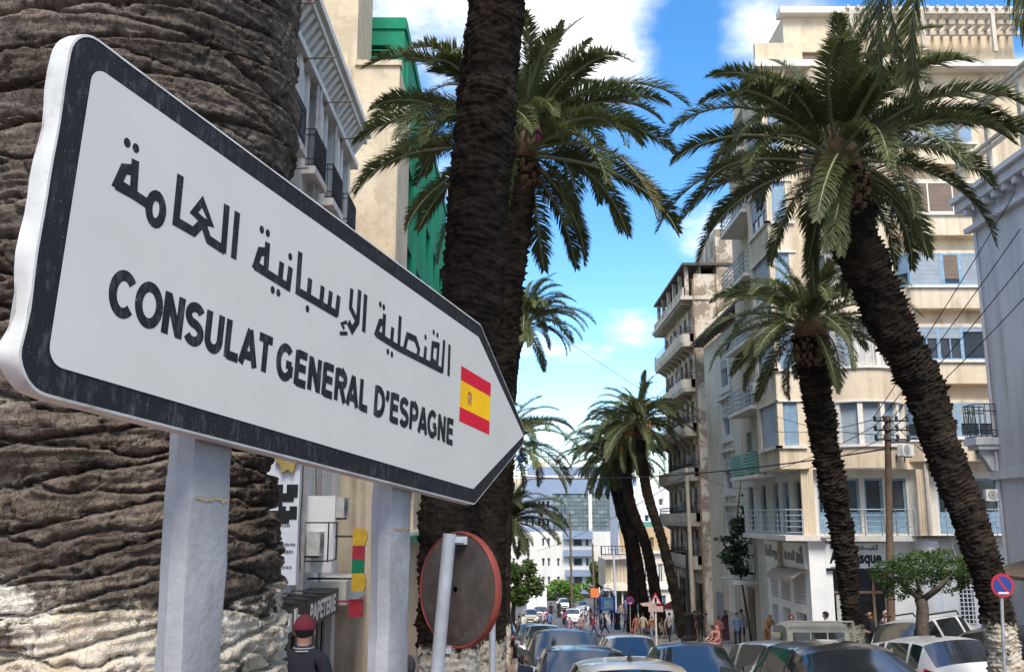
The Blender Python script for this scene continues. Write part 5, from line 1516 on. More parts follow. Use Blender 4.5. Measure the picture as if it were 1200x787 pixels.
    y = tag(MB_sign(-3.77, 24.8, .6, -.25, 1.55), 'tall yellow, red and green projecting shop sign on old white building', 'sign')
    mb = MB(); mb.box(-5.2, -3.8, 25.06, 25.09, -2.1, -2.05); mb.box(-4.15, -3.8, 25.0, 25.06, -2.45, -2.02); mb.build('projecting_sign', M['redsign'], b)
    mb = MB(); n = 24; c = Vector((-4.6, 21.3, -3.3))
    for k in range(n):
        a0, a1 = 2*math.pi*k/n, 2*math.pi*(k+1)/n
        mb.poly([c, c+Vector((0.5*math.cos(a0), -.02, .5*math.sin(a0))), c+Vector((.5*math.cos(a1), -.02, .5*math.sin(a1)))])
        mb.poly([c+Vector((.5*math.cos(a0), .08, .5*math.sin(a0))), c+Vector((.5*math.cos(a1), .08, .5*math.sin(a1))), c+Vector((.5*math.cos(a1), -.02, .5*math.sin(a1))), c+Vector((.5*math.cos(a0), -.02, .5*math.sin(a0)))])
    o = mb.build('round_shop_sign', M['shopwhite'], b)
    mb = MB()
    for k in range(n):
        a0, a1 = 2*math.pi*k/n, 2*math.pi*(k+1)/n
        mb.poly([c+Vector((r_*math.cos(x), -.03, r_*math.sin(x))) for x, r_ in ((a0, .3), (a0, .4), (a1, .4), (a1, .3))])
    mb.build('ring', M['yellowsign'], o)
def MB_sign(x, y, w, z0, h):
    """stack of coloured lobes on a vertical board"""
    t = thing('shop_sign', 'tall yellow red and green projecting shop sign on old white building', 'sign', (x-.4, y, z0-h/2))
    for k, (mm, f0, f1, ex) in enumerate((('yellowsign', .72, 1.0, .06), ('redsign', .5, .72, 0), ('green_dk', .28, .5, 0), ('yellowsign', 0, .28, .06))):
        zb = z0-h; mb = MB()
        n = 8; vs = []
        for q in range(n+1):
            f = f0+(f1-f0)*q/n; bulge = ex*math.sin(math.pi*q/n)
            vs.append((x+bulge, zb+h*f))
        pts = [(x-.3, vs[0][1])]+vs+[(x-.3, vs[-1][1])]
        m_ = len(pts)
        mb.mesh([(p, y, z) for p, z in pts]+[(p, y+.16, z) for p, z in pts], [tuple(range(m_)), tuple(reversed(range(m_, 2*m_)))]+[(i, (i+1) % m_, m_+(i+1) % m_, m_+i) for i in range(m_)])
        mb.build('panel', M[mm], t)
    mb = MB(); mb.tube([(x-.2, y+.08, z0-.2), (-5.22, y+.08, z0-.2)], .03, 6); mb.build('bracket', M['iron'], t); mb = MB(); mb.tube([(x-.2, y+.08, z0-h+.3), (-5.22, y+.08, z0-h+.3)], .03, 6); mb.build('bracket', M['iron'], t)
    return t
left_white()

# ---------------- banner projecting from the left wall
def banner():
    Y = 15.0; x0, x1 = -5.18, xat(350, Y, .2); z0, z1 = -1.0, 1.7
    t = thing('shop_banner', 'white projecting banner with gold star emblem and black block lettering', 'sign', (x0, Y, z0))
    mb = MB(); mb.box(x0, x1, Y, Y+.12, z0, z1); mb.build('board', M['banner'], t)
    # gold eight-pointed star relief with an inner lattice
    c = Vector((x1-.18, Y-.03, 1.02)); mb = MB(); pts = []
    for k in range(16):
        r_ = .36 if k % 2 == 0 else .27; a = 2*math.pi*k/16+math.pi/8; pts.append((c.x+r_*.62*math.cos(a), c.z+r_*math.sin(a)))
    mb.mesh([(p, Y-.09, z) for p, z in pts]+[(p, Y+.0, z) for p, z in pts], [tuple(range(16))]+[(i, (i+1) % 16, 16+(i+1) % 16, 16+i) for i in range(16)]); e = mb.build('star_emblem', M['gold'], t)
    mb = MB()
    for k in range(8):
        a = 2*math.pi*k/8; mb.tube([(c.x+.1*math.cos(a), Y-.1, c.z+.17*math.sin(a)), (c.x+.1*math.cos(a+2.36), Y-.1, c.z+.17*math.sin(a+2.36))], .012, 4)
    mb.build('star_lattice', M['shopwhite'], e)
    # the lettering is blocked out in coarse squares, as it is in the photograph
    rows = ['0000110111', '0011110111', '1111111111', '1111111110', '0111110000', '0000011011', '0111111111', '1111111111', '1101111100']
    mb = MB(); s = .058
    for j, rw in enumerate(rows):
        for i, ch in enumerate(rw):
            if ch == '1':
                x = x1-.60+i*s; z = .52-j*s*1.15; mb.box(x, x+s, Y-.012, Y-.002, z-s*1.15, z)
    mb.build('block_lettering', M['letter'], t)
    mb = MB()
    f = lambda a, z: (a, Y-.006, z)
    def row(x, z, w, h, sd):
        r = random.Random(sd); x1_ = x+w
        while x < x1_-.01:
            q = r.uniform(.012, .03); mb.poly([f(x, z), f(x+q, z), f(x+q, z+h*r.uniform(.7, 1)), f(x, z+h*r.uniform(.7, 1))]); x += q+.008
    row(x1-.5, -.13, .4, .04, 1)
    for k in range(3): row(x1-.68+.23*k, -.42, .18, .05, 2+k); row(x1-.68+.23*k, -.53, .18, .06, 6+k)
    row(x1-.6, -.76, .22, .05, 11); row(x1-.28, -.76, .22, .05, 12)
    mb.build('small_print', M['lettergrey'], t)['kind'] = 'stuff'
    mb = MB(); mb.box(x1-.68, x1-.64, Y-.008, Y-.002, -.78, -.68); mb.box(x1-.34, x1-.30, Y-.008, Y-.002, -.78, -.68); mb.build('print_icon', M['letter'], t)
banner()

# ---------------- beige and green buildings further up on the left
def beige_block():
    g = pav_z(-5, 34)
    b = thing('apartment_building', 'beige rendered block with stepped top between white and green buildings', 'building', (-9, 34, g))
    mb = MB(); mb.box(-14, -4.12, 32.4, 36.0, 2.3, 16.3); mb.box(-14, -5.75, 32.6, 36.0, 16.3, 24); mb.build('wall', M['beige'], b)
    part_box('parapet_cap', M['beige'], b, Frame((0, 32.4), (1, 0)), (-5.75, -4.05, -.3, .1, 16.3, 16.5))
    mb = MB(); mb.tube([(-5.9, 32.3, 8.5), (-5.9, 32.3, 16.2)], .04); mb.build('pipe', M['pipe'], b)
    F = Frame((-4.05, 29.2), (0, 1))
    # low street front with green balconies and painted words
    mb = MB(); fwall(mb, F, 0, 20, g-2.5, 2.3, [(1.2, 2.2, -.45, 1.2), (3.6, 4.6, -.45, 1.2), (6.2, 7.4, -.45, 1.2), (9, 10.4, -.45, 1.2), (2.4, 4.0, g, -2.75), (7, 8.6, g-.5, -2.75)], .3); mb.poly([F.pt(0, 0, g-2.5), (-9, 29.2, g-2.5), (-9, 29.2, 2.3), F.pt(0, 0, 2.3)]); mb.poly([F.pt(0, 0, 2.3), F.pt(20, 0, 2.3), (-9, 49.2, 2.3), (-9, 29.2, 2.3)])
    mb.build('street_wall', M['cream'], b)
    for a0, a1 in ((1.2, 2.2), (3.6, 4.6), (6.2, 7.4), (9, 10.4)): window(b, F, a0, a1, -.45, 1.2, 'dim', .2, .1, 2, M['winframe'], None, 0, sill=False)
    for a0, a1, d in ((2.4, 4.0, 0), (7, 8.6, .5)):
        mb = MB(); F.box(mb, a0, a0+.14, -.2, .06, g-d, -2.75); F.box(mb, a1-.14, a1, -.2, .06, g-d, -2.75); F.box(mb, a0+.14, a1-.14, -.2, .06, -2.9, -2.75); d_ = mb.build('door_frame', M['green_dk'], b)
        mb = MB(); mb.poly([F.pt(a0, -.25, g-d), F.pt(a1, -.25, g-d), F.pt(a1, -.25, -2.7), F.pt(a0, -.25, -2.7)]); mb.build('door', M['shopdark'], d_)
    part_box('green_ledge', M['green_dk'], b, F, (0, 20, 0, .35, -.95, -.65)); part_box('cream_band', M['cream_white'], b, F, (0, 20, .0, .2, -.64, -.5))
    mb = MB(); put_text(mb, 'dly', lambda a, z: F.pt(a, .01, z), 1.0, 4.6, -2.0, -1.25, .02); F.box(mb, 1.0, 4.4, .004, .02, -2.55, -2.15); mb.build('lettering', M['redsign'], b)
    tag_dish((-5.3, 33.0, 13.4))
def tag_dish(p):
    t = thing('satellite_dish', 'white satellite dish on the roof edge between white and beige buildings', 'satellite dish', (p[0], p[1], p[2]-.7))
    mb = MB(); p = Vector(p); n = 14; d = Vector((.5, -.7, .5)).normalized(); a = d.cross(Vector((0, 0, 1))).normalized(); c = a.cross(d)
    rings = [[p+d*(.25*(r_/.5)**2-.25)+(a*math.cos(2*math.pi*k/n)+c*math.sin(2*math.pi*k/n))*r_ for k in range(n)] for r_ in (.02, .2, .36, .5)]
    for i in range(3):
        for k in range(n): mb.poly([rings[i][k], rings[i][(k+1) % n], rings[i+1][(k+1) % n], rings[i+1][k]])
    mb.build('bowl', M['winframe'], t, smooth=True)
    mb = MB(); mb.tube([p-d*.2, p-d*.3+Vector((0, 0, -.3)), p+Vector((-.2, .2, -2.0))], .03, 6); mb.build('mast', M['pipe'], t)
    mb = MB(); mb.tube([p-c*.45-d*.05, p+d*.45], .015, 5); mb.box(p.x+d.x*.45-.04, p.x+d.x*.45+.04, p.y+d.y*.45-.04, p.y+d.y*.45+.04, p.z+d.z*.45-.05, p.z+d.z*.45+.05); mb.build('receiver_arm', M['pipe'], t)
beige_block()
def green_block():
    g = pav_z(-5, 45)
    b = thing('apartment_building', 'bright green clad building with louvred top storey', 'building', (-9, 45, g))
    F = Frame((-4.45, 36.3), (0, 1)); E = Frame((-16, 36.3), (1, 0)); TOP = 19.9
    lo = [(9.3, 10.95, 15.2, 19.2)]
    mb = MB(); fwall(mb, E, 0, 11.55, g-1, TOP, lo, .4)
    ops = [(1.6+4.4*k, 4.4+4.4*k, z, z+1.9) for k in range(5) for z in (-1, 2.5, 6, 9.5, 13)]
    fwall(mb, F, 0, 25, g-2, TOP, ops, .4); mb.build('wall', M['green'], b)
    part_box('parapet', M['green'], b, E, (0, 11.6, -.4, .08, TOP, TOP+.5)); part_box('parapet', M['green'], b, F, (0, 25, -.4, .08, TOP, TOP+.48))
    for k in range(13):
        mb = MB(); z = 15.25+.31*k
        mb.hexa([E.pt(9.3, -.05, z), E.pt(10.95, -.05, z), E.pt(10.95, -.3, z+.12), E.pt(9.3, -.3, z+.12), E.pt(9.3, -.05, z+.06), E.pt(10.95, -.05, z+.06), E.pt(10.95, -.3, z+.18), E.pt(9.3, -.3, z+.18)]); mb.build('louvre', M['green'], b)
    mb = MB(); mb.poly([E.pt(9.3, -.38, 15.2), E.pt(10.95, -.38, 15.2), E.pt(10.95, -.38, 19.2), E.pt(9.3, -.38, 19.2)]); mb.build('louvre_back', M['green_dk'], b)
    for o_ in ops: window(b, F, *o_, 'glass', .3, .08, 3, M['green_dk'], None, 0, sill=False)
    for k in range(6): part_box('fin', M['green'], b, F, (.4+4.4*k, 1.0+4.4*k, 0, .12, -2, TOP-1))
    ac_unit((-6.6, 36.0, 17.7), (0, -1), 'split unit beside green louvres on top of beige block', s=1.0)
    mb = MB(); mb.tube([(-4.4, 37, 14.6), (-3.6, 37, 14.7)], .04); mb.box(-3.9, -3.3, 36.8, 37.2, 14.6, 14.8); mb.build('floodlight', M['iron'], b)
green_block()
# row of ordinary fronts further down the left side
def plain_front(name, label, x, y0, y1, top, m, side, n, floors, fh=3.2, deep=8):
    g = gz(x, (y0+y1)/2)
    b = thing(name, label, 'building', (x, (y0+y1)/2, g))
    F = Frame((x, y0), (0, 1)) if side < 0 else Frame((x, y1), (0, -1)); L_ = y1-y0
    lowg = min(gz(x, y0), gz(x, y1))
    ops = []
    for k in range(floors):
        z = top-1.2-fh*(k+1)+.9
        for j in range(n):
            a = L_*(j+.5)/n; ops.append((a-.55, a+.55, z, z+1.6))
    mb = MB(); fwall(mb, F, 0, L_, lowg-.5, top, ops, .25)
    xe = x+side*deep
    mb.poly([(x, y0, lowg-.5), (xe, y0, lowg-.5), (xe, y0, top), (x, y0, top)]); mb.poly([(x, y1, lowg-.5), (xe, y1, lowg-.5), (xe, y1, top), (x, y1, top)])
    mb.poly([(x, y0, top), (xe, y0, top), (xe, y1, top), (x, y1, top)]); mb.build('wall', m, b)
    for o_ in ops: window(b, F, *o_, 'dim' if rnd.random() < .4 else 'glass', .18, .07, 2, M['winframe'], M['shutter_white'], rnd.choice((0, 0, .5)))
    part_box('cornice', M['cream_white'], b, F, (0, L_, 0, .35, top-.25, top+.05))
    return b
plain_front('house', 'plain pale fronts down the left side beyond the green building', -4.7, 62, 100, 4.5, M['farwhite'], -1, 8, 3)
plain_front('house', 'long plain front on the left far down beyond the parked cars', -4.9, 100.5, 140, 0.5, M['yellow'], -1, 8, 3)

# ---------------- far end of the street
def far_block():
    Y = 170.0; g = -14.6
    b = thing('office_building', 'blue and white office block with glass bay closing the street', 'building', (10, Y, g))
    F = Frame((0, Y), (1, 0)); X = lambda p: xat(p, Y, -3)
    z = lambda py: zat(py, Y)
    xl, xr = X(575), X(748); zb, zt = z(622.5), z(560)
    ops = []
    for py in (635, 658.5, 680):
        for p in (602, 618, 636.5, 643, 654): ops.append((X(p-1.7), X(p+1.7), z(py+5), z(py-5)))
        for p, w in ((668, 1.7), (677, 5.5), (688, 2.0)): ops.append((X(p-w), X(p+w), z(py+4.5), z(py-5.5)))
    ops.append((X(640), X(652), z(704), z(693)))
    mb = MB(); fwall(mb, F, xl, xr, g-1, zb, ops, .4)
    mb.poly([(xr, Y, g-1), (xr, Y+14, g-1), (xr, Y+14, zb), (xr, Y, zb)]); mb.build('lower_wall', M['farwhite'], b)
    for o_ in ops: window(b, F, *o_, 'glass' if rnd.random() < .7 else 'dim', .3, .12, 1, M['winframe'], None, 0, sill=False)
    uo = [(X(p-2.2), X(p+2.2), z(py+5), z(py-5)) for py in (591.5, 612) for p in (617, 624.5, 632, 637, 642.5)]
    glaz = (X(648), X(715), z(621), z(578))
    mb = MB(); fwall(mb, F, X(612), xr, zb, zt, uo+[glaz], .4); mb.poly([(X(612), Y, zb), (X(612), Y+14, zb), (X(612), Y+14, zt), (X(612), Y, zt)])
    mb.poly([(X(612), Y, zt), (xr, Y, zt), (xr, Y+14, zt), (X(612), Y+14, zt)]); mb.build('upper_wall', M['farblue'], b)
    for o_ in uo: window(b, F, *o_, 'glass', .3, .1, 1, M['winframe'], None, 0, sill=False)
    # curtain wall of separate panes
    gm = [glass('curtain_wall_pane_%d' % k, c, .1, .6, .2) for k, c in enumerate(((.13, .17, .16), (.2, .25, .23), (.09, .12, .12)))]
    nx, nz = 16, 9; a0, a1, c0, c1 = glaz
    for i in range(nx):
        for j in range(nz):
            if i == 10: continue
            A0 = a0+(a1-a0)*i/nx; A1 = a0+(a1-a0)*(i+1)/nx; C0 = c0+(c1-c0)*j/nz; C1 = c0+(c1-c0)*(j+1)/nz
            part_box('pane', gm[(0 if i > 3 else 2) if rnd.random() < .8 else 1], b, F, (A0+.06, A1-.06, -.36, -.2, C0+.06, C1-.06))
    part_box('curtain_wall_grid', M['farblue'], b, F, (a0, a1, -.4, -.38, c0, c1))
    part_box('white_fin', M['farwhite'], b, F, (a0+(a1-a0)*10/nx, a0+(a1-a0)*11/nx, -.3, .5, c0-1, c1+1.4))
    for p0, p1, py0, py1 in ((660, 694, 631, 621.5), (660, 694, 651, 643.5), (662, 694, 674.5, 667)):
        part_box('blue_balcony', M['farblue'], b, F, (X(p0), X(p1), .0, 1.2, z(py0), z(py1)))
    part_box('set_back_storey', M['farblue'], b, F, (X(620), X(742), -8, -3, zt+.02, zt+2.2)); part_box('parapet', M['farwhite'], b, F, (X(612), xr, -.3, .15, zt, zt+.5))
    part_box('portico', M['farblue'], b, F, (X(638), X(696), .0, 2.5, z(694), z(690)))
far_block()
def far_yellow():
    Y = 215.0; b = thing('apartment_building', 'pale yellow stepped rooftops rising behind the blue office block', 'building', (4, Y, -15))
    F = Frame((0, Y), (1, 0)); X = lambda p: xat(p, Y, 8); z = lambda py: zat(py, Y)
    mb = MB()
    for p0, p1, py in ((560, 652, 560), (618, 650, 548), (626, 640, 540), (650, 680, 556)): F.box(mb, X(p0), X(p1), -10, -.2*py/100, -15, z(py))
    mb.build('wall', M['yellow'], b)
    for k in range(6):
        for q in range(2):
            a = X(572+12*k); window(b, F, a, a+1.0, z(577)+q*0+(-3.3*q), z(577)+1.6-3.3*q, 'glass', -1.5, .1, 1, M['winframe'], None, 0, sill=False)
    t = thing('rooftop_sign', 'blue letters of a rooftop sign on a frame above yellow roofs', 'sign', (X(612), Y-6, z(562)))
    mb = MB(); FS = Frame((0, Y-6), (1, 0)); xs_, xe_ = xat(604, Y-6, 8), xat(625.5, Y-6, 8)
    put_text(mb, 'ASHOS', lambda a, zz: FS.pt(a, 0, zz), xs_, xe_, zat(549.5, Y-6), zat(543.5, Y-6), .05); mb.build('lettering', mat('blue_letters', (.06, .12, .4), .5, .1), t)
    mb = MB()
    for k in range(5):
        x = xs_+.3+(xe_-xs_-.6)*k/4; FS.box(mb, x-.06, x+.06, -.3, -.15, z(575), zat(549.5, Y-6)+.6)
    FS.box(mb, xs_, xe_, -.15, -.05, zat(551, Y-6), zat(549.8, Y-6)); mb.build('frame', M['iron'], t)
    c = Vector((xat(611, Y-6, 8), Y-6, zat(536, Y-6))); mb = MB(); mb.lathe([(.1, -1.2), (.8, -.7), (1.0, 0), (.6, .8), (.1, 1.3)], c, 10); mb.build('emblem', mat('blue_emblem', (.05, .1, .38), .5, .1), t)
far_yellow()
def far_white_right():
    Y = 150.0; b = thing('apartment_building', 'white block behind the close palm group beside the old balconies', 'building', (22, Y, -14))
    F = Frame((0, Y), (1, 0)); X = lambda p: xat(p, Y, 0); z = lambda py: zat(py, Y)
    ops = [(X(p-2.5), X(p+2.5), z(py+4), z(py-4)) for py in (588, 607, 626) for p in (732, 743, 758, 775, 790, 806)]
    mb = MB(); fwall(mb, F, X(724), X(840), -15, z(569), ops, .4); mb.poly([(X(724), Y, -15), (X(724), Y+12, -15), (X(724), Y+12, z(569)), (X(724), Y, z(569))]); mb.build('wall', M['bluewhite'], b)
    for o_ in ops: window(b, F, *o_, 'glass', .3, .1, 1, M['winframe'], None, 0, sill=False)
    part_box('green_roof_edge', M['greenrail'], b, F, (X(724), X(800), .0, 1.0, z(617), z(611)))
far_white_right()
def ochre_house():
    Y = 120.0; g = road_z(120)
    b = thing('house', 'ochre and cream old house with overhanging balcony storey beyond the close palm group', 'building', (16, Y, g))
    F = Frame((0, Y), (1, 0)); X = lambda p: xat(p, Y, -3); z = lambda py: zat(py, Y)
    ops = [(X(p-2.2), X(p+2.2), z(641), z(629)) for p in (748, 764, 780, 796)]
    mb = MB(); fwall(mb, F, X(726), X(830), z(647), z(617), ops, .3); mb.build('upper_wall', M['ochre'], b)
    for o_ in ops: window(b, F, *o_, 'glass', .2, .1, 2, M['woodbrown'], None, 0, sill=False)
    ops = [(X(p-3), X(p+3), z(682), z(660)) for p in (757, 773, 789)]+[(X(p-3.5), X(p+3.5), z(722), z(697)) for p in (757, 775, 792)]
    mb = MB(); fwall(mb, F, X(745), X(830), g-1.5, z(647), ops, .3); mb.build('lower_wall', M['moor'], b)
    for i, o_ in enumerate(ops): window(b, F, *o_, 'glass', .2, .12, 2, M['winframe'] if i < 3 else M['blue'], None, 0, sill=False)
    part_box('string_course', M['moor_white'], b, F, (X(745), X(830), 0, .4, z(690), z(687)), (X(745), X(830), 0, .5, z(648), z(645)))
    # jutting storey on the street side
    S = Frame((X(706), Y-.2), (1, 0))
    part_box('jutting_storey', M['old2'], b, F, (X(709), X(745), -10, .0, z(690), z(655))); 
    mb = MB()
    for k in range(10): part_box('slat', M['ochre'], b, F, (X(710)+.42*k, X(710)+.42*k+.14, .0, .12, z(680), z(657)))
    part_box('balcony', M['moor'], b, F, (X(706), X(746), 0, 1.0, z(691), z(684))); part_box('terrace_slab', M['old2'], b, F, (X(704), X(752), 0, 1.2, z(652), z(649)), )
    mb = MB(); railing(mb, F, X(704), X(752), 0, 1.2, z(649), 1.0, .4, .03); mb.build('railing', M['iron'], b)
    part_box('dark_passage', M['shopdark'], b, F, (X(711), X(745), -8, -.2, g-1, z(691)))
    mb = MB()
    for k in range(3): F.box(mb, X(712+15*k), X(713.6+15*k), -.2, .4, g-1, z(691))
    mb.build('pillar', M['moor'], b)
ochre_house()
# ------------------------------------------------------------------ palms along the street
def plant_palms():
    GA = 'palms along the left pavement'; GB = 'leaning palms on the right'; GC = 'close palm group down the street'
    palm('palm_tree', 'dark straight palm trunk behind the round mirror, its crown out of view', None, 11.0,
         [(526, 790), (526, 700), (528, 600), (541, 450), (556, 320), (561, 229), (578, 46), (588, -100), (598, -260), (604, -390)], [.345, .335, .335, .345, .365, .355, .34, .33, .33, .33], 3.6, 44, wash=1.62, seed=21, group=GA, dv=.02, row=.075, amp=.032, rough=.05, nu=160, hang=0,
         col=((.010, .007, .005), (.032, .023, .017), (.075, .053, .037)))
    palm('palm_tree', 'tall palm with wide full crown rising behind the dark straight trunk', None, 22.0,
         [(575, 780), (575, 690), (576, 590), (580, 480), (589, 390), (597, 300), (603, 240), (608, 190)], [.34, .34, .34, .34, .35, .38, .42, .45], 4.15, 66, wash=1.5, seed=5, group=GA, boots=7.0, hang=9, dry=1, crown_r=.5)
    palm('palm_tree', 'slim tall palm with yellowing crown behind the wide-crowned palm', None, 48.0, [(590, 700), (592, 600), (597, 470), (604, 405), (611, 385)], [.32, .32, .32, .36, .4], 3.5, 48, seed=8, group=GA, nu=40, dv=.08, hang=8, dry=8, boot_n=50)
    palm('palm_tree', 'short palm with crown just beside the tip of arrow sign', None, 40.0, [(588, 690), (590, 600), (592, 530)], [.34, .34, .38], 3.3, 40, seed=12, group=GA, nu=40, dv=.08, boot_n=40)
    palm('palm_tree', 'low palm with drooping crown in front of pale far buildings on the left pavement', None, 56.0, [(588, 720), (590, 650), (594, 618)], [.36, .36, .42], 3.5, 46, seed=14, group=GA, nu=40, dv=.08, dry=2, hang=10, boot_n=40)
    palm('palm_tree', 'large leaning palm in front of cream block, crown against its upper storeys', None, 17.0,
         [(1176, 760), (1170, 730), (1160, 680), (1147, 641), (1128, 585), (1106, 529), (1073, 434), (1045, 384), (1023, 334), (998, 270), (984, 205)], [.26, .255, .26, .275, .30, .31, .325, .34, .355, .38, .41], 3.1, 66, wash=1.72, seed=31, group=GB, dv=.018, row=.075, amp=.036, rough=.045, nu=130, boots=5.6, crown_r=.52, hang=10, dry=2)
    palm('palm_tree', 'smaller leaning palm in front of the white shop corner', None, 25.0,
         [(1002, 745), (995, 698), (991, 646), (982, 603), (970, 541), (961, 485), (953, 429), (949, 396)], [.22, .225, .235, .265, .31, .33, .35, .39], 2.65, 62, wash=1.7, seed=37, group=GB, dv=.024, row=.085, amp=.036, rough=.04, nu=110, boots=3.0, crown_r=.46, hang=6)
    # the next palm of that row stands just outside the frame; its fronds hang into view
    t = thing('palm_tree', 'dark palm fronds hanging in from above beside the white classical building', 'palm tree', (8.8, 9.4, gz(8.8, 9.4)), group=GB)
    pts = [Vector((8.8, 9.4, gz(8.8, 9.4)-.1)), Vector((8.3, 9.5, 0)), Vector((7.4, 9.7, 3.5)), Vector((6.5, 9.9, 6.2)), Vector((6.1, 10, 7.7))]
    palm_trunk(t, pts, [.32, .3, .32, .36, .42], bark('palm_bark', (.018, .013, .01), (.055, .04, .03), (.1, .075, .055), wash_z=1.7, fine=.7), 60, .04, .08, .04, .04, 4, 41)
    c = pts[-1]+Vector((0, 0, .4)); boots_ring(t, c, .4, 1.0, 60, 3)
    crown(t, c, 3.1, 26, .45, 43, hang=0, skip=lambda az, f: f > .4 or (math.cos(az) < .3 and f > .12))
    for kind, tpx, tpy, ln in (('low2', 1035, 92, 2.6), ('low', 1062, 78, 2.9), ('low2', 1122, 104, 2.55), ('low2', 1203, 90, 2.6), ('arch2', 1210, 20, 2.6), ('low', 1260, 60, 2.7)):
        tip = at(tpx, tpy, 9.6); d = tip-c; az = math.atan2(d.y, d.x)
        me = FR[kind][0]; n = len(me.vertices); co = np.empty(n*3, np.float32); me.vertices.foreach_get('co', co); co = co.reshape(-1, 3)
        k = co[13*4]
        hor = math.hypot(d.x, d.y); s = math.hypot(hor, d.z)/math.hypot(k[0], k[2])
        dth = math.atan2(d.z, hor)-math.atan2(k[2], k[0])
        add_frond(t, kind, c, az, s, 0.2*(1 if tpx % 2 else -1), dth, k=0).scale[1] *= .62
    for i, (Y, nodes, ln) in enumerate(((78, [(741, 730), (741, 714), (738, 640), (724, 587), (716, 545)], 4.3), (74, [(757, 735), (752, 690), (744, 640), (731, 587), (724, 535)], 4.2),
                                        (70, [(776, 735), (770, 705), (757, 638), (738, 587), (733, 520)], 4.2), (62, [(801, 742), (793, 705), (778, 640), (758, 575), (749, 500)], 3.9))):
        t, c = palm('palm_tree', ['dark palm trunk, thickest of the close group, next to blue billboard', 'second trunk of the close palm group, crossing the ochre house', 'third trunk of the close palm group, beside the warning triangle', 'leaning palm with orange date clusters nearest the old balconies'][i], None, Y, nodes, [.42, .40, .38, .38, .42] if i < 3 else [.34, .32, .3, .3, .36], ln, 44, wash=.2, seed=50+i, group=GC, nu=44, dv=.08, rough=.04, hang=10, boot_n=50)
        for q in range(3):
            az = q*2.1+i; o = c+Vector((math.cos(az)*.9, math.sin(az)*.9-.5, -.3)); mb = MB(); r_ = random.Random(i*9+q)
            for k in range(40):
                p = o+Vector((r_.gauss(0, .22), r_.gauss(0, .22), r_.gauss(-.2, .28))); mb.lathe([(.01, -.07), (.06, 0), (.01, .07)], p, 5)
            mb.build('date_cluster', M['date'], t)['kind'] = 'stuff'
M['date'] = mat('orange_dates', (.42, .17, .02), .6, .3, 8)
plant_palms()

# ------------------------------------------------------------------ broadleaf trees and shrubs
M['leaf_a'] = leaf_mat('ficus_leaves', (.032, .066, .02), (.085, .135, .036), .2)
M['leaf_b'] = leaf_mat('tree_leaves', (.075, .14, .035), (.15, .24, .06), .3)
M['leaf_c'] = leaf_mat('bright_leaves', (.09, .19, .03), (.17, .29, .05), .25)
M['leaf_d'] = leaf_mat('dark_climber_leaves', (.02, .045, .02), (.05, .085, .035), .15)
M['treebark'] = mat('tree_bark', (.12, .095, .075), .95, .3, 12, bump=.8, bscale=30)
def leaves(parent, blobs, n, size, m, seed=0, name='crown', shell=.55):
    r = np.random.RandomState(seed); w = np.array([b[1][0]*b[1][1]*b[1][2] for b in blobs])**.67; w = w/w.sum()
    idx = r.choice(len(blobs), n, p=w)
    C = np.array([b[0] for b in blobs])[idx]; S = np.array([b[1] for b in blobs])[idx]
    d = r.normal(size=(n, 3)); d /= np.linalg.norm(d, axis=1)[:, None]
    rad = (shell+(1.06-shell)*r.rand(n))**.8*(1+.28*(r.rand(n) > .86)*r.rand(n))
    P = C+d*S*rad[:, None]
    # knock holes so that what is behind shows through
    keep = fbm(P*(1.2/np.mean(S))*1.6, 3, seed) > -.10
    P = P[keep]; n = len(P)
    a = r.normal(size=(n, 3)); a /= np.linalg.norm(a, axis=1)[:, None]; a[:, 2] *= .55
    b = np.cross(a, r.normal(size=(n, 3))); b /= np.linalg.norm(b, axis=1)[:, None]
    s = size*(.6+.8*r.rand(n))[:, None]
    V = np.stack([P-a*s, P+b*s*.45, P+a*s, P-b*s*.45], 1).reshape(-1, 3)
    F_ = np.arange(n*4).reshape(-1, 4)
    o = mesh_obj(name, tris_mesh(name, V-np.array(wloc(parent)), F_, m), parent)
    return o
def tree(name, label, cat, base, trunk_pts, rads, blobs, n, size, m, seed, limbs=(), group=None):
    t = thing(name, label, cat, base, group=group)
    mb = MB(); mb.tube(trunk_pts, rads, 9); mb.build('trunk', M['treebark'], t, smooth=True)
    for l in limbs:
        mb = MB(); mb.tube(l, [rads[-1]*.55]+[rads[-1]*.55*(1-.75*k/(len(l)-1)) for k in range(1, len(l))], 7); mb.build('limb', M['treebark'], t, smooth=True)
    leaves(t, blobs, n, size, m, seed)
    return t
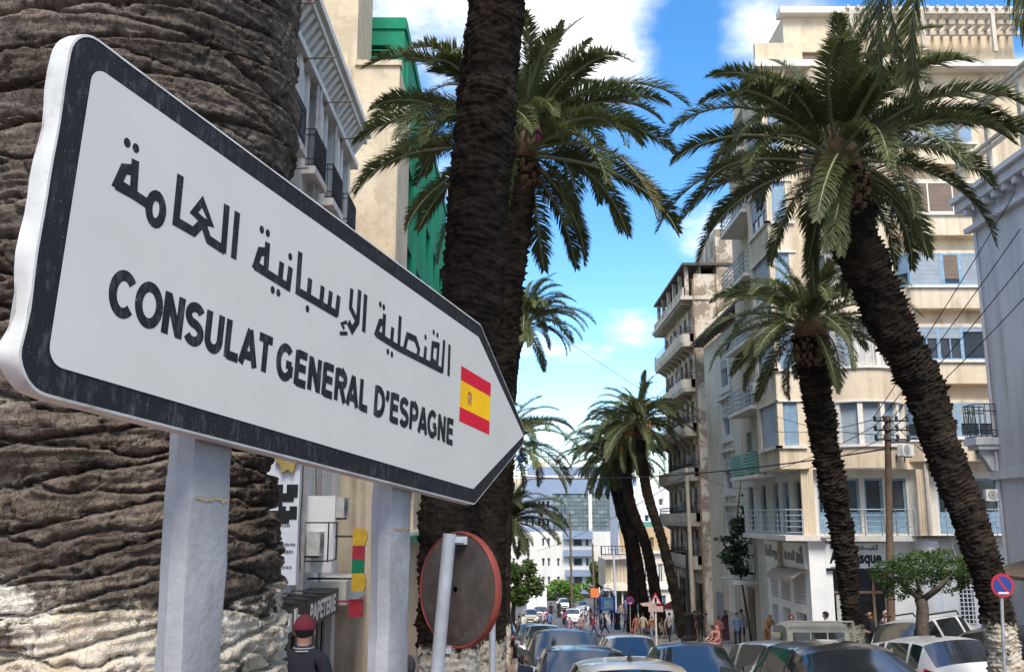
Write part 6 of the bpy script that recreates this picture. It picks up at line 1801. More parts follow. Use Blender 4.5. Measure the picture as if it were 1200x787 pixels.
def trees():
    Y = 23.5; bx = xat(1084, Y, -3); g = pav_z(bx, Y); z = lambda py: zat(py, Y); X = lambda px, py: at(px, py, Y).x
    tp = [(bx, Y, g-.05), (bx-.03, Y, z(735)), (bx+.02, Y, z(712)), (bx, Y+.02, z(701))]
    L_ = [[(bx, Y, z(703)), (X(1062, 690), Y-.1, z(690)), (X(1045, 672), Y, z(672))], [(bx, Y, z(703)), (X(1100, 688), Y, z(690)), (X(1120, 668), Y, z(668))], [(bx, Y, z(703)), (X(1082, 680), Y+.4, z(676))], [(bx, Y, z(703)), (X(1095, 692), Y-.4, z(684)), (X(1105, 672), Y-.5, z(670))]]
    B = [((X(px, py), Y+dy, z(py)), (rx*1.07, ry*1.07, rz*1.07)) for px, py, dy, rx, ry, rz in ((1040, 672, 0, .36, .5, .3), (1062, 664, -.2, .45, .6, .32), (1086, 660, .3, .5, .7, .3), (1108, 660, -.1, .5, .6, .34), (1126, 668, 0, .34, .5, .32), (1052, 690, .1, .32, .4, .26), (1070, 683, .2, .4, .4, .25), (1112, 682, .1, .42, .4, .25))]
    tree('street_tree', 'small pruned ficus with flat crown and forked trunk before the white shop', 'tree', (bx, Y, g), tp, [.2, .15, .14, .15], B, 14000, .04, M['leaf_a'], 3, L_)
    def blob_tree(label, Y, box, m, n, size, seed, tx, tr=.2, name='street_tree', ground=None):
        x0, y0, x1, y1 = box; r = random.Random(seed); c = at((x0+x1)/2, (y0+y1)/2, Y); hw = abs(at(x1, y0, Y).x-at(x0, y0, Y).x)/2; hh = abs(at(x0, y0, Y).z-at(x0, y1, Y).z)/2
        bl = []
        for k in range(11):
            a = r.uniform(0, 6.28); q = r.uniform(.15, .75)
            bl.append(((c.x+math.cos(a)*hw*q, c.y+math.sin(a)*hw*q, c.z+r.uniform(-.6, .6)*hh), (hw*r.uniform(.3, .48), hw*r.uniform(.3, .48), hh*r.uniform(.32, .55))))
        bx = xat(tx, Y, -8); g = ground if ground is not None else gz(bx, Y)
        tree(name, label, 'tree', (bx, Y, g), [(bx, Y, g-.1), (bx, Y, (g+c.z)/2), (c.x, Y, c.z)], [tr, tr*.8, tr*.6], bl, n, size, m, seed,
             [[(bx, Y, (g+c.z)/2+.2), (c.x+hw*.5*s, Y+.3*s, c.z+.2*hh)] for s in (-1, 1)])
    blob_tree('leafy green tree at the left pavement above the parked cars', 66, (584, 652, 634, 708), M['leaf_b'], 6500, .14, 5, 601, ground=pav_z(0, 66))
    blob_tree('bright green clipped tree in the road centre, rounded crown', 122, (641, 679, 693, 704), M['leaf_c'], 6000, .2, 6, 668)
    blob_tree('taller green tree beside the jutting storey of ochre house', 132, (686, 655, 713, 698), M['leaf_b'], 4500, .22, 7, 700)
    blob_tree('small clipped tree beside the far white truck', 128, (626, 683, 648, 701), M['leaf_c'], 3000, .2, 8, 638)
    # climber on the pale house
    t = thing('climbing_plant', 'dark straggling climbing plant on the pale house beside the stacked split units', 'plant', (12.4, 51.5, pav_z(12, 51.5)))
    r = random.Random(4); pts = [Vector((12.45, 51.3, pav_z(12, 51.5)-.05)), Vector((12.2, 51.6, -4)), Vector((12.0, 51.8, -2.2)), Vector((11.9, 51.0, .2)), Vector((12.1, 50.6, 2.2))]
    mb = MB(); mb.tube(pts, [.07, .06, .05, .04, .02], 6); mb.build('stem', M['treebark'], t, smooth=True)
    leaves(t, [(at(px, py, 51.2), (rx, .5, rz)) for px, py, rx, rz in ((862, 657, .75, .62), (850, 650, .4, .4), (872, 668, .6, .35), (858, 634, .45, .3), (866, 612, .5, .35), (876, 590, .42, .5), (884, 572, .4, .35), (847, 632, .4, .2), (872, 640, .35, .3), (868, 625, .7, .5), (878, 608, .6, .6), (862, 645, .8, .5), (880, 582, .5, .6))], 2600, .15, M['leaf_d'], 9, shell=.1)
    # low shrubs by the left kerb
    t = thing('shrub', 'small dark shrub at the whitewashed foot of the palm by the kerb', 'plant', (xat(584, 17, -2), 17, pav_z(0, 17)))
    mb = MB(); b0 = wloc(t); mb.tube([b0, b0+Vector((0, 0, .4))], .03, 5); mb.build('stem', M['treebark'], t)
    leaves(t, [((b0.x, b0.y, b0.z+.55), (.3, .3, .35))], 500, .09, M['leaf_d'], 10)
trees()

# ------------------------------------------------------------------ street furniture
M['polemetal'] = mat('grey_galvanised', (.42, .44, .46), .5, .14, 6, metal=.2, dirt=((.3, .28, .25), .25))
M['mirrorback'] = mat('mirror_back_brown', (.075, .06, .052), .55, .25, 6, dirt=((.13, .11, .1), .35), dscale=9)
M['mirrorrim'] = mat('mirror_rim_red', (.25, .045, .03), .65, .3, 7)
M['sign_red'] = mat('traffic_red', (.5, .03, .05), .5, .12); M['sign_blue'] = mat('traffic_blue', (.03, .06, .27), .5, .12); M['sign_wht'] = mat('traffic_white', (.7, .68, .66), .5, .1)
M['wood'] = mat('weathered_pole', (.13, .09, .062), .9, .3, 5, bump=.5, bscale=20)
M['wire'] = mat('black_wire', (.015, .015, .016), .6, .0)
M['insul'] = mat('dark_insulator', (.03, .035, .045), .4, .1)
def disc(mb, c, n, r, r0=0.0, seg=28, off=0.0, u=None):
    c = Vector(c); n = Vector(n).normalized(); u = (u or Vector((0, 0, 1))); a = n.cross(u).normalized(); b = a.cross(n)
    c = c+n*off
    for k in range(seg):
        q, q2 = 2*math.pi*k/seg, 2*math.pi*(k+1)/seg
        P = lambda x, rr: c+(a*math.cos(x)+b*math.sin(x))*rr
        if r0 > 0: mb.poly([P(q, r0), P(q, r), P(q2, r), P(q2, r0)])
        else: mb.poly([c, P(q, r), P(q2, r)])
def cyl_band(mb, c, n, prof, seg=36):
    c = Vector(c); n = Vector(n).normalized(); a = n.cross(Vector((0, 0, 1))).normalized(); b = a.cross(n); vs = []
    for r, h in prof:
        for k in range(seg):
            q = 2*math.pi*k/seg; vs.append(c+n*h+(a*math.cos(q)+b*math.sin(q))*r)
    m_ = len(prof)
    mb.mesh(vs, [(i*seg+k, i*seg+(k+1) % seg, (i+1)*seg+(k+1) % seg, (i+1)*seg+k) for i in range(m_-1) for k in range(seg)])
def mirror():
    Y = 7.0; c = at(535, 690, Y); n = Vector((math.sin(R(44)), math.cos(R(44)), -.02)); rr = .395
    top = at(527, 625, Y-.1); bot0 = at(512, 787, Y-.1); d = (top-bot0).normalized(); g = pav_z(bot0.x, Y); bot = bot0-d*((bot0.z-g)/d.z+.03)
    t = thing('traffic_mirror', 'round traffic mirror seen from behind, brown back and red rim on a grey pole', 'traffic mirror', tuple(bot))
    mb = MB(); mb.tube([bot, top], .047, 18); p = mb.build('pole', M['polemetal'], t, smooth=50)
    mb = MB(); cyl_band(mb, c, n, [(.02, -.012), (rr*.6, -.006), (rr-.02, .0), (rr-.008, .004)]); mb.build('back', M['mirrorback'], t, smooth=True)
    mb = MB(); cyl_band(mb, c, n, [(rr-.008, .001), (rr+.002, -.004), (rr+.008, .004), (rr+.012, .03), (rr+.006, .055), (rr-.02, .055)]); mb.build('rim', M['mirrorrim'], t, smooth=60)
    mb = MB(); disc(mb, c+n*.04, n, rr-.01); mb.build('mirror_face', mat('mirror_glass', (.7, .7, .7), .05, 0, metal=1.0), t)
    mb = MB(); b = at(541, 633, Y); mb.box(b.x-.045, b.x+.045, Y-.09, Y+.02, b.z-.025, b.z+.03); mb.box(b.x-.1, b.x+.02, Y-.12, Y-.06, b.z-.012, b.z+.015); mb.build('clamp', M['polemetal'], t)
    mb = MB(); b = at(518, 760, Y); mb.box(b.x-.05, b.x+.07, Y-.09, Y+.02, b.z-.02, b.z+.02); mb.build('clamp', M['polemetal'], t)
    t = thing('thin_post', 'thin pale metal post standing beside whitewashed palm foot', 'post', (xat(577, 9, -1.5), 9, pav_z(0, 9)))
    q = at(577, 716, 9.0); mb = MB(); mb.tube([(q.x, 9, pav_z(0, 9)-.03), (q.x, 9, q.z)], .03, 12); mb.lathe([(.03, 0), (.036, .01), (.02, .03)], (q.x, 9, q.z-.005), 12); mb.build('pole', M['polemetal'], t, smooth=50)
mirror()
def no_parking(label, Y, px, py, r, pole_px, gnd, face=(0, -1, 0)):
    c = at(px, py, Y); b = Vector((xat(pole_px, Y, gnd), Y+.04, gnd)); t = thing('traffic_sign', label, 'sign', tuple(b), group='round blue no-parking signs')
    mb = MB(); mb.tube([b-Vector((0, 0, .05)), Vector((c.x, Y+.04, c.z+r*.6))], .028, 10); mb.build('pole', M['polemetal'], t, smooth=50)
    mb = MB(); disc(mb, c, face, r, 0, off=.0); disc(mb, c, face, r, 0, off=-.012); cyl_band(mb, c, face, [(r, -.012), (r, 0)]); mb.build('plate', M['sign_red'], t)
    mb = MB(); disc(mb, c, face, r*.78, 0, off=.004); mb.build('blue_field', M['sign_blue'], t)
    mb = MB(); a = R(125); ax = Vector((math.cos(a), 0, math.sin(a))); pe = Vector((-math.sin(a), 0, math.cos(a))); mb.poly([c+ax*s*r*.86+pe*q*r*.1+Vector((0, -.007, 0)) for s, q in ((-1, -1), (1, -1), (1, 1), (-1, 1))]); mb.build('slash', M['sign_red'], t)
    mb = MB(); mb.poly([c+Vector((s*r*.45, -.0085, -r*.62+q*r*.09)) for s, q in ((-1, -1), (1, -1), (1, 1), (-1, 1))]); mb.build('white_dash', M['sign_wht'], t)
no_parking('round no-parking sign on a grey pole by the whitewashed leaning palm', 16.0, 1175, 685.5, .19, 1181, pav_z(8.3, 16))
no_parking('small round no-parking sign on the plaza beside the dark palm group', 66.0, 738.5, 703, .27, 739, pav_z(8.2, 66))
def warning():
    Y = 56.0; c = at(768, 703, Y); g = pav_z(c.x, Y); t = thing('traffic_sign', 'triangular warning sign above a pale plate on white post', 'sign', (c.x, Y, g))
    mb = MB(); mb.tube([(c.x, Y, g-.05), (c.x, Y, c.z)], .055, 8); mb.build('pole', M['sign_wht'], t)
    def tri(s, y, m, nm):
        mb = MB(); pts = [(c.x+s*.45*math.cos(R(90+120*k)), c.z+s*.45*math.sin(R(90+120*k))) for k in range(3)]
        mb.mesh([(p, Y+y, z) for p, z in pts]+[(p, Y+y+.03, z) for p, z in pts], [(0, 1, 2), (5, 4, 3)]+[(i, (i+1) % 3, 3+(i+1) % 3, 3+i) for i in range(3)]); mb.build(nm, m, t)
    tri(1, -.09, M['sign_red'], 'plate'); tri(.66, -.122, M['sign_wht'], 'field')
    mb = MB(); mb.box(c.x-.06, c.x+.06, Y-.13, Y-.122, c.z-.12, c.z+.18); mb.build('symbol', M['letter'], t)
    mb = MB(); mb.box(c.x-.42, c.x+.42, Y-.1, Y-.06, c.z-.62, c.z-.3); mb.build('lower_plate', mat('pale_pink_plate', (.55, .4, .37), .6, .15), t)
    mb = MB(); mb.hexa([(c.x-.75, Y-.1, c.z-.3), (c.x-.02, Y-.1, c.z-.32), (c.x-.02, Y-.06, c.z-.32), (c.x-.75, Y-.06, c.z-.3), (c.x-.9, Y-.1, c.z-.15), (c.x-.02, Y-.1, c.z-.05), (c.x-.02, Y-.06, c.z-.05), (c.x-.9, Y-.06, c.z-.15)]); mb.build('arrow_plate', bpy.data.materials['pale_pink_plate'], t)
warning()
def pole_and_wires():
    Y = 26.5; bx = xat(1041, Y, -3); g = pav_z(bx, Y) if Y > 27 else gz(bx, Y)
    topz = zat(487, Y); tx = at(1040, 487, Y).x
    t = thing('utility_pole', 'brown utility pole with three cross-arms in front of the white shop', 'utility pole', (bx, Y, g))
    mb = MB(); mb.tube([(bx, Y, g-.1), ((bx+tx)/2, Y, (g+topz)/2), (tx, Y, topz)], [.12, .10, .085], 12); mb.build('pole', M['wood'], t, smooth=60)
    ends = []
    for k, py in enumerate((493, 504, 515)):
        zc = zat(py, Y); mb = MB(); mb.tube([(tx-.42, Y-.1, zc), (tx+.55, Y-.1, zc)], .028, 6); mb.build('cross_arm', M['iron'], t)
        for dx in (-.4, -.14, .2, .5):
            mb = MB(); mb.lathe([(.02, -.05), (.05, -.02), (.04, .03), (.055, .06), (.03, .12)], (tx+dx, Y-.1, zc+.02), 10); mb.build('insulator', M['insul'], t); ends.append(Vector((tx+dx, Y-.1, zc+.12)))
    mb = MB(); mb.tube([(tx, Y, zat(517, Y)), at(1085, 517, Y)], .05, 8); mb.build('bracket_arm', M['polemetal'], t, smooth=60)
    def wire(name_label, a, b, sag, r=.012, cat='cable', group='overhead wires'):
        a, b = Vector(a), Vector(b); mb = MB(); n = 24
        mb.tube([a+(b-a)*k/n+Vector((0, 0, -sag*4*(k/n)*(1-k/n))) for k in range(n+1)], r, 5)
        o = mb.build('overhead_wire', M['wire']); tag(o, name_label, cat, group)
    W1 = ['topmost thin wire from the cross-arm pole up to the white classical building', 'second thin wire down from the cross-arm pole to white classical building', 'third thin wire down from the cross-arm pole to white classical building', 'lowest thin wire from the cross-arm pole up to the white classical building']
    for k, (i, px, py) in enumerate(((0, 1190, 225), (4, 1196, 268), (8, 1202, 305), (9, 1204, 345))): wire(W1[k], ends[i], at(px, py, 21.0+.2*k), .08)
    W2 = ['thin wire from top cross-arm ending beside the angled bay windows', 'thin wire from middle cross-arm ending at the green panelled balcony', 'thin wire from middle cross-arm ending under the angled bay', 'thin wire from lowest cross-arm rising to the bay ledge']
    for k, (i, px, py) in enumerate(((1, 905, 505), (4, 880, 556), (7, 900, 560), (10, 905, 486))): wire(W2[k], ends[i], at(px, py, 38.0+.2*k), .2)
    wire('thick black cable strung across the street to the cross-arm pole', (tx, Y-.12, zat(525, Y)), at(585, 556, 46), .45, .022)
    wire('fine wire slanting down across the sky beside the palm group', at(634, 378, 46), at(775, 470, 62), .1, .014)
    wire('wire crossing low from the old balconies to the far pole', at(812, 552, 60), at(630, 645, 118), .5, .02)
    wire('slack wire from old balconies to the cream block corner', at(815, 552, 60), at(890, 572, 42), .35, .014)
    wire('wire from top of far wooden pole to white classical building', (tx, Y, topz-.05), at(1160, 590, 30), .15, .012)
    # pale wooden pole in front of the old balconies
    for (px, pt, pb, Y, nm, lb, m, r) in ((814, 548, 742, 61.5, 'utility_pole', 'pale weathered pole before the old balcony block', M['old2'], .16), (670.5, 600, 712, 118, 'utility_pole', 'slim brown pole rising by the bright clipped tree', M['wood'], .16), (697, 636, 715, 116, 'utility_pole', 'slim pole by the orange stand down the street', M['wood'], .15), (722, 640, 720, 104, 'utility_pole', 'grey pole before the jutting ochre storey', M['polemetal'], .14)):
        b = at(px, pb, Y); zt = zat(pt, Y); g = gz(b.x, Y)
        t = thing(nm, lb, 'utility pole', (b.x, Y, g)); mb = MB(); mb.tube([(b.x, Y, g-.1), (b.x-.15, Y, zt)], [r, r*.75], 10); mb.build('pole', m, t, smooth=60)
        mb = MB(); mb.tube([(b.x-.75, Y-.1, zt-.3), (b.x+.45, Y-.1, zt-.3)], .04, 6); mb.build('cross_arm', M['iron'], t)
    b = at(803, 742, 60.5); g = pav_z(b.x, 60.5); zt = zat(645, 60.5)
    t = thing('lamp_post', 'black cast iron post with stepped base beside the date palm trunk', 'lamp post', (b.x+.1, 60.5, g))
    mb = MB(); mb.lathe([(.42, 0), (.42, .25), (.3, .35), (.28, 1.5), (.36, 1.6), (.16, 1.75)], (b.x+.25, 60.5, g-.02), 12); mb.build('base', M['iron'], t, smooth=40)
    mb = MB(); mb.tube([(b.x+.25, 60.5, g+1.6), (b.x+.25, 60.5, zt)], .09, 10); mb.build('pole', M['iron'], t, smooth=60)
pole_and_wires()
def plaza_things():
    # billboard, orange stand, planter, low wall, stalls
    Y = 86.0; c = at(711.5, 708, Y); w = at(720, 708, Y).x-at(703, 708, Y).x; g = gz(c.x, Y)
    t = thing('billboard', 'blue advertising panel under a pale arch on the plaza', 'billboard', (c.x, Y, g))
    z0, z1 = zat(715, Y), zat(699.5, Y)
    mb = MB(); mb.box(c.x-w/2, c.x+w/2, Y, Y+.15, z0, z1); mb.build('panel', mat('poster_blue', (.12, .32, .55), .5, .35, 1.2), t)
    mb = MB(); mb.box(c.x-w*.22, c.x+w*.42, Y-.02, Y-.004, z0+.2, z1-.25); mb.build('poster', mat('poster_pale', (.4, .55, .55), .5, .3, 2), t)
    for s in (-1, 1):
        mb = MB(); mb.box(c.x+s*w*.5-.08, c.x+s*w*.5+.08, Y-.02, Y+.17, g-.05, z1+.15); mb.build('leg', M['sign_blue'], t)
    mb = MB(); mb.tube([(c.x+w*.55*math.cos(R(a)), Y+.1, z1-.1+.9*math.sin(R(a))) for a in range(0, 181, 15)], .07, 6); mb.build('arch', M['shopwhite'], t)
    Y = 100; c = at(697, 694.5, Y); g = gz(c.x, Y); t = thing('vendor_stand', 'orange box stand on a post beyond the billboard', 'stand', (c.x, Y, g))
    mb = MB(); mb.box(c.x-.42, c.x+.45, Y, Y+.5, zat(699.5, Y), zat(689.5, Y)); mb.build('orange_box', mat('orange_plastic', (.65, .16, .04), .5, .15), t)
    mb = MB(); mb.tube([(c.x, Y+.25, g-.05), (c.x, Y+.25, zat(699, Y))], .08, 8); mb.build('post', M['iron'], t)
    mb = MB(); mb.box(c.x+.45, c.x+.53, Y, Y+.5, zat(700, Y), zat(688, Y)); mb.build('white_edge', M['shopwhite'], t)
    Y = 36.2; c = at(870, 762, Y); g = pav_z(c.x, Y); t = thing('planter', 'low red brick planter box on the plaza near the kerb', 'planter', (c.x, Y, g))
    mb = MB(); x0, x1 = at(861, 762, Y).x, at(879, 762, Y).x
    for k in range(4):
        for row in range(3):
            q = (x1-x0)/4
            part = MB(); part.box(x0+k*q+.01+.03*(row % 2), x0+(k+1)*q-.01, Y-.3, Y-.2, g-.05+row*.1, g+.04+row*.1); part.build('brick', M['brick'], t)
    mb.box(x0+.02, x1-.02, Y-.2, Y+.3, g-.05, g+.2); mb.build('soil_box', M['brickdark'], t)
    leaves(t, [((c.x+.25, Y, g+.38), (.3, .25, .2))], 500, .07, M['leaf_d'], 12, name='plant')
    t = thing('low_wall', 'low rough stone kerb wall in front of the cafe terrace', 'wall', (10.6, 28.0, pav_z(10.6, 28)))
    g = pav_z(10.6, 28); r = random.Random(5); x = 9.6
    while x < 12.2:
        w = r.uniform(.28, .5); mb = MB(); h = r.uniform(.42, .52); mb.box(x+.008, x+w-.008, 27.9+r.uniform(-.02, .02), 28.2, g-.1, g+h); o = mb.build('stone', M['kerb'], t); x += w
    for i, (px, lb) in enumerate(((1072.5-28, 'pale green short post at the end of cafe kerb wall'), (993, 'pale short post beside smaller leaning palm foot'))):
        Y = 27.0; c = at(px, 745, Y); g = gz(c.x, Y); t = thing('bollard', lb, 'bollard', (c.x, Y, g)); mb = MB(); mb.lathe([(.09, 0), (.09, .9), (.11, .95), (.07, 1.05)], (c.x, Y, g-.03), 12); mb.build('shaft', M['old2'], t, smooth=40); mb = MB(); mb.lathe([(.115, .7), (.115, .78)], (c.x, Y, g-.03), 12); mb.build('band', M['greenrail'], t)
    # cafe parasol folded dark red, and a blue stall roof
    Y = 72; c = at(790, 716, Y); g = pav_z(c.x, Y); t = thing('parasol', 'dark red sloping parasol behind the date palm', 'parasol', (c.x, Y, g))
    mb = MB(); n = 8; apex = Vector((c.x, Y, g+2.35))
    for k in range(n):
        q, q2 = 2*math.pi*k/n, 2*math.pi*(k+1)/n; mb.poly([apex, Vector((c.x+1.15*math.cos(q), Y+1.15*math.sin(q), g+1.75)), Vector((c.x+1.15*math.cos(q2), Y+1.15*math.sin(q2), g+1.75))])
    mb.build('canopy', mat('dark_red_cloth', (.2, .03, .035), .8, .2), t); mb = MB(); mb.tube([(c.x, Y, g-.05), apex], .03, 8); mb.build('pole', M['polemetal'], t)
    Y = 84; c = at(748, 716, Y); g = pav_z(c.x, Y); t = thing('market_stall', 'stall with blue and white cloth roof behind the palm trunks', 'stall', (c.x, Y, g))
    mb = MB(); mb.mesh([(c.x-1.1, Y-.8, g+1.7), (c.x+1.1, Y-.8, g+1.7), (c.x+1.1, Y+.8, g+2.2), (c.x-1.1, Y+.8, g+2.2), (c.x-1.1, Y-.8, g+1.55), (c.x+1.1, Y-.8, g+1.55)], [(0, 1, 2, 3), (0, 4, 5, 1)]); mb.build('cloth_roof', mat('blue_cloth', (.3, .42, .62), .8, .35, 1.5), t)
    for sx in (-1, 1):
        for sy in (-.75, .75): mb = MB(); mb.tube([(c.x+sx, Y+sy, g-.05), (c.x+sx, Y+sy, g+(1.72 if sy < 0 else 2.18))], .03, 6); mb.build('post', M['polemetal'], t)
    mb = MB(); mb.box(c.x-1, c.x+1, Y-.6, Y+.5, g-.02, g+.8); mb.build('counter', M['woodbrown'], t)
    # pink cloth caught in the palm
    c = at(631, 156, 21.0); t = thing('cloth_scrap', 'small pink cloth caught among the fronds of the wide palm crown', 'cloth', (c.x, c.y, c.z-.2))
    mb = MB(); mb.lathe([(.02, -.22), (.08, -.12), (.09, .0), (.05, .1), (.015, .22)], c, 7); mb.build('fold', mat('pink_cloth', (.5, .1, .25), .8, .2), t); mb = MB(); mb.tube([c+Vector((0, 0, .15)), c+Vector((.05, .1, .5))], .012, 4); mb.build('string', M['wire'], t)
M['brick'] = mat('red_brick', (.27, .1, .06), .9, .3, 6); M['brickdark'] = mat('dark_soil', (.05, .035, .025), .95, .3)
plaza_things()
# ------------------------------------------------------------------ vehicles
def paint(name, c, rough=.28, metal=.0): return mat(name, c, rough, .05, 2, spec=.5, coat=.7, metal=metal)
M['carglass'] = mat('car_glass', (.018, .022, .026), .04, .2, 1.5, spec=1.0, coat=1.0); M['carglass'].node_tree.nodes['Principled BSDF'].inputs['IOR'].default_value = 1.6; M['carglass'].node_tree.nodes['Principled BSDF'].inputs['Coat IOR'].default_value = 1.6
M['tyre'] = mat('tyre', (.018, .018, .018), .9, .2); M['rim'] = mat('alloy_rim', (.35, .35, .36), .35, .1, metal=.8)
M['trim'] = mat('black_trim', (.02, .02, .02), .6, .1); M['tail'] = mat('tail_lamp_red', (.35, .012, .015), .2, .1, coat=1.0)
M['head'] = mat('head_lamp', (.55, .57, .6), .12, .1, coat=1.0); M['plate_w'] = mat('number_plate', (.65, .65, .6), .5, .1); M['chrome'] = mat('chrome', (.6, .6, .6), .15, 0, metal=1.0)
M['seat'] = mat('car_interior', (.04, .038, .036), .9, .2)
def lit_tail():
    m = mat('tail_lamp_lit', (.5, .01, .015), .3, .05); b = m.node_tree.nodes['Principled BSDF']
    b.inputs['Emission Color'].default_value = (1, .06, .05, 1); b.inputs['Emission Strength'].default_value = .9
    return m
M['tail_lit'] = lit_tail()
KIND = {  # side profiles: (x, hood/belt height, roof height or None, half width) from tail to nose
    'hatch': dict(L=4.0, W=.84, st=[(-2.0, .62, None, .70), (-1.93, .9, None, .78), (-1.86, .98, None, .80), (-1.45, .97, 1.43, .83), (-1.05, .95, 1.475, .84), (-.98, .95, 1.478, .84), (-.05, .93, 1.485, .84), (.03, .93, 1.48, .84), (.32, .92, 1.44, .84), (1.08, .93, None, .82), (1.55, .84, None, .80), (1.88, .70, None, .74), (2.0, .5, None, .64)], roof=.60),
    'sedan': dict(L=4.45, W=.86, st=[(-2.22, .66, None, .72), (-2.15, .92, None, .80), (-1.98, 1.02, None, .82), (-1.62, 1.03, None, .84), (-1.02, .97, 1.38, .86), (-.8, .95, 1.44, .86), (-.72, .95, 1.448, .86), (.1, .93, 1.47, .86), (.18, .93, 1.465, .86), (.48, .92, 1.42, .86), (1.25, .92, None, .84), (1.75, .82, None, .82), (2.1, .68, None, .76), (2.22, .5, None, .66)], roof=.58),
    'suv': dict(L=4.35, W=.9, st=[(-2.17, .75, None, .78), (-2.12, 1.05, None, .84), (-2.06, 1.12, None, .86), (-1.78, 1.12, 1.6, .89), (-1.25, 1.1, 1.66, .9), (-1.17, 1.1, 1.665, .9), (-.1, 1.08, 1.68, .9), (-.02, 1.08, 1.675, .9), (.25, 1.07, 1.63, .9), (.95, 1.08, None, .88), (1.6, .98, None, .86), (2.05, .85, None, .8), (2.17, .6, None, .7)], roof=.66),
}
def car_mesh(kind):
    K = KIND[kind]; st = K['st']; rw = K['roof']; rings = []; info = []
    for x, zb, zr, w in st:
        low = .24 if abs(x) < K['L']/2-.12 else .34
        if zr is None:
            top = [(w*.93, zb-.05), (w*.80, zb+.005), (w*.45, zb+.035), (0, zb+.045)]
        else:
            top = [(w*.965, zb), (rw, zr-.055), (rw*.62, zr-.005), (0, zr+.01)]
        half = [(0, low), (w*.82, low), (w*.98, low+.14), (w, (low+zb)/2+.06)]+top
        rings.append((x, half)); info.append(zr is not None)
    nh = 8; nr = nh*2-2
    vs = []
    for x, h in rings:
        loop = h+[(-y, z) for y, z in reversed(h[1:-1])]
        vs += [(x, y, z) for y, z in loop]
    fs, mi = [], []
    n = len(rings)
    for i in range(n-1):
        for j in range(nr):
            a, b = i*nr+j, i*nr+(j+1) % nr
            fs.append((a, b, b+nr, a+nr))
            jj = j if j < nh-1 else nr-1-j
            up0, up1 = info[i], info[i+1]; m_ = 0
            if jj >= 4:
                if up0 != up1 and jj >= 5: m_ = 2 if up1 else 1          # rear window / windscreen
                elif up0 and up1 and jj == 4:
                    wdt = rings[i+1][0]-rings[i][0]
                    m_ = 3 if wdt > .2 else 0                            # side glass between pillars
                elif up0 != up1 and jj == 4: m_ = 0
            mi.append(m_)
    fs.append(tuple(reversed(range(nr)))); mi.append(0); fs.append(tuple((n-1)*nr+j for j in range(nr))); mi.append(0)
    me = bpy.data.meshes.new('cage'); me.from_pydata(vs, [], fs)
    for k in range(4): me.materials.append(M['trim'])
    me.polygons.foreach_set('material_index', mi); me.update()
    bm = bmesh.new(); bm.from_mesh(me)
    cl = bm.edges.layers.float.get('crease_edge') or bm.edges.layers.float.new('crease_edge')
    for e in bm.edges:
        ms = {f.material_index for f in e.link_faces}
        if len(ms) > 1: e[cl] = .95
    vl = bm.verts.layers.float.get('crease_vert') or bm.verts.layers.float.new('crease_vert')
    for v in bm.verts:
        ms = [f.material_index for f in v.link_faces]
        if 3 in ms or ((1 in ms or 2 in ms) and 0 in ms): v[vl] = .72
    bmesh.ops.recalc_face_normals(bm, faces=bm.faces)
    bm.to_mesh(me); bm.free()
    o = bpy.data.objects.new('cage', me); COL.objects.link(o)
    md = o.modifiers.new('s', 'SUBSURF'); md.levels = 2; md.render_levels = 2
    dg = bpy.context.evaluated_depsgraph_get(); dg.update()
    ev = o.evaluated_get(dg).to_mesh()
    V = np.array([v.co[:] for v in ev.vertices]); P = [(tuple(p.vertices), p.material_index) for p in ev.polygons]
    o.evaluated_get(dg).to_mesh_clear(); bpy.data.objects.remove(o); bpy.data.meshes.remove(me)
    return V, P
CARM = {k: car_mesh(k) for k in KIND}
def split_part(V, P, sel, name, m, parent):
    mb = MB(); mp = {}
    for f, k in P:
        if not sel(f, k): continue
        q = []
        for i in f:
            if i not in mp: mp[i] = len(mb.v); mb.v.append(tuple(V[i]))
            q.append(mp[i])
        mb.f.append(tuple(q)); mb.mi.append(0)
    return mb.build(name, m, parent, smooth=45, local=True) if mb.f else None
WH = {}
def wheel_mesh():
    mb = MB(); mb.lathe([(.20, -.09), (.29, -.1), (.31, -.06), (.31, .06), (.29, .1), (.20, .09)], (0, 0, 0), 20, 'y'); t = mb.build('tyre', M['tyre'], None, smooth=50)
    mb = MB(); mb.lathe([(.03, -.075), (.07, -.085), (.2, -.06), (.205, .06), (.07, .085), (.03, .075)], (0, 0, 0), 10, 'y'); r = mb.build('rim', M['rim'], None)
    WH['t'], WH['r'] = t.data, r.data; bpy.data.objects.remove(t); bpy.data.objects.remove(r)
wheel_mesh()
def add_wheels(t, xs_, w, r=.31):
    for x in xs_:
        for s in (-1, 1):
            e = bpy.data.objects.new('wheel', WH['t']); COL.objects.link(e); e.parent = t; e.location = (x, s*(w-.07), r); e.scale = (r/.31,)*3
            o = bpy.data.objects.new('rim', WH['r']); COL.objects.link(o); o.parent = e
def lbox(name, m, parent, *bs, **kw):
    mb = MB()
    for b in bs: mb.box(*b)
    return mb.build(name, m, parent, local=True, **kw)
def place(t, x, y, rz):
    """stand the vehicle on the sloping street"""
    d = Vector((math.cos(rz), math.sin(rz))); e = 1.3
    z1, z2 = gz(x+d.x*e, y+d.y*e), gz(x-d.x*e, y-d.y*e)
    s = Vector((-d.y, d.x)); q1, q2 = gz(x+s.x*.7, y+s.y*.7), gz(x-s.x*.7, y-s.y*.7)
    t.location = (x, y, (z1+z2)/2+.005)
    pitch = -math.atan2(z1-z2, 2*e); rollv = math.atan2(q1-q2, 1.4)
    t.rotation_euler = (Matrix.Rotation(rz, 3, 'Z') @ Matrix.Rotation(pitch, 3, 'Y') @ Matrix.Rotation(rollv, 3, 'X')).to_euler()
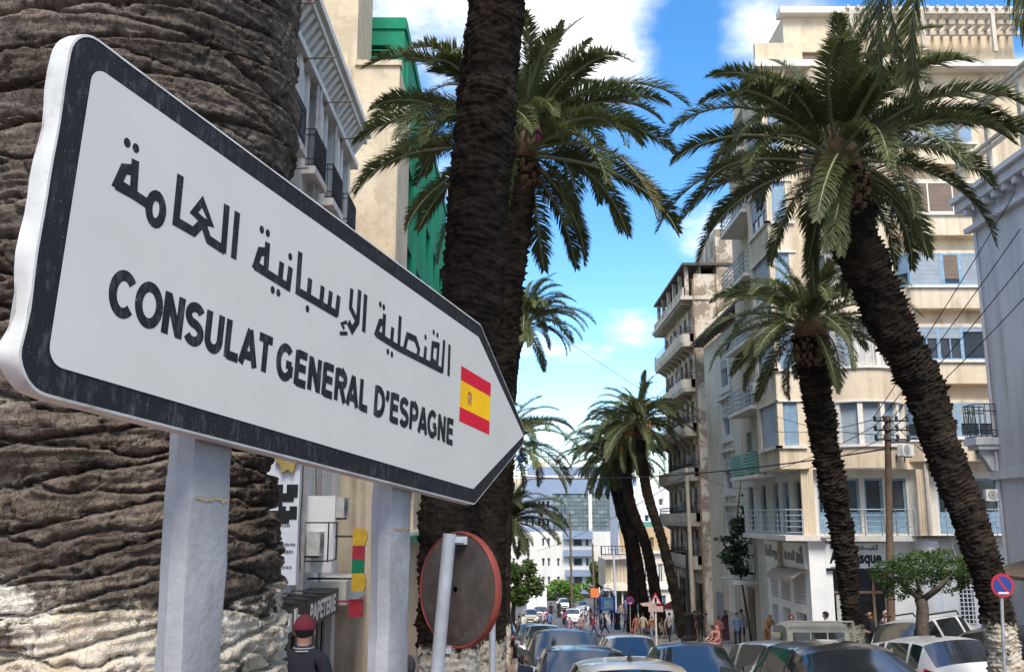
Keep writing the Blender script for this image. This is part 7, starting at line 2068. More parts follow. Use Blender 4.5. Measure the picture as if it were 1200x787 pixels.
def car(kind, label, x, y, rz, m, lit=False, extras=True, logo=None, antenna=False, rack=False, s=1.0, name='car', group='cars in the street'):
    t = thing(name, label, 'car', (0, 0, 0), group=group)
    V, P = CARM[kind]; K = KIND[kind]; L2 = K['L']/2; W = K['W']
    split_part(V, P, lambda f, k: k == 0, 'body', m, t)
    split_part(V, P, lambda f, k: k == 1, 'windscreen', M['carglass'], t); split_part(V, P, lambda f, k: k == 2, 'rear_window', M['carglass'], t)
    for sg in (-1, 1): split_part(V, P, lambda f, k: k == 3 and V[f[0]][1]*sg > 0, 'side_windows', M['carglass'], t)
    r = .33 if kind == 'suv' else .3
    add_wheels(t, (-L2+.72, L2-.78), W, r)
    zb = .72 if kind != 'suv' else .85
    for sg in (-1, 1):
        # lamps follow the body's corners
        y0 = sg*W*.62; y1 = sg*W*.90
        mb = MB()
        if kind == 'hatch': pts = [(-L2+.05, y0, zb), (-L2+.13, y1, zb-.02), (-L2+.36, sg*W*.965, zb+.12), (-L2+.3, sg*W*.93, zb+.27), (-L2+.1, y1*.97, zb+.22), (-L2+.07, y0, zb+.12)]
        elif kind == 'sedan': pts = [(-L2+.03, y0*.8, zb), (-L2+.1, y1, zb), (-L2+.38, sg*W*.965, zb+.08), (-L2+.3, sg*W*.945, zb+.19), (-L2+.08, y1*.98, zb+.19), (-L2+.05, y0*.8, zb+.16)]
        else: pts = [(-L2+.02, y0*1.1, zb-.05), (-L2+.08, y1, zb-.05), (-L2+.26, sg*W*.965, zb), (-L2+.22, sg*W*.95, zb+.28), (-L2+.06, y1, zb+.28), (-L2+.02, y0*1.1, zb+.22)]
        c = Vector((0, 0, zb)); out = [Vector(p)+Vector((-.035, sg*.03, 0)) for p in pts]; inn = [Vector(p)+Vector((.16, -sg*.12, 0)) for p in pts]
        n = 6; idx = list(range(n)); f = [tuple(idx) if sg < 0 else tuple(reversed(idx))]+[(i, (i+1) % n, n+(i+1) % n, n+i) for i in range(n)]
        mb.mesh(out+inn, f); mb.build('tail_lamp', M['tail_lit'] if lit else M['tail'], t, local=True, smooth=30)
        mb = MB(); hz = .62 if kind != 'suv' else .75
        pts = [(L2-.06, y0, hz), (L2-.16, y1, hz+.02), (L2-.5, sg*W*.93, hz+.14), (L2-.42, sg*W*.88, hz+.2), (L2-.14, y0, hz+.13)]
        out = [Vector(p)+Vector((.02, sg*.012, .012)) for p in pts]; inn = [Vector(p)+Vector((-.16, -sg*.1, -.02)) for p in pts]; n = 5
        mb.mesh(out+inn, [tuple(range(n))]+[(i, (i+1) % n, n+(i+1) % n, n+i) for i in range(n)]); mb.build('headlamp', M['head'], t, local=True)
        xb = {'hatch': .78, 'sedan': .95, 'suv': .68}[kind]; zm = {'hatch': .98, 'sedan': .98, 'suv': 1.14}[kind]
        mb = MB(); mb.hexa([(xb-.05, sg*W*.92, zm-.02), (xb+.1, sg*W*.92, zm-.02), (xb+.1, sg*(W+.2), zm), (xb-.02, sg*(W+.22), zm), (xb-.05, sg*W*.92, zm+.09), (xb+.06, sg*W*.92, zm+.09), (xb+.06, sg*(W+.18), zm+.15), (xb-.02, sg*(W+.2), zm+.15)]); mb.build('wing_mirror', m if kind == 'hatch' else M['trim'], t, local=True)
        mb = MB()
        for hx in (-.35, .45):
            mb.box(hx-.1, hx+.1, sg*W*.985-.012, sg*W*.985+.022, .83 if kind != 'suv' else .95, .86 if kind != 'suv' else .98)
        mb.build('door_handle', M['trim'], t, local=True)
        # door gaps
        lbox('door_gap', M['trim'], t, (-.035, -.025, sg*W*1.0-.02, sg*W*1.0+.004, .36, .86))
    lbox('front_bumper', M['trim'], t, (L2-.16, L2+.02, -W*.62, W*.62, .3, .42)); lbox('rear_bumper', m, t, (-L2-.03, -L2+.2, -W*.8, W*.8, .34, .58), smooth=False)
    lbox('grille', M['trim'], t, (L2-.12, L2-.005, -.36, .36, .48, .62)); lbox('number_plate', M['plate_w'], t, (L2+.02, L2+.03, -.26, .26, .36, .46))
    lbox('number_plate', M['plate_w'], t, (-L2-.045, -L2-.03, -.26, .26, .60, .70)); 
    zr = max(q[2] for q in K['st'] if q[2]); xr = [q for q in K['st'] if q[2]][0][0]
    lbox('brake_light', M['tail_lit'] if lit else M['tail'], t, (xr+.0, xr+.06, -.16, .16, [q for q in K['st'] if q[2]][0][2]-.035, [q for q in K['st'] if q[2]][0][2]+.0))
    if logo:
        mb = MB(); c = (-L2-.02, 0, .93)
        for p, q in (((0, -.045), (.085, 0)), ((.085, 0), (0, .045)), ((0, .045), (-.085, 0)), ((-.085, 0), (0, -.045))): mb.tube([(c[0], p[1], c[2]+p[0]), (c[0], q[1], c[2]+q[0])], .014, 5)
        mb.build('emblem', M['chrome'], t, local=True)
    if antenna:
        mb = MB(); mb.mesh([(xr+.35, -.025, zr-.01), (xr+.35, .025, zr-.01), (xr+.55, .02, zr), (xr+.55, -.02, zr), (xr+.36, 0, zr+.09)], [(0, 1, 4), (1, 2, 4), (2, 3, 4), (3, 0, 4)]); mb.build('antenna', M['trim'], t, local=True)
    if rack:
        for sg in (-1, 1):
            mb = MB(); mb.tube([(-1.4, sg*.62, 1.64), (-1.35, sg*.62, 1.74), (.05, sg*.62, 1.76), (.15, sg*.62, 1.66)], .022, 6); mb.build('roof_rail', M['trim'], t, local=True)
    place(t, x, y, rz)
    return t
PB = paint('paint_black', (.012, .012, .014)); PW = paint('paint_white', (.74, .74, .73), .35); PS = paint('paint_silver', (.42, .43, .45), .3, .5); PBl = paint('paint_blue_black', (.018, .024, .045))
PBe = paint('paint_beige', (.50, .43, .33), .3, .3); PG = paint('paint_dark_grey', (.06, .065, .07), .3, .3); PR = paint('paint_dark_red', (.11, .015, .018)); PGo = paint('paint_gold', (.42, .34, .22), .3, .4); PLb = paint('paint_grey_blue', (.1, .13, .17), .3, .3)
UP, DN = R(90), R(-90)
GP = 'cars parked along the left kerb'
def cars():
    car('sedan', 'beige saloon with shark-fin aerial, first in the row at left kerb', 1.32, 11.6, UP, PBe, antenna=True, group=GP)
    car('hatch', 'dark blue-black hatchback parked between the beige saloon and a dark off-roader', 1.15, 16.9, UP, PBl, group=GP)
    car('suv', 'dark grey off-roader parked behind the blue-black hatchback', 1.2, 22.6, DN, PG, group=GP)
    car('hatch', 'grey-blue hatchback parked between off-roader and silver-grey car', 1.2, 31.5, DN, PLb, group=GP)
    car('suv', 'silver-grey tall car parked at left kerb before a black one', 1.25, 40.5, DN, PS, group=GP)
    car('suv', 'black tall car last in the row along left kerb', .98, 48.0, DN, PB, group=GP)
    car('hatch', 'dark blue hatchback parked up on the left pavement under the leafy tree', -.55, 61.0, DN, PBl, group=GP)
    car('hatch', 'white hatchback coming up the middle of the street', 3.15, 26.5, DN, PW)
    car('sedan', 'dark blue saloon coming uphill next to the plaza kerb', 3.2, 17.8, R(-92), PBl, antenna=True)
    car('sedan', 'black saloon with lit brake lamps and diamond badge', 4.05, 12.9, R(93), PB, lit=True, logo=True)
    car('hatch', 'white hatchback with wide rear window beside the black saloon', 8.4, 20.3, R(96), PW, antenna=True)
    car('hatch', 'white car entering sideways below the no-parking sign', 7.05, 11.5, R(158), PW)
    car('hatch', 'silver hatchback between the black saloon and cream pickup', 5.15, 19.9, R(108), PS)
    car('suv', 'white and grey estate with roof rails parked behind the ficus', 11.5, 26.4, R(38), PW, rack=True)
    car('sedan', 'black saloon parked behind the large leaning palm', 11.3, 22.3, R(38), PB)
    car('hatch', 'white hatchback down the street past the pedestrians', 5.9, 97, UP, PW); car('sedan', 'gold saloon queuing in front of the white box truck', 1.75, 96, DN, PGo); car('hatch', 'dark red car beside the white box truck', 2.95, 103, UP, PR)
    car('hatch', 'tiny white car far down beneath the clipped trees', 6.9, 130, DN, PW); car('hatch', 'dark car half hidden under the far left tree', -.4, 88, DN, PG, group=GP); car('sedan', 'silver saloon far down the street beside the clipped tree', 8.4, 118, DN, PS)
    # cream pickup with a caged load bed
    t = thing('pickup_truck', 'old cream pickup truck with pipe frame behind the cab', 'truck', (0, 0, 0)); cm = mat('paint_cream_faded', (.42, .40, .32), .5, .12, 3, dirt=((.35, .3, .22), .25))
    mb = MB()
    sec = [(-.05, .95, 1.78, .74, .68), (.25, .95, 1.86, .76, .70), (.75, .95, 1.84, .76, .70), (1.2, .95, 1.25, .77, .72), (1.45, .9, 1.05, .77, .74), (1.9, .6, .95, .76, .7), (2.0, .5, .7, .74, .68)]
    vs = []
    for x, zb, zr, w, rw in sec: vs += [(x, -w, .35), (x, -w*1.01, zb*.8), (x, -w, min(zb, zr)), (x, -rw, zr-.08), (x, -rw*.8, zr), (x, rw*.8, zr), (x, rw, zr-.08), (x, w, min(zb, zr)), (x, w*1.01, zb*.8), (x, w, .35)]
    n = 10; fs = [(i*n+j, i*n+(j+1) % n, (i+1)*n+(j+1) % n, (i+1)*n+j) for i in range(len(sec)-1) for j in range(n)]+[tuple(reversed(range(n))), tuple((len(sec)-1)*n+j for j in range(n))]
    mb.mesh(vs, fs); mb.build('cab', cm, t, local=True, smooth=35)
    lbox('rear_window', M['carglass'], t, (-.075, -.052, -.56, .56, 1.22, 1.62)); lbox('window_bar', cm, t, (-.09, -.076, -.2, -.17, 1.22, 1.62), (-.09, -.076, .17, .2, 1.22, 1.62))
    lbox('windscreen', M['carglass'], t, (1.0, 1.06, -.62, .62, 1.25, 1.55))
    for s in (-1, 1): lbox('side_window', M['carglass'], t, (.15, .85, s*.755-.012, s*.755+.012, 1.08, 1.62)); lbox('wing_mirror', M['trim'], t, (1.0, 1.06, s*.86-.09, s*.86+.09, 1.1, 1.4)); lbox('bed_side', cm, t, (-2.1, -.1, s*.78-.03, s*.78+.03, .72, 1.08)); lbox('tail_lamp', M['tail'], t, (-2.16, -2.12, s*.68-.08, s*.68+.08, .72, .98)); lbox('headlamp', M['head'], t, (1.96, 2.02, s*.56-.12, s*.56+.12, .62, .8))
    lbox('load_bed', cm, t, (-2.1, -.08, -.75, .75, .62, .72)); lbox('tailgate', cm, t, (-2.14, -2.1, -.78, .78, .7, 1.08)); lbox('number_plate', M['plate_w'], t, (-2.16, -2.145, -.26, .26, .55, .66))
    mb = MB()
    for s in (-.72, .72): mb.tube([(-.2, s, .7), (-.2, s, 1.84)], .02, 6); mb.tube([(-2.05, s*1.0, .7), (-2.05, s, 1.35)], .022, 6)
    for z in (1.84, 1.35): mb.tube([(-.2, -.72, z), (-.2, .72, z)], .022, 6)
    mb.build('pipe_frame', cm, t, local=True); add_wheels(t, (-1.35, 1.35), .76, .31); place(t, 6.6, 21.2, R(92))
    # white box truck far down
    t = thing('box_truck', 'white box truck stopped down the street among the cars', 'truck', (0, 0, 0))
    lbox('cargo_box', M['shopwhite'], t, (-3, 1.6, -1.1, 1.1, .9, 3.2)); lbox('cab', PW, t, (1.65, 3.1, -1.0, 1.0, .5, 2.3)); lbox('door_seam', M['lettergrey'], t, (-3.02, -3.001, -.02, .02, .95, 3.1)); lbox('chassis', M['trim'], t, (-2.9, 3.0, -.8, .8, .45, .88)); lbox('bumper', M['trim'], t, (-3.06, -2.95, -1.0, 1.0, .5, .62))
    for s in (-1, 1): lbox('tail_lamp', M['tail'], t, (-3.05, -3.0, s*.85-.12, s*.85+.12, .68, .84))
    lbox('windscreen', M['carglass'], t, (3.1, 3.12, -.85, .85, 1.4, 2.15)); add_wheels(t, (-1.8, 2.2), 1.0, .42); place(t, 2.75, 112, UP)
cars()
# ------------------------------------------------------------------ people
M['skin'] = mat('skin', (.36, .2, .13), .6, .1); M['skin2'] = mat('skin_darker', (.2, .11, .07), .6, .1); M['hair'] = mat('dark_hair', (.012, .010, .009), .7, .2, 30); M['shoe'] = mat('shoe', (.03, .028, .026), .7, .2); M['shoew'] = mat('pale_shoe', (.4, .38, .36), .7, .2)
_cl = {}
def cloth(c):
    k = tuple(c)
    if k not in _cl: _cl[k] = mat('cloth', k, .85, .22, 9, bump=.4, bscale=18)
    return _cl[k]
def skin_body(joints, bones, rad, sub=1):
    """joints name->pos, bones (a, b, mat index); one continuous surface grown by a Skin modifier"""
    names = list(joints); ix = {n: i for i, n in enumerate(names)}
    me = bpy.data.meshes.new('b'); me.from_pydata([joints[n] for n in names], [(ix[a], ix[b]) for a, b, _ in bones], [])
    o = bpy.data.objects.new('b', me); COL.objects.link(o)
    md = o.modifiers.new('k', 'SKIN'); md.use_smooth_shade = True
    lay = me.skin_vertices[0].data
    for n in names:
        r = rad[n]; lay[ix[n]].radius = (r, r) if isinstance(r, (int, float)) else r
        lay[ix[n]].use_root = (n == 'pelvis')
    sd = o.modifiers.new('s', 'SUBSURF'); sd.levels = sub; sd.render_levels = sub
    dg = bpy.context.evaluated_depsgraph_get(); dg.update()
    ev = o.evaluated_get(dg); m2 = ev.to_mesh()
    V = np.array([v.co[:] for v in m2.vertices]); Fc = [tuple(p.vertices) for p in m2.polygons]
    ev.to_mesh_clear(); bpy.data.objects.remove(o); bpy.data.meshes.remove(me)
    A = np.array([joints[a] for a, b, _ in bones]); B = np.array([joints[b] for a, b, _ in bones]); mi = []
    RA = np.array([np.mean(rad[a]) for a, b, _ in bones]); RB = np.array([np.mean(rad[b]) for a, b, _ in bones])
    for f in Fc:
        c = V[list(f)].mean(0); ab = B-A; t = np.clip(((c-A)*ab).sum(1)/(ab*ab).sum(1), 0, 1); d = np.linalg.norm(c-(A+ab*t[:, None]), axis=1)-(RA+(RB-RA)*t)
        mi.append(bones[int(np.argmin(d))][2])
    return V, Fc, mi
def person(label, X, Y, face, top, legs, pose='stand', h=1.7, hair='short', hairc=None, robe=None, shorts=False, sleeves=True, bag=None, shoe=None, skin=None, ground=None, group='people in the street', seed=0, headgear=None, sub=1):
    """face: heading in degrees, 0 = away from the camera, 90 = to its left"""
    r = random.Random(seed+int(X*10)+int(Y)); k = h/1.7
    g = ground if ground is not None else (pav_z(X, Y) if (X < LK or X > RK) else gz(X, Y))
    t = thing('person', label, 'person', (X, Y, g), R(face), group=group)
    sk = skin or M['skin']; tm = cloth(top); lm = cloth(legs); sh = shoe or M['shoe']
    # local axes: +y forward, +x right, z up
    st = {'stand': .05, 'walk': .26, 'stride': .34}.get(pose, 0.0); sw = r.choice((-1, 1))
    J = {}; sit = pose == 'sit'; lean = {'lean': .22, 'walk': .04, 'stride': .06}.get(pose, 0.0)
    hz = .93 if not sit else .50
    J['pelvis'] = (0, 0, hz); J['waist'] = (0, lean*.3, hz+.17); J['chest'] = (0, lean*.8, hz+.36); J['neck0'] = (0, lean*1.1, hz+.52); J['neck'] = (0, lean*1.2+.01, hz+.58); J['head'] = (0, lean*1.35+.03, hz+.67); J['crown'] = (0, lean*1.4+.02, hz+.755)
    rad = {'pelvis': (.155, .115), 'waist': (.135, .10), 'chest': (.165, .115), 'neck0': (.085, .07), 'neck': .052, 'head': (.078, .09), 'crown': (.06, .075)}
    bones = [('pelvis', 'waist', 0), ('waist', 'chest', 0), ('chest', 'neck0', 0), ('neck0', 'neck', 2), ('neck', 'head', 2), ('head', 'crown', 2)]
    for s, n in ((-1, 'l'), (1, 'r')):
        f = st*s*sw
        J['sh'+n] = (s*.165, lean*.95, hz+.47)
        if pose == 'hold': J['el'+n] = (s*.24, .06, hz+.22); J['wr'+n] = (s*.12, .26, hz+.24); J['ha'+n] = (s*.08, .32, hz+.26)
        elif pose == 'lean': J['el'+n] = (s*.25, lean+.1, hz+.2); J['wr'+n] = (s*.14, lean+.24, hz+.05); J['ha'+n] = (s*.1, lean+.3, hz+.02)
        elif sit: J['el'+n] = (s*.24, .08, hz+.24); J['wr'+n] = (s*.15, .3, hz+.16); J['ha'+n] = (s*.12, .37, hz+.15)
        else: J['el'+n] = (s*.235, -f*.35-.02, hz+.2); J['wr'+n] = (s*.25, -f*.7+.05, hz-.03); J['ha'+n] = (s*.245, -f*.75+.07, hz-.1)
        for q in range(1):
            J['fi'+n] = tuple(a+b for a, b in zip(J['ha'+n], (0, .025, -.055)))
        rad.update({'sh'+n: .072, 'el'+n: .048, 'wr'+n: .033, 'ha'+n: (.026, .04), 'fi'+n: (.012, .03)})
        ab = 0 if sleeves else 2
        bones += [('neck0', 'sh'+n, 0), ('sh'+n, 'el'+n, 0), ('el'+n, 'wr'+n, ab), ('wr'+n, 'ha'+n, 2), ('ha'+n, 'fi'+n, 2)]
        J['hip'+n] = (s*.095, 0, hz-.06)
        if sit: J['kn'+n] = (s*.12, .42, hz+.02); J['an'+n] = (s*.12, .44+.05*s, .09); J['to'+n] = (s*.14, .6+.05*s, .045)
        else:
            kb = .07 if f < 0 else .02
            J['kn'+n] = (s*.1, f*.55+kb*.6, .49); J['an'+n] = (s*.1, f*1.05-(.04 if f < 0 else 0), .085+(.05 if f < -.1 else 0)); J['to'+n] = (s*.115, J['an'+n][1]+.15, .04)
        rad.update({'hip'+n: .098, 'kn'+n: .064, 'an'+n: .042, 'to'+n: (.04, .028)})
        bones += [('pelvis', 'hip'+n, 1), ('hip'+n, 'kn'+n, 1), ('kn'+n, 'an'+n, 2 if shorts else 1), ('an'+n, 'to'+n, 3)]
    V, Fc, mi = skin_body(J, bones, rad, sub)
    V = V*k
    me = bpy.data.meshes.new('body'); me.from_pydata(V.tolist(), [], Fc)
    for x in (tm, lm, sk, sh): me.materials.append(x)
    me.polygons.foreach_set('material_index', mi); me.polygons.foreach_set('use_smooth', [True]*len(Fc)); me.update()
    mesh_obj('body', me, t)
    hd = Vector(J['head'])*k; cr = Vector(J['crown'])*k
    def blob(name, m, c, rx, ry, rz, cut=None, n=14):
        mb = MB(); vs = []; fs = []; rows = 9
        for i in range(rows+1):
            a = math.pi*(i/rows)
            for j in range(n):
                q = 2*math.pi*j/n; vs.append((c[0]+rx*math.sin(a)*math.cos(q), c[1]+ry*math.sin(a)*math.sin(q), c[2]+rz*math.cos(a)))
        for i in range(rows):
            for j in range(n):
                f = (i*n+j, i*n+(j+1) % n, (i+1)*n+(j+1) % n, (i+1)*n+j)
                ce = [sum(vs[v][d] for v in f)/4 for d in range(3)]
                if cut is None or cut(ce): fs.append(tuple(reversed(f)))
        mb.mesh(vs, fs); return mb.build(name, m, t, smooth=True, local=True)
    hc = hairc or M['hair']; mid = (hd+cr)/2
    # face: nose, eyes, ears
    mb = MB(); mb.mesh([(hd.x-.012*k, hd.y+.082*k, hd.z-.01*k), (hd.x+.012*k, hd.y+.082*k, hd.z-.01*k), (hd.x, hd.y+.112*k, hd.z-.005*k), (hd.x, hd.y+.084*k, hd.z+.04*k)], [(0, 1, 2), (0, 2, 3), (1, 3, 2)]); mb.build('nose', sk, t, local=True)
    for s in (-1, 1):
        blob('eye', M['hair'], (hd.x+s*.03*k, hd.y+.082*k, hd.z+.035*k), .009*k, .006*k, .006*k, n=8)
        if hair != 'scarf': blob('ear', sk, (hd.x+s*.08*k, hd.y, hd.z+.015*k), .012*k, .022*k, .032*k, n=8)
    if hair == 'short': blob('hair', hc, (mid.x, mid.y-.008*k, mid.z+.012*k), .086*k, .102*k, .10*k, lambda c: c[2] > mid.z+.02*k or (c[1] < mid.y-.01*k and c[2] > mid.z-.065*k))
    elif hair == 'long': blob('hair', hc, (mid.x, mid.y-.015*k, mid.z-.01*k), .095*k, .11*k, .14*k, lambda c: c[2] > mid.z+.03*k or c[1] < mid.y+.01*k)
    elif hair == 'scarf':
        blob('headscarf', hc, (mid.x, mid.y-.012*k, mid.z-.015*k), .098*k, .115*k, .14*k, lambda c: c[1] < mid.y+.055*k or c[2] > mid.z+.06*k)
        mb = MB(); mb.lathe([(.17*k, -.24*k), (.14*k, -.16*k), (.085*k, -.1*k)], (mid.x, mid.y-.02*k, mid.z), 12); mb.build('scarf_drape', hc, t, smooth=True, local=True)
    elif hair == 'bald': blob('hair', hc, (mid.x, mid.y-.02*k, mid.z-.03*k), .083*k, .09*k, .05*k, lambda c: c[1] < mid.y)
    if robe:
        mb = MB(); n = 16; z0 = .06*k if not sit else .1*k; vs = []; lev = [(hz+.3, .175, .13), (hz+.1, .165, .13), (hz-.1, .2, .16), (hz-.45, .23, .22), (.08, .27, .27)] if not sit else [(hz+.3, .18, .14), (hz+.05, .2, .17)]
        for i, (z, rx, ry) in enumerate(lev):
            for j in range(n):
                q = 2*math.pi*j/n; w = 1+.06*math.sin(q*5+i); vs.append((rx*w*k*math.cos(q), ry*w*k*math.sin(q)+(lean*.5 if i < 2 else 0)*k, z*k))
        mb.mesh(vs, [(i*n+j, i*n+(j+1) % n, (i+1)*n+(j+1) % n, (i+1)*n+j) for i in range(len(lev)-1) for j in range(n)]); mb.build('robe', cloth(robe), t, smooth=True, local=True)
        if sit:
            mb = MB(); vs = []
            for i, (y, z, rx, rz) in enumerate(((.0, hz+.0, .2, .12), (.25, hz+.02, .2, .1), (.45, hz-.02, .21, .1), (.5, hz-.25, .22, .1), (.5, .1, .25, .12))):
                for j in range(n):
                    q = 2*math.pi*j/n; vs.append((rx*k*math.cos(q), (y+(.0 if i < 3 else rz*math.sin(q)))*k, (z+(rz*math.sin(q) if i < 3 else 0))*k))
            mb.mesh(vs, [(i*n+j, i*n+(j+1) % n, (i+1)*n+(j+1) % n, (i+1)*n+j) for i in range(4) for j in range(n)]); mb.build('skirt', cloth(robe), t, smooth=True, local=True)
    if bag:
        s, col = bag; mb = MB(); mb.lathe([(.05, -.16), (.11, -.12), (.12, .06), (.06, .14)], (s*.3*k, .02, .72*k), 8); b = mb.build('bag', cloth(col), t, smooth=True, local=True)
        mb = MB(); mb.tube([(s*.28*k, .02, .82*k), (s*.2*k, 0, 1.2*k), (s*.1*k, -.02, 1.46*k)], .012, 5); mb.build('bag_strap', cloth(col), b, local=True)
    if headgear == 'cap':
        c = (mid.x, mid.y-.004*k, mid.z+.02*k)
        blob('cap', cloth((.16, .02, .03)), c, .092*k, .110*k, .098*k, lambda q: q[2] > mid.z+.012*k, n=20)
        mb = MB(); vs = []
        for i in range(9):
            a = math.pi*(.12+.76*i/8); vs += [(c[0]+.095*k*math.cos(a), c[1]+.105*k*math.sin(a), c[2]+.0*k), (c[0]+.085*k*math.cos(a), c[1]+(.12+.085*math.sin(a))*k, c[2]-.02*k)]
        mb.mesh(vs, [(2*i, 2*i+1, 2*i+3, 2*i+2) for i in range(8)]); mb.build('cap_peak', cloth((.16, .02, .03)), t, local=True)
        mb = MB(); mb.lathe([(.004, 0), (.012, .004), (.004, .012)], (c[0], c[1], c[2]+.096*k), 8); mb.build('cap_button', cloth((.16, .02, .03)), t, local=True)
        mb = MB(); mb.tube([(.095*k*math.cos(a)*1.01+c[0], .112*k*math.sin(a)*1.01+c[1], c[2]-.012*k) for a in [math.pi*(1.0+q/12) for q in range(13)]], .007, 5); mb.build('cap_hem', cloth((.12, .015, .022)), t, local=True)
        nk = Vector(J['neck'])*k; mb = MB(); mb.lathe([(.085*k, -.055), (.082*k, -.02), (.072*k, .0)], (nk.x, nk.y-.005, nk.z), 18); mb.build('collar', cloth((.03, .03, .04)), t, smooth=True, local=True)
        mb = MB()
        for dz in (-.012, -.034): mb.tube([(nk.x+.084*k*math.cos(a), nk.y-.005+.084*k*math.sin(a), nk.z+dz) for a in [2*math.pi*q/18 for q in range(19)]], .0045, 5)
        mb.build('collar_stripe', cloth((.5, .5, .5)), t, local=True)
    return t
def stool(x, y, label):
    g = pav_z(x, y); t = thing('stool', label, 'stool', (x, y, g), group='seats on the plaza'); mb = MB(); mb.box(x-.2, x+.2, y-.2, y+.2, g+.36, g+.42); mb.build('seat', M['trim'], t)
    for sx in (-1, 1):
        for sy in (-1, 1): mb = MB(); mb.tube([(x+.17*sx, y+.17*sy, g-.01), (x+.15*sx, y+.15*sy, g+.37)], .018, 6); mb.build('leg', M['trim'], t)
    mb = MB(); mb.box(x-.2, x+.2, y+.17, y+.21, g+.45, g+.78); mb.build('backrest', M['trim'], t)
def people():
    P = person
    P('man in maroon cap and dark jacket with striped collar, seen from behind', xat(355, 8.5, -1.2), 8.5, 2, (.018, .018, .024), (.03, .03, .04), h=1.76, headgear='cap', sub=2)
    P('woman in patterned grey dress sitting behind the second sign post', xat(479, 13, -1.8), 13.0, 40, (.25, .2, .2), (.2, .18, .2), 'sit', robe=(.25, .2, .22), hair='scarf', hairc=cloth((.1, .08, .08))); stool(xat(479, 13, -1.8), 13.0, 'dark stool under the woman in patterned grey dress')
    px = lambda p, Y: xat(p, Y, -6)
    P('man in lilac shirt and purple shorts walking in the road', px(667, 70), 70, 180, (.36, .24, .36), (.12, .05, .16), 'walk', shorts=True, sleeves=False, hair='bald')
    P('man in pink shirt and dark shorts crossing the road', px(680.5, 74), 74, 180, (.5, .3, .32), (.2, .13, .13), 'walk', shorts=True, sleeves=False)
    P('woman in red jacket and jeans striding across the road', px(695, 76), 76, 270, (.42, .04, .05), (.05, .07, .14), 'stride', hair='long')
    P('man all in black striding across the road', px(708.5, 80), 80, 90, (.05, .03, .03), (.02, .02, .03), 'stride', bag=(1, (.05, .04, .04)))
    P('woman in long black robe and white headscarf carrying a red bag', px(723, 83), 83, 200, (.015, .015, .017), (.015, .015, .017), robe=(.015, .015, .017), hair='scarf', hairc=cloth((.55, .52, .48)), bag=(1, (.4, .05, .06)))
    P('woman in mauve top behind the no-parking pole', px(733, 80), 80, 150, (.34, .25, .36), (.05, .05, .09), 'walk', hair='scarf', hairc=cloth((.35, .25, .3)))
    P('man in dark blue shirt by the palm trunk group', px(736.5, 78), 78, 100, (.06, .07, .14), (.04, .04, .06))
    P('man in rust shirt and pale shorts next to the man with shoulder strap', px(745.5, 64), 64, 10, (.36, .12, .07), (.3, .24, .2), shorts=True, sleeves=False, bag=(-1, (.3, .06, .05)))
    P('man in pale shirt with shoulder strap and grey shorts', px(753.5, 62.5), 62.5, 5, (.42, .37, .3), (.12, .13, .15), 'walk', shorts=True, sleeves=False, h=1.78, bag=(1, (.1, .08, .07)))
    P('woman in brown blouse and light jeans near the warning sign', px(764, 59), 59, 30, (.3, .15, .09), (.16, .21, .3), 'walk', hair='scarf', hairc=cloth((.4, .2, .15)), bag=(1, (.03, .03, .03)))
    P('woman in pale patterned tunic sitting low by the palms', px(775, 66), 66, 200, (.4, .28, .22), (.35, .24, .2), 'sit', hair='scarf', hairc=cloth((.15, .08, .07))); stool(px(775, 66), 66, 'dark stool under the woman in the pale tunic')
    P('man in grey jacket and black trousers beside the seated woman', px(784, 61.5), 61.5, 330, (.36, .33, .29), (.02, .02, .022), 'walk', bag=(-1, (.15, .14, .13)))
    P('person in white and blue under the dark red parasol', px(792.5, 70.5), 70.5, 180, (.5, .5, .55), (.05, .06, .12), 'hold')
    P('man in dark red shirt next to the man all in black on the plaza', px(814, 61), 61, 60, (.12, .025, .03), (.04, .03, .03))
    P('man in black shirt and black trousers standing on the plaza', px(820.5, 58.5), 58.5, 8, (.012, .012, .014), (.014, .014, .016), sleeves=False, h=1.8)
    P('woman in long dusty pink robe and scarf sitting on the plaza', px(841, 46), 46, 115, (.42, .2, .17), (.4, .2, .17), 'sit', robe=(.42, .2, .18), hair='scarf', hairc=cloth((.46, .2, .17))); stool(px(841, 46), 46, 'dark chair under the woman in the dusty pink robe')
    P('woman in pale pink top and jeans sitting beside the pink robed woman', px(836, 46.9), 46.9, 110, (.5, .33, .3), (.12, .2, .33), 'sit', hair='long'); stool(px(836, 46.9), 46.9, 'dark chair under the woman in jeans')
    P('woman in maroon dress standing behind the seated women', px(843, 49.5), 49.5, 160, (.25, .08, .08), (.2, .07, .07), hair='long', pose='hold', h=1.62)
    P('woman in dark plum robe and scarf near the pale house', px(850.5, 58), 58, 190, (.07, .03, .05), (.07, .03, .05), robe=(.07, .03, .05), hair='scarf', hairc=cloth((.08, .03, .05)), h=1.65)
    P('man in blue patterned shirt and navy trousers standing on plaza', px(864.5, 50), 50, 170, (.15, .22, .36), (.025, .03, .06), h=1.74)
    P('man in white t-shirt and dark shorts behind the blue shirt man', px(869.5, 53), 53, 190, (.6, .6, .6), (.03, .03, .035), shorts=True, sleeves=False, h=1.78)
    P('stooping man in tan jacket and trousers before the shop corner', px(900, 43.5), 43.5, 200, (.34, .18, .09), (.3, .16, .09), 'lean', hair='bald', h=1.72)
    P('person in dark maroon beside the shop steps', px(932, 36), 36, 150, (.09, .03, .035), (.04, .03, .03), hair='scarf', hairc=cloth((.12, .05, .05)))
    P('man in white t-shirt walking past the white shop corner', px(977.5, 31), 31, 60, (.68, .68, .68), (.05, .06, .09), 'walk', sleeves=False, h=1.76)
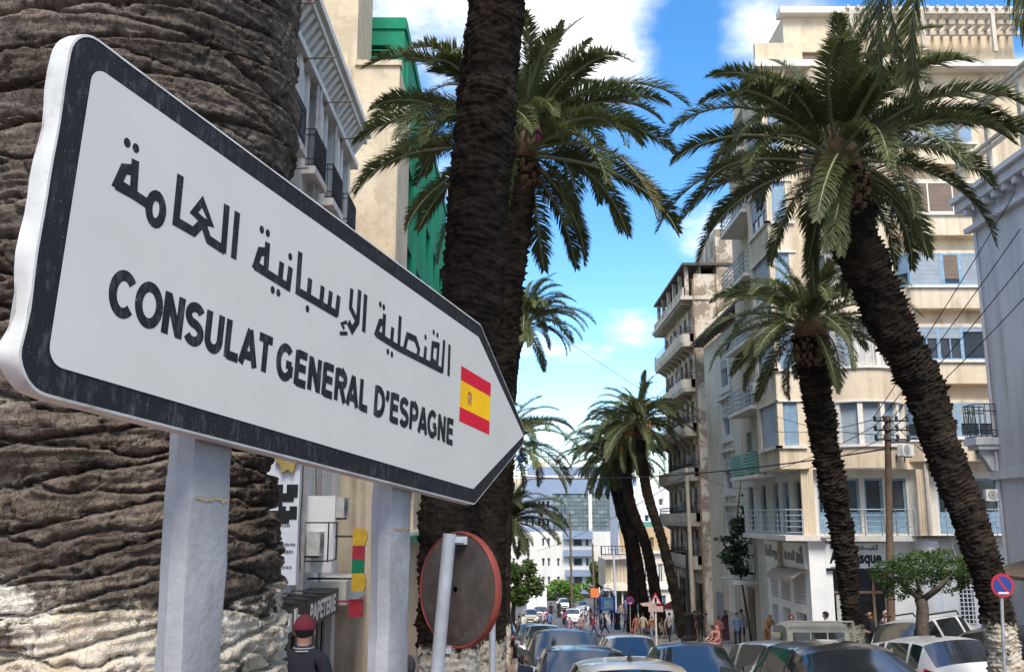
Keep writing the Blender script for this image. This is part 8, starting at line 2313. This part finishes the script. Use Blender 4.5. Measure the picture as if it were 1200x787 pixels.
    P('man in black t-shirt on the cafe terrace holding a phone', px(1030, 28.6), 28.6, 80, (.015, .015, .018), (.03, .03, .04), 'hold', sleeves=False, hair='bald', h=1.76)
    P('woman in pink headscarf behind the brown utility pole', px(1047, 30), 30, 170, (.05, .05, .06), (.04, .04, .05), hair='scarf', hairc=cloth((.55, .35, .35)), h=1.66)
    P('woman in black with red handbag on the left pavement', px(592, 53), 53, 10, (.03, .025, .03), (.02, .02, .025), robe=(.03, .025, .03), hair='scarf', hairc=cloth((.04, .03, .03)), bag=(1, (.45, .05, .12)))
    P('man in beige shirt squeezing between the parked cars', px(609, 70), 70, 100, (.4, .33, .27), (.1, .09, .08), 'walk'); P('person in white shirt among the queuing cars', px(614, 76), 76, 30, (.6, .58, .55), (.12, .1, .1), 'walk')
    P('man in blue shirt and dark jeans in the road', px(644, 84), 84, 15, (.15, .24, .45), (.04, .05, .08), 'walk', sleeves=False); P('person in pale lilac shirt next to the blue shirt man', px(636, 86), 86, 200, (.5, .48, .58), (.12, .1, .12), 'walk')
    P('person in black walking far down the road', px(645.5, 104), 104, 10, (.015, .015, .018), (.015, .015, .018), 'walk', h=1.75); P('woman in black robe far down the road beneath the clipped tree', px(655, 110), 110, 180, (.015, .015, .018), (.02, .02, .02), robe=(.015, .015, .018), hair='scarf', hairc=cloth((.02, .02, .02)))
    r = random.Random(9); cols = [((.55, .53, .5), 'cream'), ((.3, .1, .1), 'brick red'), ((.1, .12, .2), 'navy'), ((.35, .25, .2), 'tan'), ((.06, .06, .07), 'charcoal'), ((.45, .4, .42), 'pale grey'), ((.15, .2, .15), 'dark green'), ((.42, .3, .12), 'mustard')]
    spots = [(686, 96), (692, 90), (700, 93), (727, 94), (731, 99), (742, 95), (750, 90), (756, 96)]
    spots += [(662, 92), (672, 99), (704, 84), (716, 88), (760, 74), (770, 78), (797, 66), (826, 63)]; cols += [((.4, .1, .2), 'magenta'), ((.2, .3, .4), 'steel blue'), ((.5, .45, .3), 'sand'), ((.03, .03, .035), 'black'), ((.5, .5, .52), 'off-white'), ((.3, .05, .05), 'crimson'), ((.2, .15, .25), 'violet'), ((.12, .1, .08), 'brown')]
    for (p, Y), (c, nm) in zip(spots, cols): P('distant pedestrian in %s clothes in the crowd down the street' % nm, px(p, Y), Y, r.uniform(0, 360), c, (.05, .05, .07), r.choice(('stand', 'walk')), hair=r.choice(('short', 'scarf', 'long')))
people()
